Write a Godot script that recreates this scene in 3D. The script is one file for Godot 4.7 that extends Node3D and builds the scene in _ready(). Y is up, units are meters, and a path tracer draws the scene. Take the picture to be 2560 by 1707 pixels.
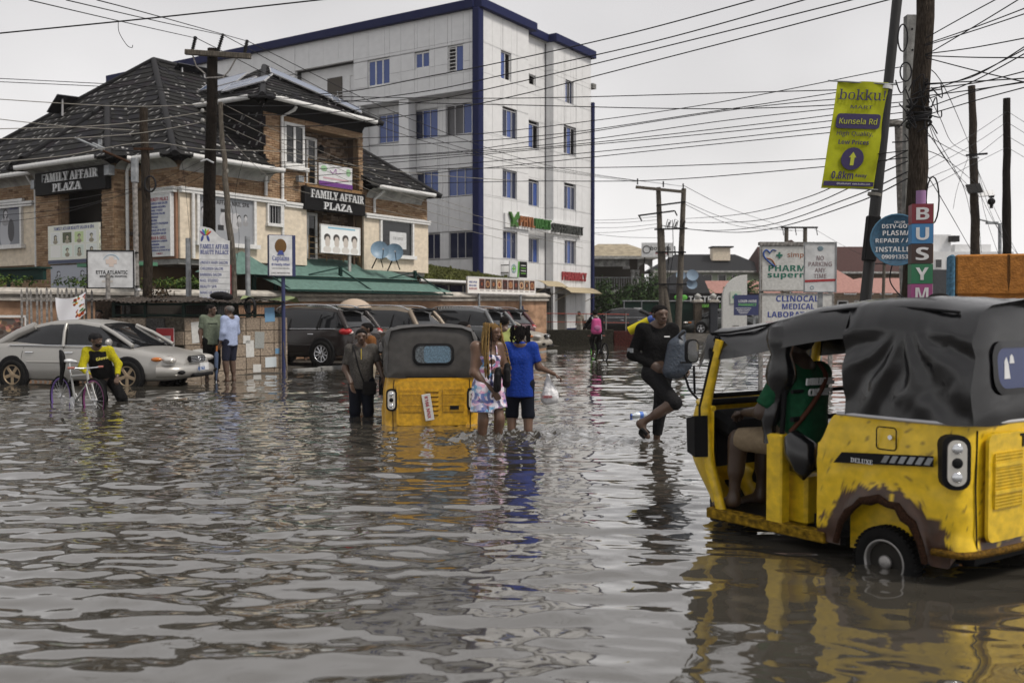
extends Node3D

# ---------------------------------------------------------------- geometry collector
class Geo:
	var v := PackedVector3Array()
	var n := PackedVector3Array()
	var u := PackedVector2Array()
	var c := PackedColorArray()
	var i := PackedInt32Array()
	var T := Transform3D.IDENTITY
	var col := Color.WHITE
	var tinted := false

	func tint(k: Color) -> Geo:
		col = k
		tinted = true
		return self

	func put(p: Vector3, nn: Vector3, uv := Vector2.ZERO) -> int:
		v.append(T * p)
		n.append((T.basis * nn).normalized())
		u.append(uv)
		c.append(col)
		return v.size() - 1

	func face(a: int, b: int, d: int) -> void:
		i.append(a)
		i.append(d)
		i.append(b)

	func tri(a: Vector3, b: Vector3, d: Vector3) -> void:
		var nn := (b - a).cross(d - a).normalized()
		face(put(a, nn), put(b, nn), put(d, nn))

	func quad(a: Vector3, b: Vector3, d: Vector3, e: Vector3) -> void:
		var nn := (d - a).cross(e - b).normalized()
		var k := put(a, nn, Vector2(0, 1))
		put(b, nn, Vector2(1, 1))
		put(d, nn, Vector2(1, 0))
		put(e, nn, Vector2(0, 0))
		face(k, k + 1, k + 2)
		face(k, k + 2, k + 3)

	func quadp(a: Vector3, b: Vector3, d: Vector3, e: Vector3) -> Geo:
		quad(a, b, d, e)
		return self

	func box(at: Vector3, s: Vector3, r := Basis.IDENTITY, bev := 0.0) -> Geo:
		var h := s * 0.5
		var ax := [r.x, r.y, r.z]
		if bev <= 0.0:
			for a in 3:
				for q in [-1.0, 1.0]:
					var w: Vector3 = ax[a] * q * h[a]
					var p: Vector3 = ax[(a + 1) % 3] * h[(a + 1) % 3] * q
					var t: Vector3 = ax[(a + 2) % 3] * h[(a + 2) % 3]
					quad(at + w - p - t, at + w + p - t, at + w + p + t, at + w - p + t)
			return self
		var b: float = minf(bev, minf(h.x, minf(h.y, h.z)) * 0.9)
		var g := h - Vector3(b, b, b)
		for a in 3:
			var a1 := (a + 1) % 3
			var a2 := (a + 2) % 3
			for q in [-1.0, 1.0]:
				var w: Vector3 = ax[a] * q * h[a]
				var p: Vector3 = ax[a1] * g[a1] * q
				var t: Vector3 = ax[a2] * g[a2]
				quad(at + w - p - t, at + w + p - t, at + w + p + t, at + w - p + t)
				for q2 in [-1.0, 1.0]:
					var o1: Vector3 = ax[a] * q * h[a] + ax[a1] * q2 * g[a1]
					var o2: Vector3 = ax[a] * q * g[a] + ax[a1] * q2 * h[a1]
					var f: Vector3 = ax[a2] * g[a2] * q * q2
					quad(at + o1 - f, at + o2 - f, at + o2 + f, at + o1 + f)
		for q in [-1.0, 1.0]:
			for q2 in [-1.0, 1.0]:
				for q3 in [-1.0, 1.0]:
					var e1: Vector3 = at + ax[0] * q * h.x + ax[1] * q2 * g.y + ax[2] * q3 * g.z
					var e2: Vector3 = at + ax[0] * q * g.x + ax[1] * q2 * h.y + ax[2] * q3 * g.z
					var e3: Vector3 = at + ax[0] * q * g.x + ax[1] * q2 * g.y + ax[2] * q3 * h.z
					if q * q2 * q3 > 0.0:
						tri(e1, e2, e3)
					else:
						tri(e1, e3, e2)
		return self

	# rows of equal length; outside lies where (next column - this) x (next row - this) points
	func grid(rows: Array, closed := false, uvk := 1.0) -> Geo:
		var nr := rows.size()
		var nc: int = rows[0].size()
		var k := v.size()
		for r in nr:
			var row: PackedVector3Array = rows[r]
			for q in nc:
				var l: Vector3 = row[(q - 1 + nc) % nc] if closed or q > 0 else row[q]
				var rr: Vector3 = row[(q + 1) % nc] if closed or q < nc - 1 else row[q]
				var dn: Vector3 = rows[r - 1][q] if r > 0 else row[q]
				var up: Vector3 = rows[r + 1][q] if r < nr - 1 else row[q]
				var nn := (rr - l).cross(up - dn)
				if nn.length_squared() < 1e-14:
					var r2: PackedVector3Array = rows[r + 1] if r < nr - 1 else rows[r - 1]
					var s := 1.0 if r < nr - 1 else -1.0
					nn = (r2[(q + 1) % nc] - r2[(q - 1 + nc) % nc]).cross((r2[q] - row[q]) * s)
				put(row[q], nn, Vector2(float(q) / maxi(nc - 1, 1), float(r) / maxi(nr - 1, 1)) * uvk)
		var last := nc if closed else nc - 1
		for r in nr - 1:
			for q in last:
				var a := k + r * nc + q
				var b := k + r * nc + (q + 1) % nc
				face(a, b, b + nc)
				face(a, b + nc, a + nc)
		return self

	func fan(row: PackedVector3Array, out: Vector3) -> Geo:
		var m := Vector3.ZERO
		for p in row:
			m += p
		m /= row.size()
		var k := put(m, out)
		for p in row:
			put(p, out)
		var w := (row[0] - m).cross(row[1] - m).dot(out)
		for q in row.size():
			if w > 0.0:
				face(k, k + 1 + q, k + 1 + (q + 1) % row.size())
			else:
				face(k, k + 1 + (q + 1) % row.size(), k + 1 + q)
		return self

	func tube(path: PackedVector3Array, rad, sides := 8, caps := true) -> Geo:
		var rows := []
		var side := Vector3.ZERO
		for q in path.size():
			var d: Vector3 = (path[mini(q + 1, path.size() - 1)] - path[maxi(q - 1, 0)]).normalized()
			if side == Vector3.ZERO:
				side = d.cross(Vector3.UP if absf(d.y) < 0.9 else Vector3.RIGHT).normalized()
			side = (side - d * side.dot(d)).normalized()
			var up := side.cross(d)
			var r: float = rad[q] if rad is Array or rad is PackedFloat32Array else rad
			var row := PackedVector3Array()
			for s in sides:
				var a := TAU * s / sides
				row.append(path[q] + (side * cos(a) - up * sin(a)) * r)
			rows.append(row)
		grid(rows, true)
		if caps:
			fan(rows[0], (path[0] - path[1]).normalized())
			fan(rows[-1], (path[-1] - path[-2]).normalized())
		return self

	func bar(a: Vector3, b: Vector3, r, sides := 8) -> Geo:
		return tube(PackedVector3Array([a, b]), r, sides)

	# lathe round the y axis: profile of (radius, y)
	func lathe(prof: Array, sides := 20, at := Vector3.ZERO, r := Basis.IDENTITY) -> Geo:
		var rows := []
		for p in prof:
			var row := PackedVector3Array()
			for s in sides:
				var a := -TAU * s / sides
				row.append(at + r * Vector3(cos(a) * maxf(p[0], 0.0002), p[1], sin(a) * maxf(p[0], 0.0002)))
			rows.append(row)
		return grid(rows, true)

	func ell(at: Vector3, r: Vector3, b := Basis.IDENTITY, sg := 12, rg := 8) -> Geo:
		var rows := []
		for q in rg + 1:
			var t := -PI / 2 + PI * q / rg
			var row := PackedVector3Array()
			for s in sg:
				var a := -TAU * s / sg
				row.append(at + b * Vector3(cos(a) * cos(t) * r.x, sin(t) * r.y, sin(a) * cos(t) * r.z))
			rows.append(row)
		return grid(rows, true)

	# polygon in x,y (anticlockwise) extruded along z from z0 to z1
	func prism(poly: PackedVector2Array, z0: float, z1: float) -> Geo:
		if Geometry2D.is_polygon_clockwise(poly):
			poly = poly.duplicate()
			poly.reverse()
		var m := poly.size()
		for q in m:
			var a := poly[q]
			var b := poly[(q + 1) % m]
			quad(Vector3(a.x, a.y, z0), Vector3(b.x, b.y, z0), Vector3(b.x, b.y, z1), Vector3(a.x, a.y, z1))
		var t := Geometry2D.triangulate_polygon(poly)
		var lo := poly[0]
		var hi := poly[0]
		for p in poly:
			lo = lo.min(p)
			hi = hi.max(p)
		for z in [z0, z1]:
			var k := v.size()
			var nn := Vector3(0, 0, 1 if z == z1 else -1)
			for p in poly:
				put(Vector3(p.x, p.y, z), nn, Vector2((p.x - lo.x) / (hi.x - lo.x), 1.0 - (p.y - lo.y) / (hi.y - lo.y)))
			for q in range(0, t.size(), 3):
				var a := poly[t[q]]
				var b := poly[t[q + 1]]
				var d := poly[t[q + 2]]
				var ccw := (b - a).cross(d - a) > 0.0
				if ccw == (z == z1):
					face(k + t[q], k + t[q + 1], k + t[q + 2])
				else:
					face(k + t[q], k + t[q + 2], k + t[q + 1])
		return self

	func mesh() -> ArrayMesh:
		var a := []
		a.resize(Mesh.ARRAY_MAX)
		a[Mesh.ARRAY_VERTEX] = v
		a[Mesh.ARRAY_NORMAL] = n
		a[Mesh.ARRAY_TEX_UV] = u
		if tinted:
			a[Mesh.ARRAY_COLOR] = c
		a[Mesh.ARRAY_INDEX] = i
		var m := ArrayMesh.new()
		m.add_surface_from_arrays(Mesh.PRIMITIVE_TRIANGLES, a)
		return m

# ---------------------------------------------------------------- nodes
var used := {}
var M := {}
var rng := RandomNumberGenerator.new()

func numbered(called: String) -> String:
	var k: int = used.get(called, 0)
	used[called] = k + 1
	return called if k == 0 else "%s_%03d" % [called, k]

func thing(called: String, label: String, category: String, at := Vector3.ZERO, turn := 0.0, group := "") -> Node3D:
	var o := Node3D.new()
	o.name = numbered(called)
	add_child(o)
	o.position = at
	o.rotation.y = deg_to_rad(turn)
	o.set_meta("label", label)
	o.set_meta("category", category)
	if group:
		o.set_meta("group", group)
	return o

func part(parent: Node, called: String, g, m: Material, at := Transform3D.IDENTITY) -> MeshInstance3D:
	var o := MeshInstance3D.new()
	o.name = called
	o.mesh = g.mesh() if g is Geo else g
	o.material_override = m
	o.transform = at
	parent.add_child(o, true)
	return o

func solo(called: String, label: String, category: String, g, m: Material, group := "", at := Vector3.ZERO, turn := 0.0) -> MeshInstance3D:
	var o := part(self, numbered(called), g, m)
	o.position = at
	o.rotation.y = deg_to_rad(turn)
	o.set_meta("label", label)
	o.set_meta("category", category)
	if group:
		o.set_meta("group", group)
	return o

func setting(called: String, g, m: Material, label := "") -> MeshInstance3D:
	var o := part(self, numbered(called), g, m)
	o.set_meta("kind", "structure")
	if label:
		o.set_meta("label", label)
	return o

func shift(p: Vector3, turn := 0.0) -> Transform3D:
	return Transform3D(Basis(Vector3.UP, deg_to_rad(turn)), p)

func vs(a: Array) -> PackedVector3Array:
	var p := PackedVector3Array()
	for q in a:
		p.append(q if q is Vector3 else Vector3(q[0], q[1], q[2]))
	return p

func v2(a: Array) -> PackedVector2Array:
	var p := PackedVector2Array()
	for q in a:
		p.append(Vector2(q[0], q[1]))
	return p

func rounded(w: float, h: float, r: float, seg := 4) -> PackedVector2Array:
	var p := PackedVector2Array()
	for k in 4:
		var cx: float = (w / 2 - r) * [1, -1, -1, 1][k]
		var cy: float = (h / 2 - r) * [1, 1, -1, -1][k]
		for s in seg + 1:
			var a := PI / 2 * (k + float(s) / seg)
			p.append(Vector2(cx + cos(a) * r, cy + sin(a) * r))
	return p

func ring(p: PackedVector2Array, grow: float) -> PackedVector2Array:
	return Geometry2D.offset_polygon(p, grow)[0]

# smooth curve through points
func curve(a: Array, per := 6) -> PackedVector3Array:
	var p := vs(a)
	var out := PackedVector3Array()
	for k in p.size() - 1:
		var p0 := p[maxi(k - 1, 0)]
		var p3 := p[mini(k + 2, p.size() - 1)]
		for s in per:
			out.append(p[k].cubic_interpolate(p[k + 1], p0, p3, float(s) / per))
	out.append(p[-1])
	return out

# ---------------------------------------------------------------- materials
var textures := {}

# grey noise picture between lo and hi, used to multiply a colour
func grain(lo: float, hi: float, freq: float, kind := "fbm", size := 512) -> Texture2D:
	var key := "%s %s %s %s" % [lo, hi, freq, kind]
	if not textures.has(key):
		var f := FastNoiseLite.new()
		f.seed = textures.size() + 3
		f.frequency = freq
		f.noise_type = FastNoiseLite.TYPE_SIMPLEX_SMOOTH
		f.fractal_octaves = 5
		if kind == "cell":
			f.noise_type = FastNoiseLite.TYPE_CELLULAR
		var t := NoiseTexture2D.new()
		t.width = size
		t.height = size
		t.seamless = true
		t.noise = f
		var g := Gradient.new()
		g.set_color(0, Color(lo, lo, lo))
		g.set_color(1, Color(hi, hi, hi))
		if kind == "blot":
			g.set_offset(0, 0.42)
			g.set_offset(1, 0.6)
		t.color_ramp = g
		textures[key] = t
	return textures[key]

func bumps(freq: float, strength: float) -> Texture2D:
	var key := "bump %s %s" % [freq, strength]
	if not textures.has(key):
		var f := FastNoiseLite.new()
		f.seed = 11
		f.frequency = freq
		f.fractal_octaves = 4
		var t := NoiseTexture2D.new()
		t.width = 512
		t.height = 512
		t.seamless = true
		t.noise = f
		t.as_normal_map = true
		t.bump_strength = strength
		textures[key] = t
	return textures[key]

# linear colour, roughness, metal; tex multiplies the colour and is laid by world position at `scale` repeats per metre
func mat(r: float, g: float, b: float, rough := 0.8, metal := 0.0, tex: Texture2D = null, scale := 0.5, bump: Texture2D = null, bscale := 1.0) -> StandardMaterial3D:
	var m := StandardMaterial3D.new()
	m.albedo_color = Color(r, g, b).linear_to_srgb()
	m.roughness = rough
	m.metallic = metal
	if rough >= 0.6:
		m.metallic_specular = 0.22
	if tex or bump:
		m.uv1_triplanar = true
		m.uv1_world_triplanar = true
		m.uv1_scale = Vector3.ONE * scale
	if tex:
		m.albedo_texture = tex
	if bump:
		m.normal_enabled = true
		m.normal_texture = bump
		m.normal_scale = bscale
	return m

func tinted(rough := 0.8, tex: Texture2D = null, scale := 0.5) -> StandardMaterial3D:
	var m := mat(1, 1, 1, rough, 0.0, tex, scale)
	m.vertex_color_use_as_albedo = true
	return m

func glass(r: float, g: float, b: float, alpha: float) -> StandardMaterial3D:
	var m := mat(r, g, b, 0.04)
	m.albedo_color.a = alpha
	m.transparency = BaseMaterial3D.TRANSPARENCY_ALPHA
	return m

func flat(r: float, g: float, b: float) -> StandardMaterial3D:
	var key := "flat %s %s %s" % [r, g, b]
	if not M.has(key):
		M[key] = mat(r, g, b, 0.55)
	return M[key]

# ---------------------------------------------------------------- lettering
var fonts := {}

func text_mesh(s: String, h: float, w := 0.0, style := "", deep := 0.004) -> Array:
	if not fonts.has(style):
		var f := SystemFont.new()
		f.font_names = PackedStringArray(["Droid Serif" if "serif" in style else "Droid Sans Mono" if "mono" in style else "Droid Sans"])
		f.font_weight = 700 if "bold" in style else 400
		fonts[style] = f
	var t := TextMesh.new()
	t.font = fonts[style]
	t.font_size = 64
	t.depth = deep
	t.pixel_size = h / 46.0
	t.curve_step = 4.0
	t.text = s
	var bb := t.get_aabb()
	var k := 1.0
	if w > 0.0 and bb.size.x > 0.0:
		k = w / bb.size.x
	return [t, k, bb]

# letters of cap height h, centred at `at` of the parent's x,y plane facing +z
func text(parent: Node, s: String, at: Vector3, h: float, m: Material, w := 0.0, style := "", deep := 0.004, called := "lettering", b := Basis.IDENTITY) -> MeshInstance3D:
	var t := text_mesh(s, h, w, style, deep)
	var bb: AABB = t[2]
	var o := part(parent, called, t[0], m)
	var sc := Basis.IDENTITY.scaled(Vector3(t[1], 1, 1))
	var mid := bb.position + bb.size * 0.5
	o.transform = Transform3D(b * sc, at - b * sc * Vector3(mid.x, mid.y, 0.0))
	return o

# ---------------------------------------------------------------- the scene
func _ready() -> void:
	rng.seed = 7
	camera_sky_sun()
	materials()
	ground_and_water()
	white_building()
	plaza()
	compound()
	background()
	poles()
	wires()
	signs()
	vehicles()
	people()
	small_things()

func camera_sky_sun() -> void:
	var cam := Camera3D.new()
	cam.name = "camera"
	cam.fov = 37.84
	cam.near = 0.05
	cam.far = 900.0
	cam.position = Vector3(0, 1.5, 0)
	cam.rotation_degrees = Vector3(-1.553, 0, 0)
	var lens := CameraAttributesPhysical.new()
	lens.frustum_focal_length = 35.0
	lens.exposure_aperture = 2.5
	lens.frustum_focus_distance = 12.5
	cam.attributes = lens
	add_child(cam)
	cam.fov = 37.84
	cam.current = true
	var e := Environment.new()
	e.background_mode = Environment.BG_SKY
	e.tonemap_mode = Environment.TONE_MAPPER_LINEAR
	e.tonemap_exposure = 1.85
	e.sdfgi_enabled = true
	e.ssao_enabled = true
	e.ssil_enabled = true
	e.fog_enabled = true
	e.fog_density = 0.0003
	e.fog_light_color = Color(0.9, 0.88, 0.87)
	# overcast: a computed panorama of soft cloud, palest above the skyline
	var w := 1024
	var h := 512
	var im := Image.create(w, h, false, Image.FORMAT_RGBF)
	var f := FastNoiseLite.new()
	f.seed = 5
	f.frequency = 1.3
	f.fractal_octaves = 4
	for y in h:
		var el := PI / 2 - PI * (y + 0.5) / h
		for x in w:
			var az := TAU * (x + 0.5) / w
			var d := Vector3(cos(el) * sin(az), sin(el), cos(el) * cos(az))
			var up := maxf(d.y, 0.0)
			var q := d / (0.35 + up)
			var cl := f.get_noise_3d(q.x, q.y * 0.5, q.z)
			var b := lerpf(0.53, 0.36, smoothstep(0.02, 0.36, up)) * (1.0 + 0.2 * cl)
			b = lerpf(b, b * 1.25, smoothstep(0.45, 0.95, up))
			if d.y < 0.0:
				b *= lerpf(1.0, 0.25, smoothstep(0.0, 0.2, -d.y))
			im.set_pixel(x, y, Color(b * 1.0, b * 0.985, b * lerpf(0.975, 1.0, smoothstep(0.0, 0.35, up))))
	var sky := Sky.new()
	var pm := PanoramaSkyMaterial.new()
	pm.panorama = ImageTexture.create_from_image(im)
	sky.sky_material = pm
	e.sky = sky
	var we := WorldEnvironment.new()
	we.name = "world_environment"
	we.environment = e
	add_child(we)
	var sun := DirectionalLight3D.new()
	sun.name = "sun"
	sun.light_energy = 0.5
	sun.light_color = Color(1.0, 0.97, 0.93)
	sun.light_angular_distance = 14.0
	sun.shadow_enabled = true
	add_child(sun)
	sun.look_at_from_position(Vector3(9, 14, 5), Vector3.ZERO)

func materials() -> void:
	var soft := grain(0.82, 1.0, 0.012)
	var dirty := grain(0.62, 1.0, 0.008)
	var patchy := grain(0.72, 1.0, 0.02)
	var fine := bumps(0.05, 6.0)
	M.clad = mat(0.72, 0.725, 0.73, 0.42, 0.0, grain(0.93, 1.0, 0.01), 0.35)
	M.core = mat(0.16, 0.16, 0.17, 0.9)
	M.blue = mat(0.012, 0.017, 0.066, 0.6)
	M.pane = mat(0.035, 0.075, 0.26, 0.06)
	M.pane_dark = mat(0.012, 0.018, 0.05, 0.06)
	M.room_shade = mat(0.1, 0.09, 0.08, 0.9)  # dark tone puts the shade inside rooms and openings into the colour
	M.white_frame = mat(0.8, 0.8, 0.79, 0.45, 0.0, soft, 1.0)
	M.alu = mat(0.45, 0.45, 0.46, 0.4, 0.3)
	M.cream = mat(0.8, 0.7, 0.56, 0.8, 0.0, soft, 0.7, fine, 0.3)
	M.peach = mat(0.5, 0.31, 0.2, 0.85, 0.0, dirty, 0.5, fine, 0.4)
	M.coping = mat(0.6, 0.56, 0.5, 0.8, 0.0, dirty, 0.9, fine, 0.4)
	M.plaster = mat(0.5, 0.5, 0.48, 0.8, 0.0, dirty, 0.6)
	M.mortar = mat(0.24, 0.17, 0.11, 0.95)
	M.brick = tinted(0.9, soft, 2.0)
	M.tile = tinted(0.7, soft, 1.5)
	M.roof_dark = mat(0.012, 0.012, 0.013, 0.8)
	M.stone = tinted(0.9, soft, 2.0)
	M.wood = mat(0.085, 0.067, 0.052, 0.9, 0.0, grain(0.35, 1.0, 0.03), 1.0, bumps(0.04, 10.0), 0.8)
	M.wood.uv1_scale = Vector3(3, 0.25, 3)
	M.wood_dark = mat(0.032, 0.025, 0.02, 0.9, 0.0, grain(0.35, 1.0, 0.03), 1.0, bumps(0.04, 10.0), 0.8)
	M.wood_dark.uv1_scale = Vector3(3, 0.25, 3)
	M.wood_grey = mat(0.2, 0.175, 0.145, 0.9, 0.0, grain(0.45, 1.0, 0.03), 1.0, bumps(0.04, 10.0), 0.6)
	M.wood_grey.uv1_scale = Vector3(3, 0.25, 3)
	M.concrete = mat(0.3, 0.3, 0.29, 0.9, 0.0, dirty, 0.8, fine, 0.4)
	M.galv = mat(0.36, 0.38, 0.4, 0.5, 0.2, dirty, 0.9)
	M.galv_rust = mat(0.4, 0.38, 0.36, 0.7, 0.1, grain(0.55, 1.0, 0.012), 1.5)
	M.black = mat(0.01, 0.01, 0.011, 0.6)
	M.cable = mat(0.02, 0.02, 0.022, 0.6)
	M.cable_pale = mat(0.2, 0.19, 0.17, 0.7)
	M.teal = mat(0.14, 0.24, 0.21, 0.7, 0.0, patchy, 0.5)
	M.green_steel = mat(0.012, 0.035, 0.03, 0.6)
	M.rubber = mat(0.014, 0.014, 0.014, 0.85, 0.0, patchy, 3.0)
	M.chrome = mat(0.62, 0.63, 0.65, 0.18, 0.9)
	M.window = mat(0.012, 0.013, 0.015, 0.05)
	M.clear = glass(0.8, 0.9, 0.88, 0.07)
	M.sign_white = mat(0.68, 0.69, 0.7, 0.5, 0.0, grain(0.85, 1.0, 0.01), 0.8)
	M.sign_dirty = mat(0.6, 0.6, 0.58, 0.6, 0.0, grain(0.86, 1.0, 0.015), 1.3)
	M.navy = mat(0.022, 0.03, 0.1, 0.5)
	M.red = mat(0.34, 0.025, 0.03, 0.5)
	M.maroon = mat(0.2, 0.02, 0.025, 0.55)
	M.rust = mat(0.1, 0.05, 0.028, 0.9, 0.0, grain(0.4, 1.0, 0.03), 2.0)

# ---------------------------------------------------------------- ground and flood water
func bed(x: float, z: float) -> float:
	var d := -z
	var near := lerpf(-0.4, -0.16, smoothstep(-1.6, 1.4, x))
	var left := lerpf(near, -0.1, smoothstep(17.2, 20.5, d) * smoothstep(-1.0, -4.0, x))
	# distance behind the kerb that runs from the tiled wall to the supermarket forecourt
	var k := -(x + 5.6) * 0.93 + (d - 26.8) * 0.367
	var shore := lerpf(left, 0.05, smoothstep(-0.4, 0.1, k) * smoothstep(22.0, 25.5, d))
	var far := lerpf(shore, maxf(shore, 0.4), smoothstep(48.5, 54.0, d))
	return far

var swell := FastNoiseLite.new()
var chop := FastNoiseLite.new()
var gust := FastNoiseLite.new()
var stirs := [[-0.35, -12.3, 0.55, 0.055], [0.1, -12.2, 0.8, 0.03], [1.55, -11.6, 0.5, 0.04], [-5.4, -17.0, 0.9, 0.018], [0.35, -12.7, 0.5, 0.035], [-0.9, -12.1, 0.6, 0.012], [2.15, -5.8, 0.3, 0.012], [-1.2, -13.35, 0.7, 0.016], [-2.2, -14.5, 0.4, 0.02]]

func wave(x: float, z: float) -> float:
	var gu := gust.get_noise_2d(x * 0.5, z)
	# calmer beside the near tricycle, livelier on the left and farther out
	var a := 0.75 + 0.5 * gu + 0.35 * smoothstep(1.0, -5.0, x)
	var far := smoothstep(5.0, 13.0, -z)
	var h := swell.get_noise_2d(x * 0.55 + z * 0.12, z * 1.25) * 0.022 * a
	h += swell.get_noise_2d(x * 1.3 + 40.0, z * 2.9 - x * 0.4) * 0.0115 * a
	h += swell.get_noise_2d(x * 3.1 - z * 0.6, z * 5.2 + 17.0) * lerpf(0.002, 0.006, smoothstep(3.0, -1.5, x)) * a
	h += chop.get_noise_2d(x * 0.8 - z * 0.15, z * 1.3) * lerpf(0.003, 0.0055, far) * a
	for s in stirs:
		var dx: float = x - s[0]
		var dz: float = z - s[1]
		var q := dx * dx + dz * dz
		if q < 4.0 * s[2] * s[2]:
			var r := sqrt(q)
			h += s[3] * exp(-q / (s[2] * s[2])) * (sin(r * 26.0) * 0.5 + chop.get_noise_2d(x * 3.0, z * 3.0))
	return h

func ground_and_water() -> void:
	swell.seed = 21
	swell.frequency = 1.0
	swell.fractal_octaves = 2
	chop.seed = 33
	chop.frequency = 3.4
	chop.fractal_octaves = 2
	gust.seed = 9
	gust.frequency = 0.22
	# the street bed: one sheet out to the horizon
	var g := Geo.new()
	var xs := [-500.0, -200.0, -80.0]
	for k in 61:
		xs.append(-45.0 + k * 1.25)
	xs += [45.0, 80.0, 200.0, 500.0]
	var zs := [30.0, 5.0]
	for k in 60:
		zs.append(-k * 1.2)
	zs += [-80.0, -110.0, -200.0, -700.0]
	var rows := []
	for z in zs:
		var row := PackedVector3Array()
		for x in xs:
			row.append(Vector3(x, bed(x, z), z))
		rows.append(row)
	g.grid(rows)
	setting("ground", g, mat(0.105, 0.095, 0.082, 0.75, 0.0, grain(0.5, 1.0, 0.012), 0.3, bumps(0.05, 6.0), 0.5), "wet grey brown street surface")
	# water
	var m := mat(0.055, 0.05, 0.041, 0.03)
	m.metallic_specular = 0.7
	m.clearcoat_enabled = true
	m.clearcoat = 0.7
	m.clearcoat_roughness = 0.05
	var wg := Geo.new()
	for s in [[-7.0, 8.0, 4.0, -2.4, 0.25], [-6.0, 7.5, -2.4, -9.0, 0.032], [-11.0, 11.0, -9.0, -17.0, 0.055], [-24.0, 20.0, -17.0, -62.0, 0.13]]:
		var nx := int((s[1] - s[0]) / s[4])
		var nz := int((s[2] - s[3]) / s[4])
		rows = []
		for j in nz + 1:
			var z: float = s[2] + (s[3] - s[2]) * j / nz
			var row := PackedVector3Array()
			row.resize(nx + 1)
			for k in nx + 1:
				var x: float = s[0] + (s[1] - s[0]) * k / nx
				row[k] = Vector3(x, wave(x, z), z)
			rows.append(row)
		wg.grid(rows)
	for b in [[-60.0, -24.0, -17.0, -62.0], [20.0, 60.0, -17.0, -62.0], [-60.0, -11.0, 4.0, -17.0], [11.0, 60.0, 4.0, -17.0], [-60.0, 60.0, 30.0, 4.0], [7.5, 11.0, 4.0, -9.0], [-11.0, -6.0, 4.0, -9.0]]:
		wg.quad(Vector3(b[0], 0, b[2]), Vector3(b[1], 0, b[2]), Vector3(b[1], 0, b[3]), Vector3(b[0], 0, b[3]))
	setting("flood_water", wg, m, "murky brown flood water rippling over the street")

# ---------------------------------------------------------------- buildings
# Both corner buildings stand on a street grid turned by 57 degrees: local x runs away along the street front, local z faces the street.
const STREET := 57.0
const LEFT := Basis(Vector3(0, 0, 1), Vector3(0, 1, 0), Vector3(-1, 0, 0))

# cladding: a box for every panel between the joints, windows left open
func facade(o: Node3D, f: Transform3D, x0: float, x1: float, y0: float, y1: float, holes: Array, vj: Array, hj: Array, m: Material, deep := 0.2) -> void:
	var xs := [x0, x1]
	var ys := [y0, y1]
	for q in vj:
		if q > x0 + 0.05 and q < x1 - 0.05:
			xs.append(q)
	for q in hj:
		if q > y0 + 0.05 and q < y1 - 0.05:
			ys.append(q)
	for h in holes:
		for q in [h[0], h[1]]:
			if q > x0 and q < x1:
				xs.append(q)
		for q in [h[2], h[3]]:
			if q > y0 and q < y1:
				ys.append(q)
	xs.sort()
	ys.sort()
	for a in xs.size() - 1:
		if xs[a + 1] - xs[a] < 0.02:
			continue
		for b in ys.size() - 1:
			if ys[b + 1] - ys[b] < 0.02:
				continue
			var cx: float = (xs[a] + xs[a + 1]) / 2
			var cy: float = (ys[b] + ys[b + 1]) / 2
			var open := false
			for h in holes:
				if cx > h[0] and cx < h[1] and cy > h[2] and cy < h[3]:
					open = true
			if open:
				continue
			var g := Geo.new()
			var pr := rng.randf_range(-0.003, 0.003)
			g.box(Vector3(cx, cy, -deep / 2 + pr), Vector3(xs[a + 1] - xs[a] - 0.014, ys[b + 1] - ys[b] - 0.014, deep))
			part(o, "cladding_panel", g, m, f)

# a frame set into an opening with upright panes; shut panes are blue, open ones show the dark room
func window(o: Node3D, f: Transform3D, x0: float, x1: float, y0: float, y1: float, panes: Array, frame: Material, inset := 0.12, bar := 0.05) -> MeshInstance3D:
	var g := Geo.new()
	var w := x1 - x0
	var h := y1 - y0
	g.box(Vector3(x0 + w / 2, y0 + bar / 2, -inset), Vector3(w, bar, 0.06))
	g.box(Vector3(x0 + w / 2, y1 - bar / 2, -inset), Vector3(w, bar, 0.06))
	var k := panes.size()
	for q in k + 1:
		g.box(Vector3(x0 + bar / 2 + (w - bar) * q / k, y0 + h / 2, -inset), Vector3(bar, h - 2 * bar, 0.057))
	var win := part(o, "window", g, frame, f)
	for q in k:
		var p := Geo.new()
		var px := x0 + bar / 2 + (w - bar) * (q + 0.5) / k
		var pw := (w - bar) / k - bar
		if panes[q] == "louver":
			for s in 7:
				p.box(Vector3(px, y0 + h * (s + 0.7) / 7.4, -inset), Vector3(pw, 0.035, 0.05))
			part(win, "burglar_bar", p, frame)
			continue
		if panes[q] == "open":
			continue
		p.box(Vector3(px, y0 + h / 2, -inset - 0.012 + rng.randf_range(-0.004, 0.004)), Vector3(pw, h - 2 * bar, 0.012), Basis(Vector3.UP, rng.randf_range(-0.01, 0.01)))
		part(win, "pane", p, {"blue": M.pane, "dark": M.pane_dark, "clear": M.window, "pale": M.window}.get(panes[q], M.pane))
	return win

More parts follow.
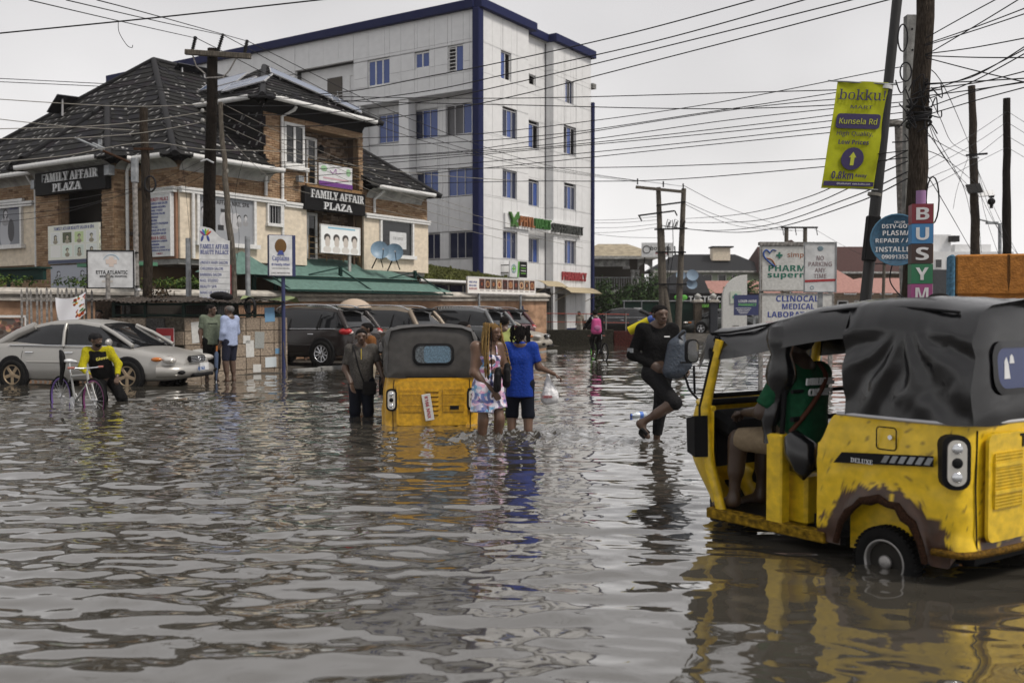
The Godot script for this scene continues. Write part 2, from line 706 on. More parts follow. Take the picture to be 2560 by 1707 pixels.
func white_building() -> void:
	var o := thing("office_building", "white panelled five storey supermarket building with navy blue trim", "building", Vector3(-1.671, 0.0, -51.0), STREET)
	var R := Transform3D.IDENTITY
	var L := Transform3D(LEFT, Vector3.ZERO)
	var g := Geo.new()
	g.box(Vector3(2.8, 6.5, -15.3), Vector3(3.7, 13.0, 29.6))
	g.box(Vector3(2.6, 15.05, -15.3), Vector3(4.1, 3.9, 29.6))
	g.box(Vector3(6.0, 8.5, -15.7), Vector3(2.7, 17.0, 28.8))
	g.box(Vector3(9.65, 8.5, -15.2), Vector3(4.5, 17.0, 29.4))
	# the left wall behind the set-back lower storeys
	part(o, "inner_wall", g, M.core)
	var hj := [3.0, 4.4, 5.95, 7.6, 9.2, 10.8, 12.45, 13.9, 15.45]
	# street side: bay, recess, bay
	facade(o, R, 0.22, 4.75, 0.0, 17.08, [[2.2, 3.6, 4.45, 5.95], [2.15, 3.55, 7.68, 9.2], [2.15, 3.55, 10.9, 12.5], [2.0, 3.0, 13.9, 15.4]], [1.2, 2.2, 3.6], hj, M.clad)
	facade(o, Transform3D(Basis.IDENTITY, Vector3(0, 0, -0.56)), 4.78, 7.4, 3.0, 17.08, [[5.2, 6.75, 4.4, 5.8], [5.2, 6.75, 7.6, 9.1], [5.2, 6.75, 10.85, 12.4], [5.2, 6.4, 14.4, 14.97]], [6.9], hj, M.clad)
	facade(o, R, 7.42, 11.9, 0.0, 17.08, [[8.72, 10.07, 4.45, 5.85], [8.66, 10.05, 7.65, 9.2], [8.6, 10.04, 10.85, 12.55], [8.8, 9.75, 13.85, 15.2], [7.9, 8.9, 0.0, 2.7]], [8.3, 9.4, 10.8], hj, M.clad)
	for k in 6:
		var y0: float = [3.0, 4.4, 7.6, 10.8, 13.9, 15.45][k]
		var y1: float = [4.4, 7.6, 10.8, 13.9, 15.45, 17.08][k]
		part(o, "cladding_panel", Geo.new().box(Vector3(7.5, (y0 + y1) / 2, -0.39), Vector3(0.14, y1 - y0 - 0.014, 0.36)), M.clad)
		part(o, "cladding_panel", Geo.new().box(Vector3(4.66, (y0 + y1) / 2, -0.39), Vector3(0.14, y1 - y0 - 0.014, 0.36)), M.clad)
	for y in [4.45, 7.68, 10.9]:
		window(o, R, 2.2, 3.6, y + 0.02, y + 1.5, ["dark", "blue", "dark"] if y > 10.0 else ["dark", "blue", "dark"], M.alu)
	window(o, R, 2.0, 3.0, 13.92, 15.38, ["blue", "open"], M.white_frame)
	var rec := Transform3D(Basis.IDENTITY, Vector3(0, 0, -0.56))
	for y in [4.42, 7.62, 10.87]:
		window(o, rec, 5.2, 6.75, y, y + 1.38, ["dark", "blue", "open"] if y > 10.0 else ["blue", "dark", "blue"], M.alu)
	window(o, rec, 5.2, 6.4, 14.4, 14.97, ["blue", "open"], M.white_frame)
	for y in [4.47, 7.67]:
		window(o, R, 8.7, 10.05, y, y + 1.4, ["dark", "blue", "dark"], M.alu)
	window(o, R, 8.62, 10.02, 10.9, 12.5, ["open", "blue", "open"], M.alu)
	window(o, R, 8.82, 9.73, 13.87, 15.18, ["blue", "open", "dark"], M.alu)
	# left side: top storey overhangs the set-back lower walls
	var vj := []
	for k in 26:
		vj.append(-0.6 - 1.13 * k)
	facade(o, L, -30.0, -0.3, 13.1, 17.08, [[-7.5, -5.9, 13.95, 15.45], [-4.2, -3.2, 14.5, 15.4], [-2.0, -1.0, 14.0, 15.42], [-13.0, -8.5, 13.1, 15.6]], vj, [13.95, 15.45], M.clad)
	var S := Transform3D(LEFT, Vector3(0.7, 0, 0))
	var hj2 := [3.0, 4.4, 5.9, 7.7, 9.2, 10.9, 12.5]
	facade(o, S, -30.0, -0.35, 0.0, 13.08, [[-7.3, -5.8, 10.95, 12.55], [-4.75, -3.2, 10.93, 12.5], [-2.65, -0.97, 10.93, 12.55], [-4.65, -3.17, 7.75, 9.2], [-2.5, -0.9, 7.72, 9.2], [-4.4, -3.05, 4.45, 5.85], [-2.45, -0.9, 4.43, 5.87]], vj, hj2, M.clad)
	part(o, "soffit", Geo.new().box(Vector3(0.32, 13.06, -15.0), Vector3(0.74, 0.08, 29.4)), M.clad)
	window(o, L, -7.5, -5.9, 13.97, 15.43, ["blue", "blue", "blue"], M.white_frame, 0.12, 0.09)
	window(o, L, -4.2, -3.2, 14.52, 15.38, ["blue", "blue"], M.white_frame, 0.12, 0.08)
	window(o, L, -2.0, -1.0, 14.02, 15.4, ["louver", "blue"], M.white_frame, 0.1, 0.06)
	window(o, S, -7.3, -5.8, 10.97, 12.53, ["blue", "blue", "blue"], M.alu, 0.1, 0.04)
	window(o, S, -4.75, -3.2, 10.95, 12.48, ["dark", "blue", "blue"], M.alu, 0.1, 0.04)
	window(o, S, -2.65, -0.97, 10.95, 12.53, ["open", "open", "blue"], M.alu, 0.1, 0.04)
	window(o, S, -4.65, -3.17, 7.77, 9.18, ["dark", "blue", "blue"], M.alu, 0.1, 0.04)
	window(o, S, -2.5, -0.9, 7.74, 9.18, ["blue", "blue", "blue"], M.alu, 0.1, 0.04)
	window(o, S, -4.4, -3.05, 4.47, 5.83, ["dark", "dark", "dark"], M.alu, 0.1, 0.04)
	window(o, S, -2.45, -0.9, 4.45, 5.85, ["dark", "dark", "dark"], M.alu, 0.1, 0.04)
	part(o, "pillar", Geo.new().box(Vector3(0.33, 6.5, -4.95), Vector3(0.64, 13.0, 0.66)), M.clad)
	part(o, "pillar", Geo.new().box(Vector3(0.33, 6.5, -8.3), Vector3(0.64, 13.0, 0.66)), M.clad)
	# balcony cut into the top storey
	g = Geo.new()
	g.box(Vector3(0.28, 13.2, -10.75), Vector3(0.5, 0.1, 4.4))
	part(o, "balcony_floor", g, M.clad)
	window(o, Transform3D(LEFT, Vector3(0.33, 0, 0)), -9.2, -8.6, 13.7, 14.95, ["blue"], M.white_frame)
	part(o, "balcony_door", Geo.new().box(Vector3(0.42, 14.1, -10.3), Vector3(0.06, 1.7, 1.1)), M.room_shade)
	part(o, "balcony_wall", Geo.new().box(Vector3(0.46, 14.3, -10.75), Vector3(0.02, 2.5, 4.4)), M.clad)
	var rail := Geo.new()
	for k in 5:
		rail.bar(Vector3(0.05, 13.3 + 0.17 * k, -10.9), Vector3(0.05, 13.3 + 0.17 * k, -8.6), 0.02, 6)
	for k in 3:
		rail.bar(Vector3(0.05, 13.2, -8.7 - 1.05 * k), Vector3(0.05, 14.05, -8.7 - 1.05 * k), 0.025, 6)
	part(o, "railing", rail, M.alu)
	# navy corner column, roof band and far edge
	part(o, "corner_column", Geo.new().box(Vector3(0.0, 8.53, -0.08), Vector3(0.44, 17.06, 0.44), Basis.IDENTITY, 0.04), M.blue)
	var y := 17.3
	var bands := [[Vector3(2.55, y, 0.02), Vector3(5.4, 0.46, 0.5)], [Vector3(6.3, y - 0.02, -0.5), Vector3(2.4, 0.44, 0.5)], [Vector3(9.7, y - 0.04, 0.02), Vector3(4.8, 0.46, 0.5)], [Vector3(-0.02, y, -15.3), Vector3(0.5, 0.46, 30.2)], [Vector3(12.0, y, -15.3), Vector3(0.4, 0.46, 30.2)]]
	for b in bands:
		part(o, "roof_band", Geo.new().box(b[0], b[1], Basis.IDENTITY, 0.02), M.blue)
	part(o, "roof", Geo.new().box(Vector3(5.9, 17.15, -15.2), Vector3(11.4, 0.2, 29.6)), M.plaster)
	part(o, "edge_pipe", Geo.new().box(Vector3(12.02, 7.2, 0.05), Vector3(0.2, 14.4, 0.2)), M.blue)
	part(o, "edge_bracket", Geo.new().box(Vector3(12.1, 15.4, 0.0), Vector3(0.4, 0.3, 0.3)), M.concrete)
	# entrance under the awnings
	for a in [[5.0, 7.2, 3.05], [7.6, 11.3, 2.75]]:
		g = Geo.new()
		var nseg := 6
		for k in nseg:
			var p0 := Vector2(0.0, 0.35).lerp(Vector2(1.1, 0.0), float(k) / nseg) + Vector2(0, 0.12 * sin(PI * k / nseg))
			var p1 := Vector2(0.0, 0.35).lerp(Vector2(1.1, 0.0), float(k + 1) / nseg) + Vector2(0, 0.12 * sin(PI * (k + 1) / nseg))
			g.quad(Vector3(a[0], a[2] + p0.y, p0.x), Vector3(a[0], a[2] + p1.y, p1.x), Vector3(a[1], a[2] + p1.y, p1.x), Vector3(a[1], a[2] + p0.y, p0.x))
			g.quad(Vector3(a[0], a[2] + p0.y - 0.02, p0.x), Vector3(a[1], a[2] + p0.y - 0.02, p0.x), Vector3(a[1], a[2] + p1.y - 0.02, p1.x), Vector3(a[0], a[2] + p1.y - 0.02, p1.x))
		g.bar(Vector3(a[0], a[2], 1.1), Vector3(a[1], a[2], 1.1), 0.02, 6)
		g.bar(Vector3(a[0] + 0.05, a[2], 1.08), Vector3(a[0] + 0.05, a[2] - 0.45, 0.0), 0.02, 6)
		g.bar(Vector3(a[1] - 0.05, a[2], 1.08), Vector3(a[1] - 0.05, a[2] - 0.45, 0.0), 0.02, 6)
		part(o, "awning", g, mat(0.5, 0.42, 0.28, 0.7, 0.0, grain(0.7, 1.0, 0.02), 1.0))
	part(o, "doorway", Geo.new().box(Vector3(6.0, 1.4, -0.2), Vector3(2.4, 2.8, 0.3)), M.room_shade)  # solid slab, coloured dark for the unlit inside of the door
	part(o, "doorway", Geo.new().box(Vector3(8.4, 1.35, -0.12), Vector3(0.98, 2.68, 0.1)), M.room_shade)
	var gr := Geo.new()
	for k in 9:
		gr.bar(Vector3(4.9 + 0.28 * k, 0.0, 0.0), Vector3(4.9 + 0.28 * k, 2.75, 0.0), 0.018, 5)
	for k in 4:
		gr.bar(Vector3(4.85, 0.3 + 0.8 * k, 0.0), Vector3(7.2, 0.3 + 0.8 * k, 0.0), 0.018, 5)
	part(o, "security_gate", gr, M.black)
	part(o, "plinth", Geo.new().box(Vector3(10.4, 0.35, 0.012), Vector3(3.0, 0.7, 0.03)), M.blue)
	# the signs on the front
	var s := thing("shop_sign", "supermarket name in orange, green and black letters on the white building", "shop sign", Vector3(-1.671, 0, -51.0), STREET)
	part(s, "board", Geo.new().box(Vector3(6.4, 6.5, 0.06), Vector3(8.3, 0.75, 0.1)), M.clad)
	text(s, "PHYL", Vector3(4.25, 6.55, 0.2), 0.55, mat(0.3, 0.13, 0.06, 0.6), 1.5, "bold", 0.14)
	text(s, "MART", Vector3(5.95, 6.55, 0.2), 0.55, mat(0.05, 0.15, 0.04, 0.6), 1.7, "bold", 0.14)
	text(s, "SUPERMARKET", Vector3(8.75, 6.45, 0.2), 0.5, mat(0.05, 0.055, 0.05, 0.5), 3.6, "", 0.14)
	var lf := Geo.new()
	lf.prism(v2([[2.5, 6.95], [2.65, 6.95], [2.9, 6.6], [3.1, 6.7], [3.4, 7.02], [3.45, 6.7], [3.1, 6.5], [3.3, 6.4], [3.35, 6.2], [3.05, 6.2], [3.0, 6.4], [2.85, 6.2], [2.72, 6.2], [2.78, 6.5]]), 0.12, 0.26)
	part(s, "leaf_emblem", lf, mat(0.06, 0.15, 0.04, 0.6))
	s = thing("pharmacy_sign", "red letters reading PHARMACY above the building's awnings", "shop sign", Vector3(-1.671, 0, -51.0), STREET)
	text(s, "PHARMACY", Vector3(9.8, 3.75, 0.06), 0.5, mat(0.3, 0.03, 0.035, 0.5), 2.9, "bold", 0.1)
	s = thing("pharmacy_board", "green, white and black pharmacy board fixed by the white building's corner", "sign", Vector3(-1.671, 0, -51.0), STREET)
	part(s, "board", Geo.new().box(Vector3(2.9, 3.9, 0.5), Vector3(1.7, 0.85, 0.06)), M.sign_white)
	part(s, "black_half", Geo.new().box(Vector3(3.35, 3.9, 0.536), Vector3(0.78, 0.85, 0.004)), M.black)
	part(s, "green_stripe", Geo.new().prism(v2([[2.75, 3.48], [2.9, 3.48], [3.0, 4.32], [2.85, 4.32]]), 0.53, 0.54), flat(0.09, 0.3, 0.04))
	part(s, "emblem", Geo.new().lathe([[0.24, 0.0], [0.24, 0.01], [0.17, 0.012], [0.17, 0.0]], 18, Vector3(2.42, 3.92, 0.532), Basis(Vector3.RIGHT, PI / 2)), flat(0.2, 0.3, 0.32))
	part(s, "cross", Geo.new().box(Vector3(2.42, 3.92, 0.54), Vector3(0.3, 0.08, 0.012)).box(Vector3(2.42, 3.92, 0.54), Vector3(0.08, 0.3, 0.0115)), flat(0.12, 0.42, 0.05))
	for k in 4:
		part(s, "print_line", Geo.new().box(Vector3(3.36, 4.12 - 0.14 * k, 0.54), Vector3(0.5, 0.04, 0.006)), [flat(0.6, 0.6, 0.6), flat(0.15, 0.4, 0.05)][k % 2])
	part(s, "bracket", Geo.new().bar(Vector3(2.0, 4.1, 0.0), Vector3(2.1, 4.1, 0.48), 0.03, 6).bar(Vector3(2.0, 3.7, 0.0), Vector3(2.1, 3.7, 0.48), 0.03, 6), M.black)

# ---------------------------------------------------------------- brick and tile laid piece by piece
var brick_meshes := []
var brick_count := 0

func brick_colour() -> Color:
	var k := rng.randf()
	var b := Color(0.38, 0.26, 0.165) if k < 0.55 else Color(0.32, 0.205, 0.125) if k < 0.85 else Color(0.45, 0.32, 0.21)
	if rng.randf() < 0.06:
		b = Color(0.2, 0.125, 0.08)
	return b * rng.randf_range(0.88, 1.1)

func bricks(o: Node3D, f: Transform3D, x0: float, x1: float, y0: float, y1: float, holes := []) -> void:
	var bulk := Geo.new()
	bulk.tint(Color.WHITE)
	var bl := 0.235
	var bh := 0.075
	if brick_meshes.is_empty():
		for k in 10:
			brick_meshes.append(Geo.new().tint(brick_colour()).box(Vector3.ZERO, Vector3(bl - 0.012, bh - 0.012, 0.05)).mesh())
	var rows := int((y1 - y0) / bh)
	for r in rows:
		var y := y0 + (r + 0.5) * (y1 - y0) / rows
		var x := x0 - (bl / 2 if r % 2 else 0.0)
		while x < x1 - 0.02:
			var a := maxf(x, x0)
			var b := minf(x + bl, x1)
			for h in holes:
				if y > h[2] and y < h[3]:
					if a < h[0] and b > h[0]:
						b = h[0]
					elif a < h[1] and b > h[1]:
						a = h[1]
					elif a >= h[0] and b <= h[1]:
						b = a
			if b - a > 0.03:
				var whole := b - a > bl - 0.005
				if whole and brick_count < 300:
					brick_count += 1
					part(o, "brick", brick_meshes[rng.randi() % 10], M.brick, f * Transform3D(Basis.IDENTITY, Vector3((a + b) / 2, y, 0.0)))
				else:
					bulk.T = f
					bulk.tint(brick_colour())
					bulk.box(Vector3((a + b) / 2, y, 0.0), Vector3(b - a - 0.012, (y1 - y0) / rows - 0.012, 0.05))
			x += bl
	if bulk.v.size():
		part(o, "brickwork", bulk, M.brick).set_meta("kind", "stuff")

var tile_meshes := []
var tile_count := 0

func tile_geo(g: Geo, w: float, l: float, fleck: int) -> void:
	var k := rng.randf_range(0.8, 1.25)
	g.tint(Color(0.021, 0.0205, 0.022) * k)
	var h0 := 0.036
	var h1 := 0.012
	var a := Vector3(-w / 2, 0, h0)
	var b := Vector3(w / 2, 0, h0)
	var c := Vector3(w / 2, l, h1)
	var d := Vector3(-w / 2, l, h1)
	g.quad(a, b, c, d)
	g.quad(a - Vector3(0, 0, h0), b - Vector3(0, 0, h0), b, a)
	g.quad(b, b - Vector3(0, 0, h0), c - Vector3(0, 0, h1), c)
	g.quad(a - Vector3(0, 0, h0), a, d, d - Vector3(0, 0, h1))
	for q in fleck:
		g.tint(Color(0.33, 0.325, 0.32) * rng.randf_range(0.4, 1.1))
		var x := rng.randf_range(-w * 0.42, w * 0.25)
		var y := rng.randf_range(0.02, l * 0.5)
		var fl := rng.randf_range(0.06, 0.15)
		var z0 := h0 - (h0 - h1) * y / l + 0.003
		var z1 := h0 - (h0 - h1) * (y + fl) / l + 0.003
		g.quad(Vector3(x, y, z0), Vector3(x + 0.085, y, z0), Vector3(x + 0.145, y + fl, z1), Vector3(x + 0.06, y + fl, z1))

# pts: eave left, eave right (as seen from outside), then the upper corners
func roof_face(o: Node3D, pts: Array, skip := Rect2(), fleck := 0.55) -> void:
	var e: Vector3 = (pts[1] - pts[0]).normalized()
	var nn: Vector3 = e.cross(pts[2] - pts[0]).normalized()
	var s := nn.cross(e)
	var under := Geo.new()
	for k in pts.size() - 2:
		under.tri(pts[0], pts[k + 1], pts[k + 2])
		under.tri(pts[0] - nn * 0.06, pts[k + 2] - nn * 0.06, pts[k + 1] - nn * 0.06)
	part(o, "roof_deck", under, M.roof_dark)
	var poly := PackedVector2Array()
	var hi := 0.0
	var lo_x := 1e9
	var hi_x := -1e9
	for p in pts:
		var q := Vector2((p - pts[0]).dot(e), (p - pts[0]).dot(s))
		poly.append(q)
		hi = maxf(hi, q.y)
		lo_x = minf(lo_x, q.x)
		hi_x = maxf(hi_x, q.x)
	var w := 0.36
	var l := 0.31
	var bulk := Geo.new()
	if tile_meshes.is_empty():
		for k in 12:
			var g := Geo.new()
			tile_geo(g, w - 0.006, l + 0.05, [0, 1, 2, 0, 1, 2, 1, 2, 2, 1, 0, 1][k])
			tile_meshes.append(g.mesh())
	var B := Basis(e, s, nn)
	var r := 0
	while r * l < hi:
		var x := lo_x + (w / 2 if r % 2 else 0.0)
		while x < hi_x:
			var q := Vector2(x, (r + 0.5) * l)
			var at: Vector3 = pts[0] + e * x + s * (r * l) + nn * 0.004
			if Geometry2D.is_point_in_polygon(q, poly) and not skip.has_point(Vector2(at.x, -at.z)):
				if tile_count < 300:
					tile_count += 1
					part(o, "roof_tile", tile_meshes[rng.randi() % 12], M.tile, Transform3D(B, at))
				else:
					bulk.T = Transform3D(B, at)
					tile_geo(bulk, w - 0.006, l + 0.05, rng.randi_range(1, 2) if rng.randf() < fleck else 0)
			x += w
		r += 1
	if bulk.v.size():
		part(o, "roof_tiling", bulk, M.tile).set_meta("kind", "stuff")

func ridge_cap(o: Node3D, a: Vector3, b: Vector3) -> void:
	var g := Geo.new()
	g.tube(PackedVector3Array([a + Vector3(0, 0.03, 0), b + Vector3(0, 0.03, 0)]), 0.1, 8)
	part(o, "ridge_cap", g, mat(0.02, 0.02, 0.022, 0.6))

# gutter with a coved soffit below it, from a to b (points on the wall), out = direction away from the wall
func eave(o: Node3D, a: Vector3, b: Vector3, out: Vector3, over := 0.6, m: Material = null) -> void:
	var g := Geo.new()
	var al := (b - a).normalized()
	var ea := a + out * over
	var eb := b + out * over
	var rows := []
	for k in 6:
		var t := float(k) / 5
		var off := out * over * (1.0 - cos(t * PI / 2)) + Vector3(0, -0.28 + 0.34 * sin(t * PI / 2), 0)
		rows.append(PackedVector3Array([a + off, b + off]))
	g.grid(rows)
	part(o, "soffit", g, m if m else M.plaster)
	var gt := Geo.new()
	var prof := [[0.0, -0.07], [0.1, -0.05], [0.12, 0.07], [0.0, 0.075]]
	rows = []
	for p in prof:
		rows.append(PackedVector3Array([ea + out * p[0] + Vector3(0, 0.07 + p[1], 0) - al * 0.05, eb + out * p[0] + Vector3(0, 0.07 + p[1], 0) + al * 0.05]))
	gt.grid(rows)
	part(o, "gutter", gt, M.white_frame)

func downpipe(o: Node3D, pts: Array, m: Material = null) -> void:
	part(o, "downpipe", Geo.new().tube(vs(pts), 0.055, 8), m if m else M.white_frame)

func stones(o: Node3D, f: Transform3D, x0: float, x1: float, y0: float, y1: float) -> void:
	var g := Geo.new()
	g.T = f
	g.tint(Color(0.05, 0.035, 0.025)).box(Vector3((x0 + x1) / 2, (y0 + y1) / 2, -0.06), Vector3(x1 - x0, y1 - y0, 0.1))
	var y := y0
	while y < y1 - 0.03:
		var h := minf(rng.randf_range(0.05, 0.1), y1 - y)
		var x := x0
		while x < x1 - 0.03:
			var w := minf(rng.randf_range(0.12, 0.3), x1 - x)
			var k := rng.randf_range(0.35, 1.2)
			g.tint(Color(0.17, 0.11, 0.07).lerp(Color(0.3, 0.24, 0.19), rng.randf()) * k)
			g.box(Vector3(x + w / 2, y + h / 2, rng.randf_range(-0.01, 0.02)), Vector3(w - 0.014, h - 0.012, 0.05))
			x += w
		y += h
	part(o, "stone_cladding", g, M.stone).set_meta("kind", "stuff")

func plaza() -> void:
	var o := thing("shopping_plaza", "brown brick two storey plaza with steep black tiled roofs", "building", Vector3(-10.017, 0.0, -30.0), STREET)
	var R := Transform3D.IDENTITY
	var L := Transform3D(LEFT, Vector3.ZERO)
	var LT := Transform3D(LEFT, Vector3(-0.82, 0, 0))
	# walls behind the facing
	var g := Geo.new()
	g.box(Vector3(2.66, 4.65, -0.18), Vector3(5.3, 2.96, 0.3))
	g.box(Vector3(4.36, 7.2, -0.18), Vector3(1.92, 2.5, 0.3))
	g.box(Vector3(10.2, 4.65, -0.18), Vector3(3.86, 2.96, 0.3))
	g.box(Vector3(0.18, 4.65, -1.2), Vector3(0.3, 2.96, 2.0))
	g.box(Vector3(0.18, 3.0, -10.5), Vector3(0.3, 6.2, 9.0))
	g.box(Vector3(3.56, 7.2, -1.8), Vector3(0.3, 2.5, 3.0))
	g.box(Vector3(12.0, 3.1, -3.3), Vector3(0.3, 6.1, 6.0))
	g.box(Vector3(6.0, 1.6, -2.0), Vector3(11.8, 3.2, 0.3))
	g.box(Vector3(8.2, 7.0, -2.0), Vector3(0.24, 2.8, 3.7))
	part(o, "inner_wall", g, M.mortar)
	# entrance tower: jambs, lintel and parapet round a deep opening
	g = Geo.new()
	g.box(Vector3(-0.64, 3.05, -2.28), Vector3(0.3, 6.1, 0.62))
	g.box(Vector3(-0.64, 3.05, -5.44), Vector3(0.3, 6.1, 1.3))
	g.box(Vector3(-0.64, 5.75, -3.7), Vector3(0.3, 0.7, 2.2))
	g.box(Vector3(-0.64, 2.07, -3.7), Vector3(0.3, 4.14, 2.2))
	g.box(Vector3(-0.25, 3.05, -2.15), Vector3(0.5, 6.1, 0.3))
	g.box(Vector3(-0.25, 3.05, -5.95), Vector3(0.5, 6.1, 0.3))
	part(o, "tower_wall", g, M.mortar)
	part(o, "tower_room", Geo.new().box(Vector3(0.6, 4.9, -4.2), Vector3(0.1, 2.2, 4.6)).box(Vector3(0.1, 5.7, -4.2), Vector3(1.1, 0.1, 4.6)).box(Vector3(0.1, 4.0, -4.2), Vector3(1.1, 0.1, 4.6)).box(Vector3(0.1, 4.9, -6.45), Vector3(1.0, 2.2, 0.1)), M.room_shade)
	stones(o, Transform3D(LEFT, Vector3(0.3, 0, 0)), -3.0, -2.3, 4.1, 5.5)
	# brick faces
	bricks(o, LT, -6.06, -1.98, 0.6, 6.02, [[-4.8, -2.56, 4.15, 5.4]])
	bricks(o, Transform3D(Basis.IDENTITY, Vector3(0, 0, -1.98)), -0.82, -0.02, 0.6, 6.02)
	bricks(o, Transform3D(Basis(Vector3.UP, 0.0), Vector3(0, 0, -2.56)), -0.8, -0.5, 4.15, 5.4)
	bricks(o, Transform3D(Basis(Vector3.UP, PI), Vector3(0, 0, -4.8)), 0.5, 0.8, 4.15, 5.4)
	bricks(o, R, 0.0, 3.4, 5.34, 6.02)
	bricks(o, R, 3.4, 5.3, 5.34, 8.36, [[4.26, 5.28, 6.5, 8.0]])
	bricks(o, R, 5.3, 8.26, 7.92, 8.36)
	bricks(o, R, 8.0, 8.26, 6.1, 7.92)
	bricks(o, R, 8.26, 12.1, 5.24, 6.02)
	bricks(o, L, -1.95, 0.0, 5.34, 6.02)
	bricks(o, L, -15.0, -6.1, 5.36, 6.02)
	bricks(o, L, -8.0, -7.2, 0.6, 5.3)
	# cream panels, cornices
	for c in [[Vector3(2.65, 4.22, 0.02), Vector3(5.3, 2.06, 0.08)], [Vector3(10.18, 4.16, 0.02), Vector3(3.86, 2.0, 0.08)], [Vector3(-0.02, 4.22, -10.9), Vector3(0.08, 2.06, 7.0)]]:
		part(o, "cream_wall", Geo.new().box(c[0], c[1]), M.cream)
	part(o, "cream_wall", Geo.new().box(Vector3(-0.02, 4.22, -0.68), Vector3(0.08, 2.06, 1.28)), mat(0.42, 0.24, 0.16, 0.8, 0.0, grain(0.82, 1.0, 0.012), 0.7))
	for c in [[Vector3(2.1, 5.29, 0.1), Vector3(4.3, 0.1, 0.2)], [Vector3(4.75, 5.24, 0.08), Vector3(1.1, 0.1, 0.16)], [Vector3(10.2, 5.2, 0.1), Vector3(3.9, 0.1, 0.2)], [Vector3(-0.1, 5.29, -0.66), Vector3(0.2, 0.1, 1.32)], [Vector3(-0.1, 5.32, -10.9), Vector3(0.2, 0.1, 7.1)]]:
		part(o, "cornice", Geo.new().box(c[0], c[1], Basis.IDENTITY, 0.02).box(c[0] + Vector3(0, -0.085, 0), c[1] * Vector3(0.995, 0.7, 0.995) - Vector3(0.05, 0, 0.05), Basis.IDENTITY), M.white_frame)
	# slab and soffit of the overhanging first floor
	part(o, "floor_slab", Geo.new().box(Vector3(6.0, 3.1, -1.0), Vector3(12.0, 0.16, 1.9)).box(Vector3(0.9, 3.1, -10.8), Vector3(1.7, 0.16, 7.0)), M.plaster)
	part(o, "ground_floor_wall", Geo.new().box(Vector3(1.2, 1.5, -10.5), Vector3(0.2, 3.0, 8.0)), mat(0.16, 0.08, 0.05, 0.9))
	# poster window
	g = Geo.new()
	var wx := [0.65, 2.87, 3.76, 5.2]
	g.box(Vector3(1.76, 5.22, 0.1), Vector3(2.34, 0.08, 0.1))
	g.box(Vector3(0.62, 4.46, 0.1), Vector3(0.1, 1.44, 0.1)).box(Vector3(2.9, 4.46, 0.1), Vector3(0.1, 1.44, 0.1))
	g.box(Vector3(1.76, 3.68, 0.14), Vector3(2.55, 0.13, 0.2))
	part(o, "window_surround", g, M.white_frame)
	# barred window
	g = Geo.new()
	g.box(Vector3(3.76, 5.14, 0.1), Vector3(0.66, 0.08, 0.1)).box(Vector3(3.76, 4.46, 0.12), Vector3(0.72, 0.1, 0.14))
	g.box(Vector3(3.46, 4.8, 0.1), Vector3(0.07, 0.62, 0.1)).box(Vector3(4.06, 4.8, 0.1), Vector3(0.07, 0.62, 0.1))
	var bw := part(o, "barred_window", g, M.white_frame)
	part(bw, "pane", Geo.new().box(Vector3(3.76, 4.8, 0.064), Vector3(0.54, 0.6, 0.01)), M.window)
	for k in 4:
		part(bw, "bar", Geo.new().bar(Vector3(3.58 + 0.12 * k, 4.5, 0.09), Vector3(3.58 + 0.12 * k, 5.1, 0.09), 0.012, 6), M.alu)
	# wing window with its sheet of paper
	g = Geo.new()
	g.box(Vector3(10.1, 5.1, 0.1), Vector3(2.0, 0.09, 0.1)).box(Vector3(10.1, 3.72, 0.13), Vector3(2.2, 0.14, 0.18))
	g.box(Vector3(9.15, 4.42, 0.1), Vector3(0.1, 1.3, 0.1)).box(Vector3(11.06, 4.42, 0.1), Vector3(0.1, 1.3, 0.1))
	var ww := part(o, "wing_window", g, M.white_frame)
	part(ww, "pane", Geo.new().box(Vector3(10.1, 4.42, 0.064), Vector3(1.82, 1.28, 0.01)), M.window)
	part(ww, "notice", Geo.new().box(Vector3(10.2, 4.35, 0.074), Vector3(1.0, 0.64, 0.006)), M.sign_white)
	text(ww, "LIN APPET", Vector3(10.2, 4.42, 0.078), 0.1, flat(0.12, 0.12, 0.12), 0.6, "serif")
	# left window with the black and white fashion picture
	g = Geo.new()
	g.box(Vector3(-0.1, 5.44, -9.0), Vector3(0.1, 0.09, 2.0)).box(Vector3(-0.1, 4.65, -8.12), Vector3(0.1, 1.5, 0.1)).box(Vector3(-0.13, 3.85, -9.0), Vector3(0.2, 0.14, 2.1))
	part(o, "window_surround", g, M.white_frame)
	# tall window
	window(o, Transform3D(Basis.IDENTITY, Vector3(0, 0, 0.06)), 4.3, 5.26, 6.55, 7.98, ["pale", "pale"], M.white_frame, 0.05, 0.1)
	part(o, "window_sill", Geo.new().box(Vector3(4.78, 6.45, 0.1), Vector3(1.12, 0.14, 0.18), Basis.IDENTITY, 0.02), M.white_frame)
	# balcony bays
	stones(o, Transform3D(Basis.IDENTITY, Vector3(0, 0, -0.6)), 5.3, 8.1, 3.2, 5.6)
	stones(o, Transform3D(Basis.IDENTITY, Vector3(0, 0, -0.6)), 5.3, 8.1, 6.05, 8.0)
	part(o, "balcony_slab", Geo.new().box(Vector3(6.7, 5.93, -0.55), Vector3(2.86, 0.18, 1.3)), mat(0.36, 0.22, 0.11, 0.8, 0.0, grain(0.7, 1.0, 0.02), 1.0))
	part(o, "balcony_ceiling", Geo.new().box(Vector3(6.7, 8.0, -0.65), Vector3(2.7, 0.1, 1.1)), M.mortar)
	part(o, "side_wall", Geo.new().box(Vector3(5.24, 5.6, -0.75), Vector3(0.12, 4.8, 0.9)).box(Vector3(8.12, 5.6, -0.75), Vector3(0.1, 4.8, 0.9)), mat(0.1, 0.07, 0.05, 0.9))
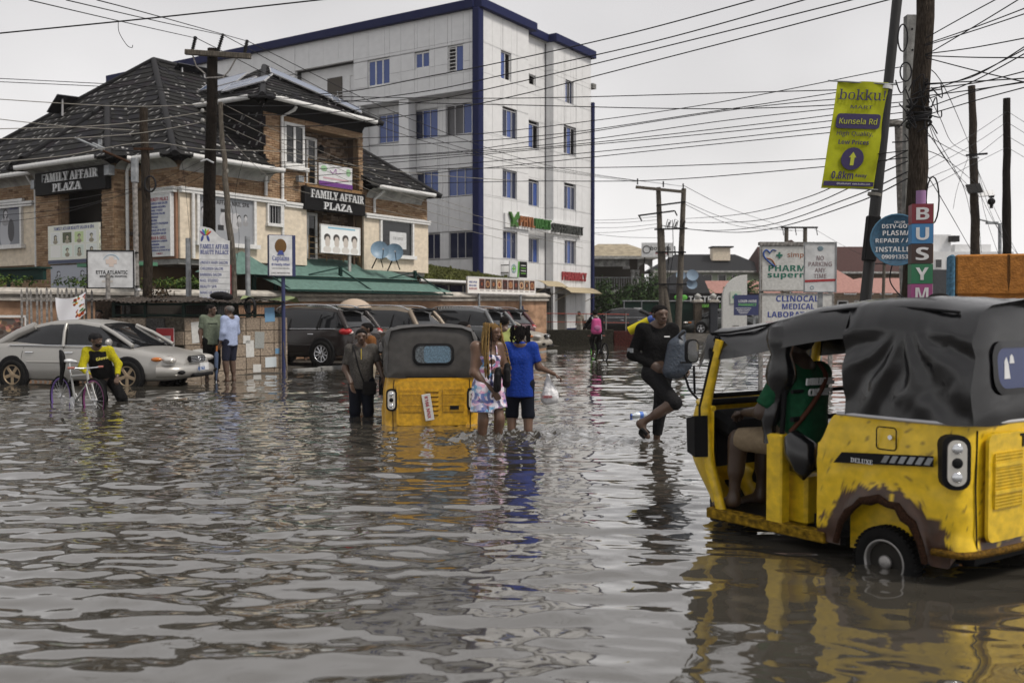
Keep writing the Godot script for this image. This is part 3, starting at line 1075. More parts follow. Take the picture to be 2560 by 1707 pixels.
	for y in [6.05, 3.4]:
		window(o, Transform3D(Basis.IDENTITY, Vector3(0, 0, -0.48)), 5.45, 6.4, y, y + 1.7, ["pale", "pale"], M.white_frame, 0.05, 0.1)
		var rl := Geo.new()
		for k in 4:
			rl.bar(Vector3(5.4, y + 0.2 + 0.2 * k, 0.04), Vector3(8.05, y + 0.2 + 0.2 * k, 0.04), 0.014, 6)
		for k in 4:
			rl.bar(Vector3(5.42 + 0.87 * k, y, 0.04), Vector3(5.42 + 0.87 * k, y + 0.85, 0.04), 0.02, 6)
		part(o, "railing", rl, mat(0.2, 0.13, 0.06, 0.5, 0.4))
	var ln := part(o, "wall_lantern", Geo.new().box(Vector3(6.55, 7.35, -0.45), Vector3(0.14, 0.2, 0.14)).lathe([[0.12, 0.0], [0.02, 0.1]], 6, Vector3(6.55, 7.46, -0.45)), M.black)
	# roofs
	var E0 := Vector3(-0.6, 6.18, 0.6)
	var A := Vector3(3.2, 10.5, -5.3)
	var Rr := Vector3(7.5, 10.5, -5.3)
	var EW := Vector3(12.3, 6.18, 0.6)
	var EB := Vector3(-0.6, 6.18, -14.2)
	roof_face(o, [EB, E0, A], Rect2(-0.7, 2.2, 0.9, 3.8))
	roof_face(o, [E0, Vector3(3.38, 6.18, 0.6), Vector3(3.38, 10.5, -5.3), A], Rect2(), 0.45)
	roof_face(o, [Vector3(8.3, 6.18, 0.6), EW, Vector3(8.3, 9.78, -4.32)], Rect2(), 0.45)
	roof_face(o, [Vector3(3.38, 8.45, -2.5), Vector3(8.3, 8.45, -2.5), Vector3(8.3, 9.78, -4.32), Rr, Vector3(3.38, 10.5, -5.3)], Rect2(), 0.45)
	part(o, "roof_back", Geo.new().box(Vector3(5.5, 6.0, -7.0), Vector3(10.0, 0.2, 8.0)), M.roof_dark)
	var back := Geo.new()
	back.quad(EW, Vector3(12.3, 6.18, -12.0), Vector3(7.5, 10.5, -5.32), Rr)
	back.quad(Vector3(12.3, 6.18, -14.2), EB, A, Rr)
	part(o, "roof_deck", back, M.roof_dark)
	ridge_cap(o, E0, A)
	ridge_cap(o, EB, A)
	ridge_cap(o, A, Rr)
	ridge_cap(o, EW, Rr)
	# little hip over the tower
	var t1 := Vector3(-1.4, 6.18, -1.4)
	var t2 := Vector3(-1.4, 6.18, -6.7)
	var tp := Vector3(0.55, 8.3, -4.2)
	var tq := Vector3(1.4, 8.35, -4.2)
	var t3 := Vector3(-0.45, 6.3, -1.4)
	var t4 := Vector3(-0.45, 6.3, -6.7)
	roof_face(o, [t2, t1, tp])
	roof_face(o, [t1, t3 + Vector3(0.1, 0, 0), tq, tp])
	roof_face(o, [t4 + Vector3(0.1, 0, 0), t2, tp, tq])
	ridge_cap(o, t1, tp)
	ridge_cap(o, t2, tp)
	# higher hip over the balcony tower
	var h0 := Vector3(2.8, 8.5, 0.6)
	var h1 := Vector3(8.75, 8.5, 0.6)
	var h2 := Vector3(8.75, 8.5, -5.0)
	var h3 := Vector3(2.8, 8.5, -5.0)
	var hp := Vector3(5.6, 10.35, -2.3)
	roof_face(o, [h0, h1, hp], Rect2(), 0.35)
	roof_face(o, [h3, h0, hp], Rect2(), 0.35)
	back = Geo.new()
	back.tri(h1, h2, hp)
	back.tri(h2, h3, hp)
	part(o, "roof_deck", back, M.roof_dark)
	ridge_cap(o, h0, hp)
	ridge_cap(o, h1, hp)
	# tile-hung cheek under the higher roof
	roof_face(o, [Vector3(3.38, 6.4, -4.0), Vector3(3.38, 6.4, 0.0), Vector3(3.38, 8.45, 0.0), Vector3(3.38, 8.45, -4.0)], Rect2(), 0.7)
	# gutters and soffits
	eave(o, Vector3(-0.0, 6.12, 0.04), Vector3(3.6, 6.12, 0.04), Vector3(0, 0, 1))
	eave(o, Vector3(8.4, 6.12, 0.04), Vector3(11.7, 6.12, 0.04), Vector3(0, 0, 1))
	eave(o, Vector3(0, 6.12, -1.45), Vector3(0, 6.12, 0.0), Vector3(-1, 0, 0))
	eave(o, Vector3(-0.82, 6.12, -6.1), Vector3(-0.82, 6.12, -1.95), Vector3(-1, 0, 0))
	eave(o, Vector3(0, 6.12, -15.0), Vector3(0, 6.12, -6.6), Vector3(-1, 0, 0))
	eave(o, Vector3(-0.8, 6.12, -1.98), Vector3(-0.2, 6.12, -1.98), Vector3(0, 0, 1))
	eave(o, Vector3(3.3, 8.44, 0.04), Vector3(8.2, 8.44, 0.04), Vector3(0, 0, 1), 0.6, M.roof_dark)
	eave(o, Vector3(3.3, 8.44, -4.2), Vector3(3.3, 8.44, 0.0), Vector3(-1, 0, 0), 0.5, M.roof_dark)
	downpipe(o, [[4.3, 8.4, 0.6], [4.3, 8.3, 0.5], [4.14, 8.1, 0.1], [4.14, 3.2, 0.1]])
	downpipe(o, [[3.4, 6.1, 0.1], [3.4, 5.4, 0.1]])
	downpipe(o, [[0.42, 5.22, 0.16], [0.42, 5.16, 0.14], [0.42, 3.2, 0.14]])
	downpipe(o, [[8.9, 6.1, 0.5], [8.8, 5.8, 0.1], [8.8, 5.3, 0.1]])
	downpipe(o, [[-0.5, 6.1, -1.6], [-0.42, 5.9, -1.88], [-0.42, 0.6, -1.88]])
	downpipe(o, [[-0.6, 6.2, -7.0], [-0.14, 5.7, -7.2], [-0.14, 3.1, -7.2], [-0.1, 3.0, -6.9]])
	# solar panels stand on the slopes: things of their own
	var sp := [[h0, h3, hp, 0.22, 1.1, 0.35], [h0, h3, hp, 0.5, 1.0, 0.42], [h0, h3, hp, 0.1, 2.0, 0.3], [h0, h1, hp, 0.35, 0.7, 0.3]]
	var k := 0
	for q in [[Vector3(4.35, 0, -2.9), -1, 1.6, 0.9, "upper pale solar panel on the balcony tower's left slope"], [Vector3(3.8, 0, -1.75), -1, 1.5, 0.62, "middle white solar panel on the balcony tower's left slope"], [Vector3(3.75, 0, -1.05), -1, 1.7, 0.62, "lowest blue grey solar panel on the balcony tower's left slope"], [Vector3(6.3, 0, -1.05), 1, 2.6, 0.75, "upper long pale solar panel on the balcony tower's right slope"], [Vector3(7.45, 0, -0.15), 1, 1.1, 0.7, "lower solar panel near the right eave of the balcony tower"]]:
		var fa: Vector3 = h0
		var e: Vector3 = (h0 - h3).normalized() if q[1] < 0 else (h1 - h0).normalized()
		var nn: Vector3 = e.cross(hp - h0).normalized()
		var s := nn.cross(e)
		var p: Vector3 = q[0]
		p.y = h0.y - (nn.x * (p.x - h0.x) + nn.z * (p.z - h0.z)) / nn.y
		var st := Transform3D(Basis(Vector3.UP, deg_to_rad(STREET)), Vector3(-10.017, 0, -30.0))
		var tn := thing("solar_panel", q[4], "solar panel", st * p, 0.0, "solar panels on the plaza roof")
		var B := Basis(Vector3.UP, deg_to_rad(STREET)) * Basis(e, s, nn)
		if q[1] > 0:
			B = B * Basis(Vector3(0, 0, 1), -0.62)
		else:
			B = B * Basis(Vector3(0, 0, 1), 0.25)
		part(tn, "panel", Geo.new().box(Vector3(0, 0, 0.16), Vector3(q[2], q[3], 0.03)), mat(0.1, 0.13, 0.2, 0.12), Transform3D(B, Vector3.ZERO))
		part(tn, "frame", Geo.new().box(Vector3(0, q[3] / 2 + 0.012, 0.16), Vector3(q[2] + 0.05, 0.024, 0.045)).box(Vector3(0, -q[3] / 2 - 0.012, 0.16), Vector3(q[2] + 0.05, 0.024, 0.045)).box(Vector3(q[2] / 2 + 0.012, 0, 0.16), Vector3(0.024, q[3], 0.045)).box(Vector3(-q[2] / 2 - 0.012, 0, 0.16), Vector3(0.024, q[3], 0.045)), M.alu, Transform3D(B, Vector3.ZERO))
		for w in [-0.35, 0.35]:
			part(tn, "leg", Geo.new().box(Vector3(q[2] * w, 0, 0.08), Vector3(0.04, q[3] * 0.8, 0.13)), M.alu, Transform3D(B, Vector3.ZERO))
		k += 1
	for q in [[Vector3(4.6, 10.0, -4.9), "dark solar panel propped on the main ridge"], [Vector3(1.9, 8.75, -8.0), "dark panel standing on the far left hip of the roof"]]:
		var st := Transform3D(Basis(Vector3.UP, deg_to_rad(STREET)), Vector3(-10.017, 0, -30.0))
		var tn := thing("solar_panel", q[1], "solar panel", st * q[0], STREET, "solar panels on the plaza roof")
		var B := Basis(Vector3.RIGHT, -0.7) * Basis(Vector3(0, 0, 1), 0.1)
		part(tn, "panel", Geo.new().box(Vector3(0, 0.35, 0), Vector3(1.5, 0.04, 0.85)), mat(0.01, 0.011, 0.016, 0.2), Transform3D(B, Vector3.ZERO))
		for w in [-0.5, 0.5]:
			part(tn, "leg", Geo.new().box(Vector3(w, 0.1, 0), Vector3(0.05, 0.6, 0.05)), M.alu)

# ---------------------------------------------------------------- printed pictures (flat print only)
func disc(im: Image, cx: float, cy: float, rx: float, ry: float, c: Color) -> void:
	for y in range(maxi(0, int(cy - ry)), mini(im.get_height(), int(cy + ry) + 1)):
		for x in range(maxi(0, int(cx - rx)), mini(im.get_width(), int(cx + rx) + 1)):
			var dx := (x - cx) / rx
			var dy := (y - cy) / ry
			if dx * dx + dy * dy <= 1.0:
				im.set_pixel(x, y, c)

func portrait(im: Image, x: float, y: float, s: float, skin: Color, hair: Color, long := false) -> void:
	if long:
		disc(im, x, y + s * 0.45, s * 0.42, s * 0.62, hair)
	disc(im, x, y + s * 1.15, s * 0.62, s * 0.5, skin.darkened(0.25))
	disc(im, x, y + s * 0.55, s * 0.16, s * 0.4, skin.darkened(0.12))
	disc(im, x, y - s * 0.05, s * 0.4, s * 0.42, hair)
	disc(im, x + s * 0.05, y + s * 0.15, s * 0.29, s * 0.38, skin)
	disc(im, x - s * 0.06, y + s * 0.1, s * 0.04, s * 0.03, hair)
	disc(im, x + s * 0.16, y + s * 0.1, s * 0.04, s * 0.03, hair)
	disc(im, x + s * 0.05, y + s * 0.36, s * 0.1, s * 0.03, skin.darkened(0.5))

func printed(im: Image) -> StandardMaterial3D:
	var m := StandardMaterial3D.new()
	m.albedo_texture = ImageTexture.create_from_image(im)
	m.roughness = 0.5
	return m

func pic(w: int, h: int, c: Color) -> Image:
	var im := Image.create(w, h, false, Image.FORMAT_RGB8)
	im.fill(c)
	return im

func sheet(o: Node, called: String, x0: float, x1: float, y0: float, y1: float, z: float, m: Material, f := Transform3D.IDENTITY) -> MeshInstance3D:
	var g := Geo.new()
	g.quad(Vector3(x0, y0, z), Vector3(x1, y0, z), Vector3(x1, y1, z), Vector3(x0, y1, z))
	return part(o, called, g, m, f)

# ---------------------------------------------------------------- foliage
func leaves(at: Vector3, r: Vector3, count: int, size: float, cols: Array, up := 0.0) -> Geo:
	var g := Geo.new()
	for k in count:
		var d := Vector3(rng.randfn(), rng.randfn(), rng.randfn()).normalized()
		var q := pow(rng.randf(), 0.45)
		var lump := 1.0 + 0.28 * sin(d.x * 7.0 + at.x) * cos(d.z * 6.0 + d.y * 5.0)
		var p := at + d * r * q * lump
		var n := (d + Vector3(rng.randfn(), rng.randfn() + up, rng.randfn()) * 0.6).normalized()
		var a := n.cross(Vector3(rng.randfn(), rng.randfn(), rng.randfn())).normalized()
		var b := n.cross(a)
		var s := size * rng.randf_range(0.6, 1.3)
		var c: Color = cols[rng.randi() % cols.size()]
		g.tint(c * rng.randf_range(0.7, 1.3))
		var i0 := g.put(p - a * s, n)
		g.put(p - b * s * 0.45, n)
		g.put(p + a * s, n)
		g.put(p + b * s * 0.45, n)
		g.face(i0, i0 + 1, i0 + 2)
		g.face(i0, i0 + 2, i0 + 3)
	return g

func leaf_mat() -> StandardMaterial3D:
	if not M.has("leaf"):
		var m := tinted(0.6)
		m.backlight_enabled = true
		m.backlight = Color(0.1, 0.13, 0.05)
		M.leaf = m
	return M.leaf

# ---------------------------------------------------------------- walls, canopies and kiosk in front of the plaza
func capped_wall(called: String, label: String, a: Vector3, b: Vector3, y0: float, m: Material) -> Node3D:
	var o := thing(called, label, "wall", Vector3(a.x, 0, a.z))
	var d := Vector3(b.x - a.x, 0, b.z - a.z)
	var al := d.normalized()
	var out := Vector3(-al.z, 0, al.x)
	if out.z < 0:
		out = -out
	var n := 8
	var rows := []
	var prof := [[-0.12, 0.0, 0], [-0.12, 1.0, -0.3], [0.12, 1.0, -0.3], [0.12, 0.0, 0]]
	var g := Geo.new()
	for p in prof:
		var row := PackedVector3Array()
		for k in n + 1:
			var t := float(k) / n
			var top: float = lerpf(a.y, b.y, t) + p[2]
			row.append(d * t + out * p[0] + Vector3(0, lerpf(y0, top, p[1]), 0))
		rows.append(row)
	for k in 3:
		g.grid([rows[k + 1], rows[k]] if out.cross(al).y > 0 else [rows[k], rows[k + 1]])
	part(o, "wall_face", g, m)
	var c := Geo.new()
	var cp := [[0.13, -0.3], [0.26, -0.28], [0.26, -0.2], [0.19, -0.18], [0.19, -0.14], [0.34, -0.12], [0.34, -0.06], [0.05, 0.06], [-0.05, 0.06], [-0.34, -0.06], [-0.34, -0.14], [-0.13, -0.3]]
	var crow := []
	for k in n + 1:
		var row := PackedVector3Array()
		for p in cp:
			row.append(d * (float(k) / n) + out * p[0] + Vector3(0, lerpf(a.y, b.y, float(k) / n) + p[1] + rng.randf_range(-0.012, 0.012), 0))
		crow.append(row)
	for k in n:
		for q in cp.size() - 1:
			c.quad(crow[k][q], crow[k + 1][q], crow[k + 1][q + 1], crow[k][q + 1])
	part(o, "coping", c, M.coping)
	return o

func compound() -> void:
	var w0 := Vector3(-9.14, 2.17, -29.6)
	var w1 := Vector3(1.49, 2.42, -45.96)
	var W := Transform3D(Basis(Vector3.UP, deg_to_rad(STREET)), Vector3(w0.x, 0, w0.z))
	var wl := capped_wall("compound_wall", "peach plastered compound wall with white coping behind the parked cars", w0, w1, -0.1, M.peach)
	capped_wall("compound_wall", "peach compound wall with white coping below the hospital sign", Vector3(-15.2, 2.17, -26.2), w0, -0.3, M.peach)
	# grille openings in the street wall
	for s in [[4.4, 5.6], [11.2, 13.4]]:
		var g := Geo.new()
		for k in 12:
			g.box(Vector3(lerpf(s[0], s[1], (k + 0.5) / 12), 1.62, 0.13), Vector3(0.035, 0.36, 0.03))
		var gr := part(wl, "grille", g, M.alu, Transform3D(W.basis, Vector3.ZERO))
		part(gr, "opening", Geo.new().box(Vector3((s[0] + s[1]) / 2, 1.62, 0.1), Vector3(s[1] - s[0], 0.4, 0.05)), M.room_shade)  # slab on the wall face, coloured dark like a shaded gap
	# tents
	var t := thing("canopy_tent", "large teal fabric canopy on green posts behind the peach wall", "canopy", Vector3(w0.x, 0, w0.z), STREET)
	var g2 := Geo.new()
	var e := 2.78
	var a := Vector3(2.2, e, -0.3)
	var b := Vector3(10.6, e + 0.05, -0.3)
	var c := Vector3(10.6, e + 0.05, -3.2)
	var d := Vector3(2.2, e, -3.2)
	var r0 := Vector3(5.2, 3.65, -1.7)
	var r1 := Vector3(8.2, 3.6, -1.7)
	g2.quad(a, b, r1, r0)
	g2.tri(d, a, r0)
	g2.tri(b, c, r1)
	g2.quad(c, d, r0, r1)
	part(t, "canopy", g2, M.teal)
	g2 = Geo.new()
	g2.quad(Vector3(2.6, 2.3, 0.75), Vector3(11.4, 2.36, 0.75), Vector3(11.0, 2.68, -0.15), Vector3(2.4, 2.66, -0.15))
	part(t, "front_flap", g2, M.teal)
	part(t, "valance", Geo.new().box(Vector3(7.0, 2.27, 0.76), Vector3(8.8, 0.06, 0.03)).box(Vector3(6.4, e - 0.05, -0.28), Vector3(8.4, 0.09, 0.04)), M.green_steel)
	for x in [2.3, 6.3, 10.5]:
		part(t, "post", Geo.new().box(Vector3(x, 1.6, -0.4), Vector3(0.1, 3.2, 0.1)), M.green_steel)
		part(t, "strut", Geo.new().bar(Vector3(x, 3.1, -0.4), Vector3(x + 0.5, 2.3, 0.7), 0.03, 6).bar(Vector3(x, 3.15, -0.4), Vector3(x - 1.6, 2.85, -0.35), 0.025, 6), M.green_steel)
	t = thing("canopy_tent", "small teal canopy leaning on the plaza behind the white totem sign", "canopy", Vector3(w0.x, 0, w0.z), STREET)
	g2 = Geo.new()
	g2.tri(Vector3(0.1, 2.75, 0.15), Vector3(3.0, 2.75, 0.1), Vector3(1.9, 3.5, -0.5))
	g2.tri(Vector3(0.1, 2.75, 0.15), Vector3(1.9, 3.5, -0.5), Vector3(0.1, 2.78, -0.55))
	g2.tri(Vector3(3.0, 2.75, 0.1), Vector3(3.0, 2.75, -0.55), Vector3(1.9, 3.5, -0.5))
	part(t, "canopy", g2, M.teal)
	part(t, "post", Geo.new().box(Vector3(2.95, 1.5, -0.1), Vector3(0.1, 3.0, 0.1)), M.green_steel)
	t = thing("canopy_edge", "long green canopy edge over the ivy below the beauty palace sign", "canopy", Vector3(-11.4, 0, -28.75), 150.0)
	part(t, "beam", Geo.new().box(Vector3(0, 2.93, 0), Vector3(2.6, 0.1, 0.7)), mat(0.09, 0.22, 0.14, 0.6))
	part(t, "post", Geo.new().box(Vector3(1.1, 1.45, 0), Vector3(0.08, 2.9, 0.08)), M.green_steel)
	t = thing("steel_beam", "dark green perforated beam under the left wing of the plaza", "beam", Vector3(-14.3, 0, -28.2), 150.0)
	part(t, "beam", Geo.new().box(Vector3(0, 2.6, 0), Vector3(3.4, 0.3, 0.1)).box(Vector3(0, 2.78, 0), Vector3(3.5, 0.05, 0.4)), M.green_steel)
	part(t, "post", Geo.new().box(Vector3(-0.2, 1.3, -0.08), Vector3(0.09, 2.6, 0.06)), M.green_steel)
	# ivy along the wall top
	var cols := [Color(0.04, 0.075, 0.018), Color(0.06, 0.1, 0.025), Color(0.03, 0.055, 0.015), Color(0.1, 0.13, 0.03)]
	for q in [[-14.6, -27.0, 1.7, "dense green ivy on the wall under the dark beam"], [-11.6, -28.6, 1.6, "green ivy trailing behind the hospital sign pole"], [-9.6, -29.6, 1.1, "green ivy on the wall behind the white totem sign"]]:
		var gl := leaves(Vector3(0, 2.42, 0), Vector3(q[2], 0.2, 0.35), 900, 0.06, cols, 0.5)
		solo("ivy", q[3], "plant", gl, leaf_mat(), "ivy on the compound wall", Vector3(q[0], 0, q[1]), 20.0)
	# roof laid with artificial turf
	t = thing("turf_roof_hut", "low pavilion whose sloping roof is covered in green turf", "pavilion", Vector3.ZERO)
	var ea := Vector3(-3.7, 2.95, -40.0)
	var eb := Vector3(0.78, 2.93, -46.0)
	var ra := Vector3(-4.0, 3.72, -43.5)
	var rb := Vector3(0.9, 3.05, -47.2)
	var la := Vector3(-5.2, 3.25, -41.5)
	var tg := Geo.new()
	tg.tint(Color.WHITE)
	var nn := FastNoiseLite.new()
	nn.frequency = 3.0
	for pq in [[ea, eb, rb, ra], [la, ea, ra, ra]]:
		for u in 90:
			for v in 26:
				for q in 2:
					var uu := (u + rng.randf()) / 90.0
					var vv := (v + rng.randf()) / 26.0
					var p: Vector3 = pq[0].lerp(pq[1], uu).lerp(pq[3].lerp(pq[2], uu), vv)
					if fmod(uu * 4.0, 1.0) < 0.06 and pq[0] == ea:
						p.y += 0.09
					var kk := 0.8 + 0.5 * nn.get_noise_3d(p.x, p.y, p.z) + rng.randf_range(-0.2, 0.2)
					tg.tint(Color(0.12, 0.13, 0.04) * kk)
					var dx := Vector3(rng.randf_range(-0.05, 0.05), 0.07, rng.randf_range(-0.05, 0.05))
					var sd := Vector3(rng.randf_range(-0.05, 0.05), 0.0, rng.randf_range(-0.05, 0.05))
					tg.tri(p - sd, p + sd, p + dx)
		tg.tint(Color(0.1, 0.11, 0.035))
		tg.quad(pq[0], pq[1], pq[2], pq[3])
	var turf := part(t, "turf", tg, M.leaf)
	turf.set_meta("kind", "stuff")
	part(t, "fascia", Geo.new().tube(PackedVector3Array([ea + Vector3(0, -0.08, 0), eb + Vector3(0, -0.08, 0)]), 0.07, 6), M.white_frame)
	var hw := Transform3D(Basis(Vector3.UP, deg_to_rad(53.2)), ea)
	part(t, "hut_wall", Geo.new().box(Vector3(3.7, -1.6, -0.45), Vector3(7.2, 3.0, 0.2)), M.plaster, hw)
	for k in 7:
		part(t, "window", Geo.new().box(Vector3(0.75 + 0.95 * k, -0.42, -0.33), Vector3(0.8, 0.42, 0.03)), M.pane_dark, hw)
	# satellite dishes on the canopy roof
	for q in [[-4.87, 3.84, -36.6, 20.0, "left sky blue satellite dish on the teal canopy"], [-4.36, 3.77, -36.9, 5.0, "right pale blue satellite dish with a logo on the teal canopy"]]:
		var s := thing("satellite_dish", q[4], "satellite dish", Vector3(q[0], q[1], q[2]), q[3], "satellite dishes on the canopy")
		var prof := []
		for k in 7:
			prof.append([0.34 * k / 6.0, 0.1 * pow(k / 6.0, 2.0)])
		var B := Basis(Vector3(0, 0, 1), 0.25) * Basis(Vector3.RIGHT, PI / 2 - 0.25)
		part(s, "bowl", Geo.new().lathe(prof, 20, Vector3.ZERO, B), mat(0.2, 0.31, 0.42, 0.45, 0.0, grain(0.82, 1.0, 0.012), 1.0))
		part(s, "feed_arm", Geo.new().bar(B * Vector3(0, 0.05, 0.38), B * Vector3(0.05, 0.45, 0.1), 0.014, 6), M.black)
		part(s, "receiver", Geo.new().bar(B * Vector3(0.05, 0.45, 0.1), B * Vector3(0.05, 0.37, 0.07), 0.035, 8), M.alu)
		part(s, "mast", Geo.new().bar(Vector3(0, -0.1, -0.05), Vector3(-0.25, -0.65, -0.15), 0.025, 6).bar(Vector3(0, -0.05, -0.05), Vector3(0.2, -0.6, -0.3), 0.02, 6), M.black)
	# tiled roadside wall with the kiosk on top of it
	var tw := thing("tiled_wall", "low roadside wall faced with stained cream tiles and paper scraps", "wall", Vector3.ZERO)
	var k0 := Vector3(-9.6, 0, -23.7)
	var k1 := Vector3(-7.71, 0, -23.4)
	var k2 := Vector3(-5.86, 0, -25.9)
	var tile_mats := []
	for k in 5:
		tile_mats.append(mat(0.5 - 0.025 * k, 0.41 - 0.022 * k, 0.32 - 0.018 * k, 0.6, 0.0, grain(0.55, 1.0, 0.02, "fbm"), 1.3 + 0.2 * k))
	tile_mats.append(mat(0.13, 0.125, 0.12, 0.7, 0.0, grain(0.5, 1.0, 0.02), 1.5))
	for sg in [[k0, k1, 0.47, true], [k1, k2, 0.4, false]]:
		var dv: Vector3 = sg[1] - sg[0]
		var al := dv.normalized()
		var f := Transform3D(Basis(al, Vector3.UP, al.cross(Vector3.UP)), sg[0])
		var ln := dv.length()
		part(tw, "wall_core", Geo.new().box(Vector3(ln / 2, 0.55, -0.12), Vector3(ln, 1.76, 0.2)), mat(0.16, 0.14, 0.11, 0.9, 0.0, grain(0.5, 1.0, 0.02), 1.0), f)
		var n := int(ln / sg[2])
		for i in n:
			for j in 5:
				var w: float = ln / n
				var h := 1.62 / 5
				if sg[3] and rng.randf() < 0.2:
					continue
				var tm: Material = tile_mats[5] if sg[3] and rng.randf() < 0.5 else tile_mats[rng.randi() % 5]
				part(tw, "tile", Geo.new().box(Vector3((i + 0.5) * w, -0.2 + (j + 0.5) * h, 0.0), Vector3(w - 0.016, h - 0.016, 0.05 + rng.randf_range(-0.008, 0.008)), Basis(Vector3(0, 0, 1), rng.randf_range(-0.006, 0.006)), 0.006), tm, f)
		# paper scraps pasted on
		if not sg[3]:
			for q in [[0.5, 1.05, 0.5, 0.5, 0], [0.45, 0.5, 0.4, 0.3, 0], [1.75, 0.95, 0.22, 0.2, 0], [2.15, 0.95, 0.3, 0.42, 1], [2.6, 1.35, 0.32, 0.36, 2], [1.9, 0.6, 0.25, 0.42, 0], [2.55, 0.25, 0.36, 0.26, 3], [2.75, 0.62, 0.14, 0.14, 2], [2.1, 0.2, 0.25, 0.2, 0]]:
				var sc := sheet(tw, "paper_scrap", q[0] - q[2] / 2, q[0] + q[2] / 2, q[1] - q[3] / 2, q[1] + q[3] / 2, 0.034, [M.sign_dirty, mat(0.5, 0.52, 0.5, 0.7, 0.0, grain(0.5, 1.0, 0.03), 4.0), flat(0.12, 0.25, 0.4), flat(0.5, 0.55, 0.58)][q[4]], f * Transform3D(Basis(Vector3(0, 0, 1), rng.randf_range(-0.08, 0.08)), Vector3.ZERO))
	var ks := thing("roadside_kiosk", "shabby kiosk of dark timber and wire mesh under rusty corrugated sheets", "kiosk", Vector3.ZERO)
	var kd := Vector3(-9.75, 0, -23.9)
	var roof := Geo.new()
	for sg in [[Vector3(-9.9, 1.8, -23.3), Vector3(-7.5, 1.8, -22.9)], [Vector3(-7.5, 1.78, -22.9), Vector3(-5.75, 1.84, -25.6)]]:
		var dv: Vector3 = sg[1] - sg[0]
		var out := Vector3(dv.z, 0, -dv.x).normalized()
		if out.z > 0:
			out = -out
		var rows := []
		for r in 2:
			var row := PackedVector3Array()
			for k in 81:
				row.append(sg[0] + dv * (k / 80.0) + out * (1.5 * r) + Vector3(0, 0.018 * sin(k * 1.6) + 0.1 * r + 0.03 * sin(k * 0.13), 0))
			rows.append(row)
		roof.grid(rows)
	part(ks, "roof_sheet", roof, mat(0.12, 0.1, 0.085, 0.6, 0.3, grain(0.35, 1.0, 0.02, "blot"), 1.5))
	var fr := Geo.new()
	for q in [[-9.5, -23.75], [-8.7, -23.62], [-7.75, -23.5], [-7.2, -24.2], [-6.5, -25.15], [-5.95, -25.85]]:
		fr.box(Vector3(q[0], 1.55, q[1]), Vector3(0.07, 0.5, 0.07))
	for sg in [[Vector3(-9.5, 1.48, -23.75), Vector3(-7.75, 1.48, -23.5)], [Vector3(-7.75, 1.48, -23.5), Vector3(-5.95, 1.48, -25.85)], [Vector3(-9.5, 1.74, -23.75), Vector3(-7.75, 1.74, -23.5)], [Vector3(-7.75, 1.74, -23.5), Vector3(-5.95, 1.78, -25.85)]]:
		fr.bar(sg[0], sg[1], 0.035, 6)
	part(ks, "frame", fr, mat(0.02, 0.035, 0.03, 0.7))
	var me := Geo.new()
	for sg in [[Vector3(-9.5, 1.48, -23.78), Vector3(-7.75, 1.48, -23.53)], [Vector3(-7.75, 1.48, -23.53), Vector3(-5.95, 1.48, -25.88)]]:
		for k in 60:
			var p: Vector3 = sg[0].lerp(sg[1], k / 59.0)
			me.box(p + Vector3(0, 0.14, 0), Vector3(0.006, 0.28, 0.006))
		for k in 6:
			me.bar(sg[0] + Vector3(0, 0.05 * k, 0), sg[1] + Vector3(0, 0.05 * k, 0), 0.003, 4)
	part(ks, "wire_mesh", me, M.black)
	part(ks, "back_panel", Geo.new().box(Vector3(-8.6, 1.3, -24.8), Vector3(2.2, 1.0, 0.05)), M.room_shade)
	var tp := Geo.new()
	var rows2 := []
	for r in 5:
		var row := PackedVector3Array()
		for k in 9:
			row.append(Vector3(-6.75 + 0.13 * k, 1.93 + 0.06 * sin(k * 0.9 + r) - 0.03 * absf(r - 2), -24.7 - 0.17 * k - 0.2 * r))
		rows2.append(row)
	tp.grid(rows2)
	part(ks, "green_tarpaulin", tp, mat(0.2, 0.24, 0.12, 0.7))
	# odds and ends on the kiosk roof
	var coil := Geo.new()
	for k in 3:
		var ring_pts := PackedVector3Array()
		for s in 21:
			var an := TAU * s / 20.0
			ring_pts.append(Vector3(cos(an) * 0.2 + 0.02 * k, sin(an) * 0.2, 0.03 * k))
		coil.tube(ring_pts, 0.018, 6, false)
	solo("cable_coil", "coil of black cable hanging over the kiosk edge", "cable coil", coil, M.cable, "", Vector3(-6.45, 1.72, -24.55), -40.0)
	var bag := Geo.new()
	bag.ell(Vector3(0, 0.09, 0), Vector3(0.26, 0.1, 0.18), Basis.IDENTITY, 12, 8)
	bag.ell(Vector3(0.18, 0.06, 0.05), Vector3(0.14, 0.09, 0.12), Basis(Vector3.UP, 0.5), 10, 6)
	solo("black_bag", "crumpled black plastic bag lying on the kiosk roof", "bag", bag, M.black, "", Vector3(-7.0, 1.86, -23.9))
	var br := leaves(Vector3(0, 0.15, 0), Vector3(0.35, 0.22, 0.25), 160, 0.05, [Color(0.03, 0.022, 0.015), Color(0.06, 0.045, 0.03)])
	solo("dry_branches", "heap of dry brown twigs on the kiosk roof", "twigs", br, leaf_mat(), "", Vector3(-8.45, 1.84, -23.9))
	# white picket gate
	var gt := thing("picket_gate", "white painted steel picket gate behind the silver car", "gate", Vector3(-12.25, 0, -24.9), 8.0)
	for k in 15:
		part(gt, "pale", Geo.new().prism(v2([[-0.026, -0.3], [0.026, -0.3], [0.026, 2.05 + 0.06 * (k % 2)], [0.0, 2.14 + 0.06 * (k % 2)], [-0.026, 2.05 + 0.06 * (k % 2)]]), -0.01, 0.01), M.galv_rust, Transform3D(Basis(Vector3(0, 0, 1), rng.randf_range(-0.02, 0.02)), Vector3(k * 0.118, 0, 0)))
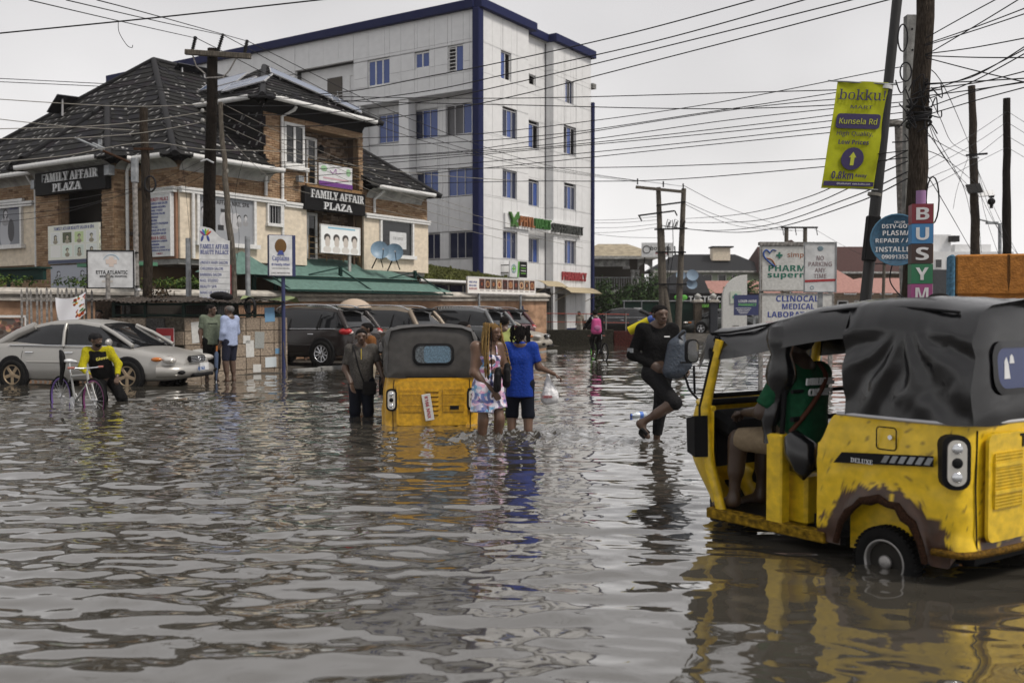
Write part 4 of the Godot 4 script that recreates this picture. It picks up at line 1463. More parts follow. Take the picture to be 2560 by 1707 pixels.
	for y in [0.5, 1.85]:
		part(gt, "rail", Geo.new().box(Vector3(0.83, y, -0.025), Vector3(1.75, 0.05, 0.03)), M.galv_rust)
	gt = thing("gate_post", "rusty white gate post with a steel pipe stub beside the hospital sign", "post", Vector3(-9.98, 0, -24.6))
	part(gt, "pillar", Geo.new().box(Vector3(0, 0.8, 0), Vector3(0.5, 2.1, 0.4), Basis.IDENTITY, 0.03), mat(0.05, 0.035, 0.025, 0.9, 0.0, grain(0.4, 1.0, 0.02), 1.5))
	part(gt, "pipe", Geo.new().bar(Vector3(0, 1.8, 0), Vector3(0, 2.5, 0), 0.055, 10), M.galv_rust)
	part(gt, "rail_post", Geo.new().box(Vector3(0.5, 0.85, 0), Vector3(0.08, 2.2, 0.06)).box(Vector3(0.36, 0.85, 0), Vector3(0.05, 2.0, 0.05)), M.galv_rust)
	# wind-blown banner tied to the gate
	var cl := Geo.new()
	var rr := []
	for r in 9:
		var row := PackedVector3Array()
		for k in 9:
			var u := k / 8.0
			var v := r / 8.0
			row.append(Vector3(u * 0.75 + 0.1 * v * (1.0 - u), -0.7 * v * lerpf(1.05, 0.75, u) + 0.16 * u - 0.1 * sin(u * 3.0), 0.05 * sin(u * 6.0 + v * 4.0)))
		rr.append(row)
	rr.reverse()
	cl.grid(rr)
	var bim := pic(128, 128, Color(0.9, 0.9, 0.92))
	for q in 40:
		disc(bim, rng.randf_range(70, 128), rng.randf_range(6, 120), rng.randf_range(3, 10), rng.randf_range(3, 9), [Color(0.75, 0.3, 0.1), Color(0.85, 0.6, 0.15), Color(0.5, 0.15, 0.08), Color(0.2, 0.45, 0.15), Color(0.92, 0.9, 0.85)][q % 5])
	solo("cloth_banner", "torn white banner with orange food print tied to the picket gate", "banner", cl, printed(bim), "", Vector3(-11.35, 1.92, -24.75))
	# display case on the far left wall
	var dc := thing("notice_case", "white framed notice case on the peach wall at the far left", "notice case", Vector3(-13.5, 0, -26.4), 26.0)
	part(dc, "frame", Geo.new().box(Vector3(0, 1.45, 0), Vector3(1.1, 0.06, 0.1)).box(Vector3(0, 0.55, 0), Vector3(1.1, 0.06, 0.1)).box(Vector3(0.55, 1.0, 0), Vector3(0.08, 0.95, 0.1)).box(Vector3(-0.55, 1.0, 0), Vector3(0.08, 0.95, 0.1)), M.white_frame)
	var pim := pic(64, 64, Color(0.35, 0.32, 0.3))
	for q in 60:
		disc(pim, rng.randf_range(0, 64), rng.randf_range(0, 64), 4, 4, Color.from_hsv(rng.randf() * 0.1, 0.4, rng.randf_range(0.2, 0.8)))
	sheet(dc, "photo_prints", -0.5, 0.5, 0.6, 1.4, 0.0, printed(pim))

# ---------------------------------------------------------------- far side of the junction
func hip_roof(o: Node, x0: float, x1: float, z0: float, z1: float, y: float, top: float, inset: float, m: Material) -> void:
	var g := Geo.new()
	var zm := (z0 + z1) / 2
	var a := Vector3(x0, y, z0)
	var b := Vector3(x1, y, z0)
	var c := Vector3(x1, y, z1)
	var d := Vector3(x0, y, z1)
	var r0 := Vector3(x0 + inset, top, zm)
	var r1 := Vector3(x1 - inset, top, zm)
	g.quad(a, b, r1, r0)
	g.quad(c, d, r0, r1)
	g.tri(d, a, r0)
	g.tri(b, c, r1)
	g.quad(d, c, b, a)
	part(o, "roof", g, m)
	part(o, "eave_board", Geo.new().box(Vector3((x0 + x1) / 2, y - 0.1, z0 - 0.05), Vector3(x1 - x0 - 0.1, 0.22, 0.1)), M.plaster)

func far_window(o: Node, x: float, y: float, z: float, w: float, h: float) -> void:
	var f := part(o, "window", Geo.new().box(Vector3(x, y + h / 2, z), Vector3(w, 0.09, 0.08)).box(Vector3(x, y - h / 2, z), Vector3(w, 0.09, 0.08)).box(Vector3(x - w / 2, y, z), Vector3(0.09, h, 0.075)).box(Vector3(x + w / 2, y, z), Vector3(0.09, h, 0.075)), M.white_frame)
	part(f, "pane", Geo.new().box(Vector3(x, y, z - 0.02), Vector3(w - 0.08, h - 0.08, 0.04)), M.window)

func background() -> void:
	var ridge := func(lo: float, f: float) -> Texture2D: return grain(lo, 1.0, f)
	# forecourt edge in front of the supermarket
	var o := thing("forecourt_wall", "low dark mossy retaining wall with a maroon painted end beside the supermarket", "wall", Vector3(0, 0, -47.6))
	part(o, "wall", Geo.new().box(Vector3(3.2, 0.28, 0), Vector3(3.3, 1.0, 0.35), Basis.IDENTITY, 0.03), mat(0.05, 0.047, 0.035, 0.9, 0.0, grain(0.4, 1.0, 0.02), 1.0))
	part(o, "painted_end", Geo.new().box(Vector3(5.4, 0.25, 0.03), Vector3(1.1, 0.92, 0.35), Basis.IDENTITY, 0.03), mat(0.1, 0.025, 0.02, 0.8, 0.0, grain(0.4, 1.0, 0.02), 1.0))
	part(o, "rail", Geo.new().bar(Vector3(1.6, 1.55, 0), Vector3(5.6, 1.5, 0), 0.02, 6).bar(Vector3(1.6, 1.15, 0), Vector3(5.6, 1.1, 0), 0.015, 6), mat(0.3, 0.06, 0.04, 0.6))
	for k in 5:
		part(o, "rail_post", Geo.new().bar(Vector3(1.65 + 0.95 * k, 0.7, 0), Vector3(1.65 + 0.95 * k, 1.56, 0), 0.025, 6), M.galv_rust)
	# arched house with balcony
	o = thing("arched_house", "white balconied house with a beige hip roof and an arch", "house", Vector3(0, 0.3, -75))
	part(o, "wall", Geo.new().box(Vector3(8.2, 1.4, -4), Vector3(5.4, 3.0, 7.0)), M.plaster)
	part(o, "upper_wall", Geo.new().box(Vector3(8.0, 4.2, -3.2), Vector3(4.8, 2.7, 0.2)), M.room_shade)
	part(o, "balcony_floor", Geo.new().box(Vector3(8.1, 2.9, -0.3), Vector3(5.3, 0.25, 1.8)), M.plaster)
	part(o, "lintel", Geo.new().box(Vector3(7.1, 5.15, 0), Vector3(3.4, 0.7, 0.4)).box(Vector3(8.6, 4.72, 0.0), Vector3(0.5, 0.2, 0.38)).box(Vector3(5.6, 4.2, 0), Vector3(0.4, 2.5, 0.4)), M.plaster)
	var arch := Geo.new()
	var pts := [[9.45, 5.5], [9.45, 4.3]]
	for k in 9:
		var an := PI - PI * k / 8.0
		pts.append([9.98 + 0.5 * cos(an), 4.5 + 0.5 * sin(an)])
	pts += [[10.55, 4.3], [10.55, 5.5]]
	arch.prism(v2(pts), -0.2, 0.2)
	part(o, "arch", arch, M.plaster)
	for x in [9.1, 9.42, 10.6]:
		part(o, "column", Geo.new().lathe([[0.2, 3.0], [0.2, 3.15], [0.15, 3.2], [0.14, 4.3], [0.2, 4.4], [0.2, 4.55]], 12, Vector3(x, 0, 0)), M.plaster)
	var rl := Geo.new()
	for k in 26:
		rl.bar(Vector3(5.9 + 0.18 * k, 3.0, 0.1), Vector3(5.9 + 0.18 * k, 3.95, 0.1), 0.02, 4)
	rl.bar(Vector3(5.8, 3.97, 0.1), Vector3(10.5, 3.97, 0.1), 0.035, 6)
	part(o, "railing", rl, M.galv)
	hip_roof(o, 4.6, 11.3, 0.7, -8.0, 5.55, 6.75, 2.2, mat(0.42, 0.36, 0.26, 0.7, 0.0, grain(0.7, 1.0, 0.01), 0.3))
	# name board on its eave
	o = thing("name_board", "white name board with a round logo on the arched house roof", "sign", Vector3(10.7, 0, -73.5))
	part(o, "board", Geo.new().box(Vector3(0, 6.25, 0), Vector3(2.3, 1.05, 0.1)), M.sign_white)
	text(o, "bottles", Vector3(0.25, 6.38, 0.052), 0.3, flat(0.03, 0.03, 0.03), 1.5, "bold")
	part(o, "print_line", Geo.new().box(Vector3(0.3, 6.0, 0.052), Vector3(0.9, 0.1, 0.006)), flat(0.4, 0.2, 0.2))
	part(o, "logo", Geo.new().lathe([[0.3, 0.0], [0.3, 0.02], [0.24, 0.022], [0.24, 0.0]], 20, Vector3(-0.78, 6.28, 0.05), Basis(Vector3.RIGHT, PI / 2)), flat(0.04, 0.04, 0.04))
	part(o, "stay", Geo.new().bar(Vector3(-0.9, 5.75, 0), Vector3(-0.9, 5.2, -0.5), 0.04, 6).bar(Vector3(0.9, 5.75, 0), Vector3(0.9, 5.2, -0.5), 0.04, 6), M.black)
	# long dark roofed house, brown roofed blocks
	var dark := mat(0.03, 0.032, 0.036, 0.75, 0.0, grain(0.7, 1.0, 0.02), 0.4)
	var brown := mat(0.085, 0.045, 0.042, 0.8, 0.0, grain(0.7, 1.0, 0.02), 0.4)
	var pink := mat(0.4, 0.22, 0.19, 0.7, 0.0, grain(0.8, 1.0, 0.02), 0.4)
	o = thing("dark_roofed_house", "long house with a charcoal roof and a white dormer box", "house", Vector3(0, 0, -112))
	part(o, "wall", Geo.new().box(Vector3(22.5, 3.2, -4.5), Vector3(12.0, 6.4, 8.0)), mat(0.4, 0.46, 0.36, 0.8))
	hip_roof(o, 15.5, 29.5, 0.5, -9.0, 6.4, 8.5, 3.5, dark)
	part(o, "dormer", Geo.new().box(Vector3(23.9, 8.4, -2.5), Vector3(2.0, 1.5, 1.6)), M.cream)
	part(o, "dormer_roof", Geo.new().box(Vector3(24.0, 9.2, -2.5), Vector3(2.5, 0.15, 2.0)), dark)
	for k in 4:
		far_window(o, 20.5 + 1.6 * k, 5.6, -0.45, 0.9, 0.8)
	o = thing("hip_roofed_house", "low house with a black hip roof in front of the long charcoal roof", "house", Vector3(0, 0, -90))
	part(o, "wall", Geo.new().box(Vector3(16.0, 1.3, -3.0), Vector3(8.0, 2.6, 5.0)), mat(0.5, 0.33, 0.25, 0.8))
	hip_roof(o, 12.2, 20.5, 0.2, -6.5, 2.9, 5.4, 3.0, dark)
	for q in [[15.3, 5.0, 0.45], [16.35, 5.0, 0.55], [16.3, 4.2, 0.5]]:
		part(o, "rooftop_dish", Geo.new().lathe([[0.0, 0.0], [q[2] * 0.6, 0.06], [q[2], 0.16]], 16, Vector3(q[0], q[1], -0.4), Basis(Vector3.RIGHT, 1.2)), mat(0.17, 0.23, 0.3, 0.6))
	o = thing("brown_roofed_block", "tan block with a wide brown roof beyond the pharmacy sign", "house", Vector3(0, 0, -110))
	part(o, "wall", Geo.new().box(Vector3(36.5, 3.0, -5.0), Vector3(17.0, 6.0, 9.0)), mat(0.22, 0.16, 0.11, 0.85, 0.0, grain(0.7, 1.0, 0.02), 0.3))
	hip_roof(o, 27.3, 45.5, 0.6, -10.5, 6.2, 9.3, 1.0, brown)
	part(o, "gable", Geo.new().prism(v2([[29.5, 8.4], [34.0, 8.4], [31.8, 10.0]]), -6.0, -3.5), brown)
	for x in [28.5, 31.5, 34.5, 37.5, 39.4, 41.5, 43.5]:
		far_window(o, x, 4.4, -0.42, 1.3, 1.3)
	o = thing("pink_roofed_house", "low house with pale red sheet roofs behind the leaning banner pole", "house", Vector3(0, 0, -70))
	part(o, "wall", Geo.new().box(Vector3(25.0, 1.3, -3.0), Vector3(9.0, 2.7, 5.0)), mat(0.32, 0.26, 0.2, 0.85))
	var pr := Geo.new()
	pr.quad(Vector3(19.6, 3.0, 0.3), Vector3(30.0, 3.0, 0.3), Vector3(30.0, 4.2, -4.0), Vector3(25.8, 4.2, -4.0))
	pr.quad(Vector3(19.6, 3.05, 0.2), Vector3(25.5, 3.05, 0.2), Vector3(23.8, 5.0, -4.0), Vector3(19.6, 5.0, -4.0))
	part(o, "roof", pr, pink)
	for x in [23.4, 24.6, 26.4]:
		far_window(o, x, 2.0, -0.45, 0.7, 0.9)
	o = thing("pink_roofed_house", "pale red sheet roof between the curved sign and the pharmacy sign", "house", Vector3(0, 0, -74))
	part(o, "wall", Geo.new().box(Vector3(17.6, 1.2, -2.0), Vector3(4.6, 2.4, 4.0)), mat(0.32, 0.2, 0.16, 0.85))
	pr = Geo.new()
	pr.quad(Vector3(14.9, 2.6, 0.3), Vector3(20.2, 2.6, 0.3), Vector3(20.2, 4.1, -3.0), Vector3(14.9, 4.1, -3.0))
	part(o, "roof", pr, pink)
	o = thing("white_block", "distant white flat roofed block with small dark windows at the right", "building", Vector3(0, 0, -150))
	part(o, "wall", Geo.new().box(Vector3(69.5, 5.5, -5), Vector3(13.0, 11.0, 8.0)).box(Vector3(65.5, 12.2, -4), Vector3(3.2, 3.0, 3.0)).box(Vector3(70.5, 11.6, -4), Vector3(5.5, 1.2, 3.0)), M.clad)
	part(o, "roof_room", Geo.new().box(Vector3(67.3, 13.0, -2.0), Vector3(1.2, 0.9, 1.5)), M.black)
	for k in 6:
		far_window(o, 64.6 + 1.8 * k, 9.2, -0.95, 1.0, 1.3)
		far_window(o, 64.6 + 1.8 * k, 6.2, -0.95, 1.0, 1.3)
	o = thing("grey_roofed_shed", "small dark roofed shed left of the orange wall", "shed", Vector3(0, 0, -60))
	part(o, "wall", Geo.new().box(Vector3(26.8, 1.3, -2), Vector3(3.0, 2.6, 3.0)), M.plaster)
	hip_roof(o, 24.9, 28.8, 0.0, -4.5, 2.6, 4.3, 1.2, dark)
	# takeaway shop
	o = thing("takeaway_shop", "small shop front below a long black fascia reading TASTE COMPANY", "shop", Vector3(0, 0.35, -62))
	part(o, "wall", Geo.new().box(Vector3(13.0, 1.0, -1.5), Vector3(6.6, 2.1, 2.5)), M.plaster)
	part(o, "fascia", Geo.new().box(Vector3(12.7, 2.0, -0.1), Vector3(5.8, 0.95, 0.25)), M.black)
	text(o, "TASTE  COMPANY", Vector3(13.1, 2.1, 0.03), 0.38, M.sign_white, 4.2, "bold", 0.03)
	text(o, "SHAWARMA | SANDWICH", Vector3(12.9, 1.66, 0.03), 0.2, flat(0.16, 0.45, 0.06), 2.9, "bold", 0.03)
	part(o, "clover_emblem", Geo.new().ell(Vector3(10.3, 2.2, 0.05), Vector3(0.22, 0.17, 0.04)).ell(Vector3(10.7, 2.2, 0.05), Vector3(0.22, 0.17, 0.04)).ell(Vector3(10.5, 2.0, 0.05), Vector3(0.17, 0.22, 0.04)), flat(0.1, 0.4, 0.05))
	part(o, "doorway", Geo.new().box(Vector3(12.4, 0.75, -0.24), Vector3(0.8, 1.5, 0.06)), M.room_shade)
	part(o, "side_window", Geo.new().box(Vector3(11.5, 0.85, -0.24), Vector3(0.5, 1.2, 0.06)), M.window)
	part(o, "menu_panel", Geo.new().box(Vector3(13.55, 0.8, -0.24), Vector3(0.9, 1.1, 0.06)), M.sign_dirty)
	# curved pharmacy pylon and its blue board
	o = thing("curved_pylon_sign", "white pylon sign with a curved top and a green cross", "sign", Vector3(11.15, 0, -50))
	var cv := [[-0.6, -0.2], [0.62, -0.2], [0.62, 3.5]]
	for k in 9:
		var an := PI / 2 + PI / 2 * k / 8.0
		cv.append([0.62 + 1.22 * cos(an), 2.3 + 1.2 * sin(an)])
	var pg := Geo.new().prism(v2(cv), -0.15, 0.15)
	part(o, "slab", pg, M.sign_dirty)
	part(o, "green_cross_panel", Geo.new().box(Vector3(0.05, 2.35, 0.17), Vector3(0.55, 0.6, 0.04)), mat(0.45, 0.5, 0.42, 0.6))
	part(o, "cross", Geo.new().box(Vector3(0.05, 2.37, 0.195), Vector3(0.32, 0.12, 0.02)).box(Vector3(0.05, 2.37, 0.195), Vector3(0.12, 0.32, 0.018)), flat(0.02, 0.22, 0.16))
	text(o, "OPEN", Vector3(0.05, 0.93, 0.16), 0.07, flat(0.1, 0.1, 0.1), 0.3, "bold")
	text(o, "24", Vector3(0.05, 0.78, 0.16), 0.15, flat(0.4, 0.03, 0.04), 0.35, "bold")
	o = thing("blue_pharmacy_sign", "navy blue LIXIR-HESS pharmacy board in front of the curved pylon", "sign", Vector3(11.3, 0, -48))
	part(o, "board", Geo.new().box(Vector3(0, 1.95, 0), Vector3(1.2, 0.98, 0.08)), M.navy)
	text(o, "LIXIR-HESS", Vector3(0.05, 2.14, 0.043), 0.12, M.sign_white, 0.86, "bold")
	text(o, "PHARMACY", Vector3(0.05, 1.97, 0.043), 0.12, flat(0.12, 0.4, 0.1), 0.86, "bold")
	for k in 4:
		part(o, "print_line", Geo.new().box(Vector3(-0.15, 1.8 - 0.08 * k, 0.043), Vector3(0.75 - 0.12 * k, 0.025, 0.006)), M.sign_white)
	part(o, "post", Geo.new().box(Vector3(0.4, 0.7, -0.06), Vector3(0.1, 1.9, 0.06)), M.galv)
	# green mesh fence and pillars behind the man
	o = thing("mesh_fence", "dark green mesh fence with a small notice behind the twin poles", "fence", Vector3(0, 0.35, -59.5))
	for k in 5:
		part(o, "post", Geo.new().bar(Vector3(6.7 + 1.05 * k, 0.0, 0), Vector3(6.7 + 1.05 * k, 1.95, 0), 0.04, 6), M.galv)
	part(o, "top_rail", Geo.new().bar(Vector3(6.6, 1.95, 0), Vector3(11.0, 1.95, 0), 0.04, 6), M.galv)
	part(o, "mesh", Geo.new().box(Vector3(8.8, 0.95, -0.04), Vector3(4.3, 1.9, 0.03)), mat(0.012, 0.03, 0.024, 0.8))
	part(o, "notice", Geo.new().box(Vector3(7.5, 1.4, 0.05), Vector3(0.45, 0.32, 0.03)), M.sign_white)
	part(o, "red_notice", Geo.new().box(Vector3(8.3, 1.15, 0.05), Vector3(0.3, 0.22, 0.03)), M.red)
	for q in [[-0.3, 0.0, "weathered stone gate pillar left of the takeaway shop"], [0.55, 0.4, "dark painted gate pillar beside the takeaway shop"]]:
		var gp := thing("gate_pillar", q[2], "pillar", Vector3(11.3 + q[0], 0.3, -59 + q[1]))
		part(gp, "shaft", Geo.new().box(Vector3(0, 0.95, 0), Vector3(0.45, 1.9, 0.45), Basis.IDENTITY, 0.03), mat(0.16, 0.13, 0.1, 0.9, 0.0, grain(0.4, 1.0, 0.02), 1.0) if q[0] < 0 else mat(0.035, 0.038, 0.045, 0.8))
		part(gp, "cap", Geo.new().box(Vector3(0, 1.98, 0), Vector3(0.6, 0.16, 0.6), Basis.IDENTITY, 0.03), M.coping)
		part(gp, "lamp", Geo.new().lathe([[0.05, 2.06], [0.18, 2.2], [0.18, 2.35], [0.03, 2.45]], 10), M.plaster)
	# bushes in front of the arched house, and palms
	var bc := [Color(0.03, 0.06, 0.02), Color(0.045, 0.08, 0.025), Color(0.025, 0.045, 0.018)]
	for q in [[6.3, 3.2, 1.3, "broad dark green bush beside the supermarket's edge"], [7.75, 2.8, 0.9, "narrow dark bush between the two larger bushes"], [8.7, 3.2, 1.1, "bush in front of the arched house column"], [9.6, 3.5, 1.05, "tallest bush beside the twin poles"]]:
		var t := thing("bush", q[3], "bush", Vector3(q[0], 0.35, -68), 0.0, "bushes before the arched house")
		part(t, "crown", leaves(Vector3(0, q[1] * 0.62, 0), Vector3(q[2] * 0.8, q[1] * 0.55, 0.8), 2200, 0.12, bc, 0.4), leaf_mat())
		part(t, "trunk", Geo.new().bar(Vector3(0, -0.2, 0), Vector3(0, q[1] * 0.6, 0), 0.06, 6), M.wood)
	for q in [[14.7, 1.9, 0.9, "left feathery palm above the takeaway shop"], [16.3, 2.6, 1.1, "taller palm beside the curved pylon sign"], [13.8, 1.6, 0.7, "small palm nearest the twin poles"]]:
		var t := thing("palm_tree", q[3], "palm", Vector3(q[0], 0.4, -70), 0.0, "palms behind the takeaway shop")
		part(t, "trunk", Geo.new().tube(vs([[0, -0.3, 0], [0.05, q[1] * 0.5, 0], [0, q[1], 0]]), [0.12, 0.1, 0.09], 8), M.wood)
		var fr := Geo.new()
		for k in 34:
			var an := TAU * k / 34.0 + rng.randf() * 0.2
			var el := rng.randf_range(0.15, 1.25)
			var ln: float = q[2] * rng.randf_range(1.0, 1.6)
			var p := Vector3(0, q[1], 0)
			var dirv := Vector3(cos(an) * cos(el), sin(el), sin(an) * cos(el))
			for s in 8:
				var nx := p + dirv * ln / 8.0
				dirv = (dirv + Vector3(0, -0.13, 0)).normalized()
				var sd := dirv.cross(Vector3.UP).normalized()
				for w in [-1.0, 1.0]:
					fr.tint(Color(0.055, 0.085, 0.03) * rng.randf_range(0.6, 1.4))
					fr.tri(p, nx, (p + nx) / 2 + sd * w * ln * 0.28 * (1.0 - s / 10.0) + Vector3(0, -0.12, 0) + dirv * 0.1)
				p = nx
		part(t, "fronds", fr, leaf_mat())
	# orange wall on the right
	o = thing("orange_wall", "rough orange rendered wall with dark streaks behind the near tricycle", "wall", Vector3(5.02, 0, -11.5), -17.0)
	var om := mat(0.48, 0.2, 0.05, 0.9, 0.0, grain(0.72, 1.0, 0.02), 0.9, bumps(0.06, 8.0), 0.4)
	part(o, "wall", Geo.new().box(Vector3(3.1, 0.8, 0), Vector3(6.0, 1.86, 0.22)), om)
	part(o, "coping", Geo.new().box(Vector3(3.1, 1.95, 0), Vector3(6.04, 0.46, 0.28), Basis.IDENTITY, 0.02), om)
	part(o, "blue_end", Geo.new().box(Vector3(0.04, 1.05, 0.01), Vector3(0.06, 2.26, 0.31), Basis.IDENTITY, 0.02), mat(0.12, 0.27, 0.4, 0.8, 0.0, grain(0.5, 1.0, 0.02), 2.0))
	for x in [0.62, 1.0, 1.2, 1.75]:
		var g := Geo.new()
		g.prism(v2([[x - 0.012, 2.17], [x + 0.016, 2.17], [x + 0.022, 1.9], [x + 0.006, 1.75], [x - 0.01, 1.88]]), 0.1402, 0.1425)
		part(o, "water_stain", g, mat(0.2, 0.09, 0.03, 0.9, 0.0, grain(0.4, 1.0, 0.03), 3.0))
	# neighbouring black roof at the far left
	o = thing("neighbour_house", "corner of another black tiled roof at the far left edge", "house", Vector3(-26.5, 0, -43), 57.0)
	part(o, "wall", Geo.new().box(Vector3(0, 3.2, -2), Vector3(8.0, 6.4, 6.0)), M.cream)
	hip_roof(o, -4.6, 4.6, 1.6, -5.6, 6.4, 9.6, 3.4, M.roof_dark)

# ---------------------------------------------------------------- poles
func insulator(o: Node, a: Vector3, b: Vector3) -> void:
	var pts := PackedVector3Array()
	var rad := []
	for k in 19:
		pts.append(a.lerp(b, k / 18.0))
		rad.append(0.055 if k % 2 else 0.025)
	part(o, "insulator", Geo.new().tube(pts, rad, 8), M.black)

func pole(called: String, label: String, a: Vector3, b: Vector3, r0: float, r1: float, m: Material, wob := 0.02) -> Node3D:
	var o := thing(called, label, "pole", Vector3(a.x, 0, a.z))
	var pts := PackedVector3Array()
	var rad := []
	for k in 15:
		var t := k / 14.0
		pts.append(a.lerp(b, t) - Vector3(a.x, 0, a.z) + Vector3(rng.randf_range(-wob, wob), 0, rng.randf_range(-wob, wob)))
		rad.append(lerpf(r0, r1, t) * rng.randf_range(0.95, 1.05))
	part(o, "shaft", Geo.new().tube(pts, rad, 14), m)
	return o

func poles() -> void:
	var o := pole("wooden_utility_pole", "dark wooden pole with a crossarm and three insulators before the plaza", Vector3(-8.0, -0.1, -26), Vector3(-7.774, 8.38, -26), 0.19, 0.125, M.wood_dark)
	var c := Vector3(8.0, 0, 26)
	part(o, "crossarm", Geo.new().box(Vector3(-7.58, 8.2, -25.84) + c, Vector3(1.7, 0.13, 0.12), Basis(Vector3(0, 0, 1), -0.067), 0.01), M.wood_grey)
	insulator(o, Vector3(-8.25, 8.25, -25.84) + c, Vector3(-8.17, 8.67, -25.9) + c)
	insulator(o, Vector3(-7.6, 8.22, -25.84) + c, Vector3(-7.46, 8.74, -25.9) + c)
	insulator(o, Vector3(-6.9, 8.18, -25.84) + c, Vector3(-6.84, 8.58, -25.9) + c)
	part(o, "brace", Geo.new().tube(vs([[0.1, 7.6, 0.12], [0.55, 7.62, 0.14], [0.72, 7.8, 0.16], [0.92, 8.15, 0.17]]), 0.02, 6).tube(vs([[0.08, 7.7, 0.12], [-0.15, 7.9, 0.14], [-0.24, 8.2, 0.16]]), 0.02, 6), M.galv_rust)
	for y in [6.95, 6.7, 6.45, 6.2]:
		part(o, "pin_insulator", Geo.new().lathe([[0.02, 0.0], [0.05, 0.02], [0.05, 0.07], [0.03, 0.1]], 8, Vector3(0.02, y, 0.2)), M.plaster)
	part(o, "metal_band", Geo.new().tube(vs([[-0.04, 5.45, 0.15], [0.12, 5.5, 0.19], [0.28, 5.42, 0.14]]), 0.025, 6), M.sign_white)
	o = pole("leaning_log", "thin crooked log leaning beside the dark crossarm pole", Vector3(-6.9, 0.0, -25.2), Vector3(-7.465, 6.92, -25.6), 0.1, 0.055, M.wood_grey, 0.035)
	part(o, "rope_binding", Geo.new().lathe([[0.085, 0.0], [0.09, 0.05], [0.085, 0.1]], 10, Vector3(-0.42, 5.1, -0.3)), M.cable_pale)
	o = pole("short_wooden_pole", "short weathered wooden pole in front of the plaza tower", Vector3(-9.4, -0.1, -25.8), Vector3(-9.487, 6.81, -25.8), 0.13, 0.1, M.wood)
	part(o, "iron_crossbar", Geo.new().box(Vector3(-0.07, 5.75, 0.1), Vector3(0.5, 0.06, 0.05)), M.rust)
	var ring_pts := PackedVector3Array()
	for k in 21:
		ring_pts.append(Vector3(0.1 + 0.14 * cos(TAU * k / 20.0), 4.85 + 0.2 * sin(TAU * k / 20.0), 0.13))
	part(o, "cable_loop", Geo.new().tube(ring_pts, 0.025, 6, false), M.cable)
	o = pole("street_lamp", "grey street lamp post with a tilted arm before the plaza tower", Vector3(-9.4, -0.1, -25), Vector3(-9.445, 5.38, -25), 0.065, 0.062, M.galv_rust, 0.0)
	part(o, "arm", Geo.new().bar(Vector3(-0.05, 5.25, 0), Vector3(-1.0, 5.66, 0), 0.03, 8), M.rust)
	part(o, "lamp_head", Geo.new().box(Vector3(-1.22, 5.78, 0), Vector3(0.62, 0.05, 0.2), Basis(Vector3(0, 0, 1), -0.42), 0.015), M.galv)
	part(o, "driver_box", Geo.new().box(Vector3(-0.95, 5.68, 0), Vector3(0.3, 0.12, 0.16), Basis(Vector3(0, 0, 1), -0.42), 0.02).box(Vector3(-0.9, 5.8, 0), Vector3(0.08, 0.14, 0.08)), M.galv)
	part(o, "sleeve", Geo.new().box(Vector3(-0.04, 5.1, 0), Vector3(0.15, 0.62, 0.15), Basis.IDENTITY, 0.02), M.galv)
	part(o, "bandage", Geo.new().bar(Vector3(0, 1.62, 0), Vector3(0, 1.85, 0), 0.075, 10).bar(Vector3(0, 2.1, 0), Vector3(0, 2.16, 0), 0.072, 10), M.sign_white)
	part(o, "pasted_notice", Geo.new().box(Vector3(0.0, 1.3, 0.07), Vector3(0.14, 0.3, 0.01)), M.sign_dirty)
	pole("steel_pipe_post", "plain grey pipe post left of the white totem sign", Vector3(-8.25, 0.0, -25.4), Vector3(-8.25, 3.44, -25.4), 0.065, 0.065, M.galv, 0.0)
	pole("steel_pipe_post", "plain grey pipe post right of the white totem sign", Vector3(-6.72, 0.0, -25.4), Vector3(-6.74, 3.49, -25.4), 0.065, 0.065, M.galv, 0.0)
	# right-hand group
	o = pole("banner_pole", "black painted pole leaning right that carries the lime green banner", Vector3(5.66, -0.3, -16.5), Vector3(6.46, 8.0, -16.5), 0.1, 0.075, mat(0.012, 0.012, 0.013, 0.5, 0.0, grain(0.4, 1.0, 0.03), 2.0), 0.0)
	part(o, "clamp", Geo.new().bar(Vector3(0.5, 5.2, 0), Vector3(0.51, 5.26, 0), 0.11, 10), M.sign_white)
	part(o, "clamp", Geo.new().bar(Vector3(0.33, 3.45, 0), Vector3(0.34, 3.5, 0), 0.115, 10), M.cable_pale)
	part(o, "junction_box", Geo.new().box(Vector3(0.26, 2.75, 0.06), Vector3(0.2, 0.75, 0.18), Basis(Vector3(0, 0, 1), -0.1), 0.02), M.black)
	o = pole("wooden_utility_pole", "thick brown wooden pole wrapped in cables beside the leaning banner", Vector3(5.95, -0.2, -15), Vector3(6.22, 7.6, -15), 0.155, 0.125, M.wood)
	for k in 5:
		var rp := PackedVector3Array()
		for s in 17:
			var an := TAU * s / 16.0
			rp.append(Vector3(0.15 + 0.17 * cos(an), 4.35 + 0.06 * k + 0.04 * sin(an + k), 0.17 * sin(an)))
		part(o, "cable_wrap", Geo.new().tube(rp, 0.02, 6, false), M.cable)
	var knot := Geo.new()
	for k in 26:
		var p0 := Vector3(0.1 + rng.randf_range(-0.22, 0.2), 4.5 + rng.randf_range(-0.35, 0.45), 0.1 + rng.randf_range(0, 0.1))
		knot.tube(curve([p0, p0 + Vector3(rng.randf_range(-0.15, 0.15), rng.randf_range(-0.2, 0.2), 0.05), p0 + Vector3(rng.randf_range(-0.2, 0.2), rng.randf_range(-0.2, 0.2), 0)], 4), 0.01, 5)
	part(o, "cable_tangle", knot, M.cable)
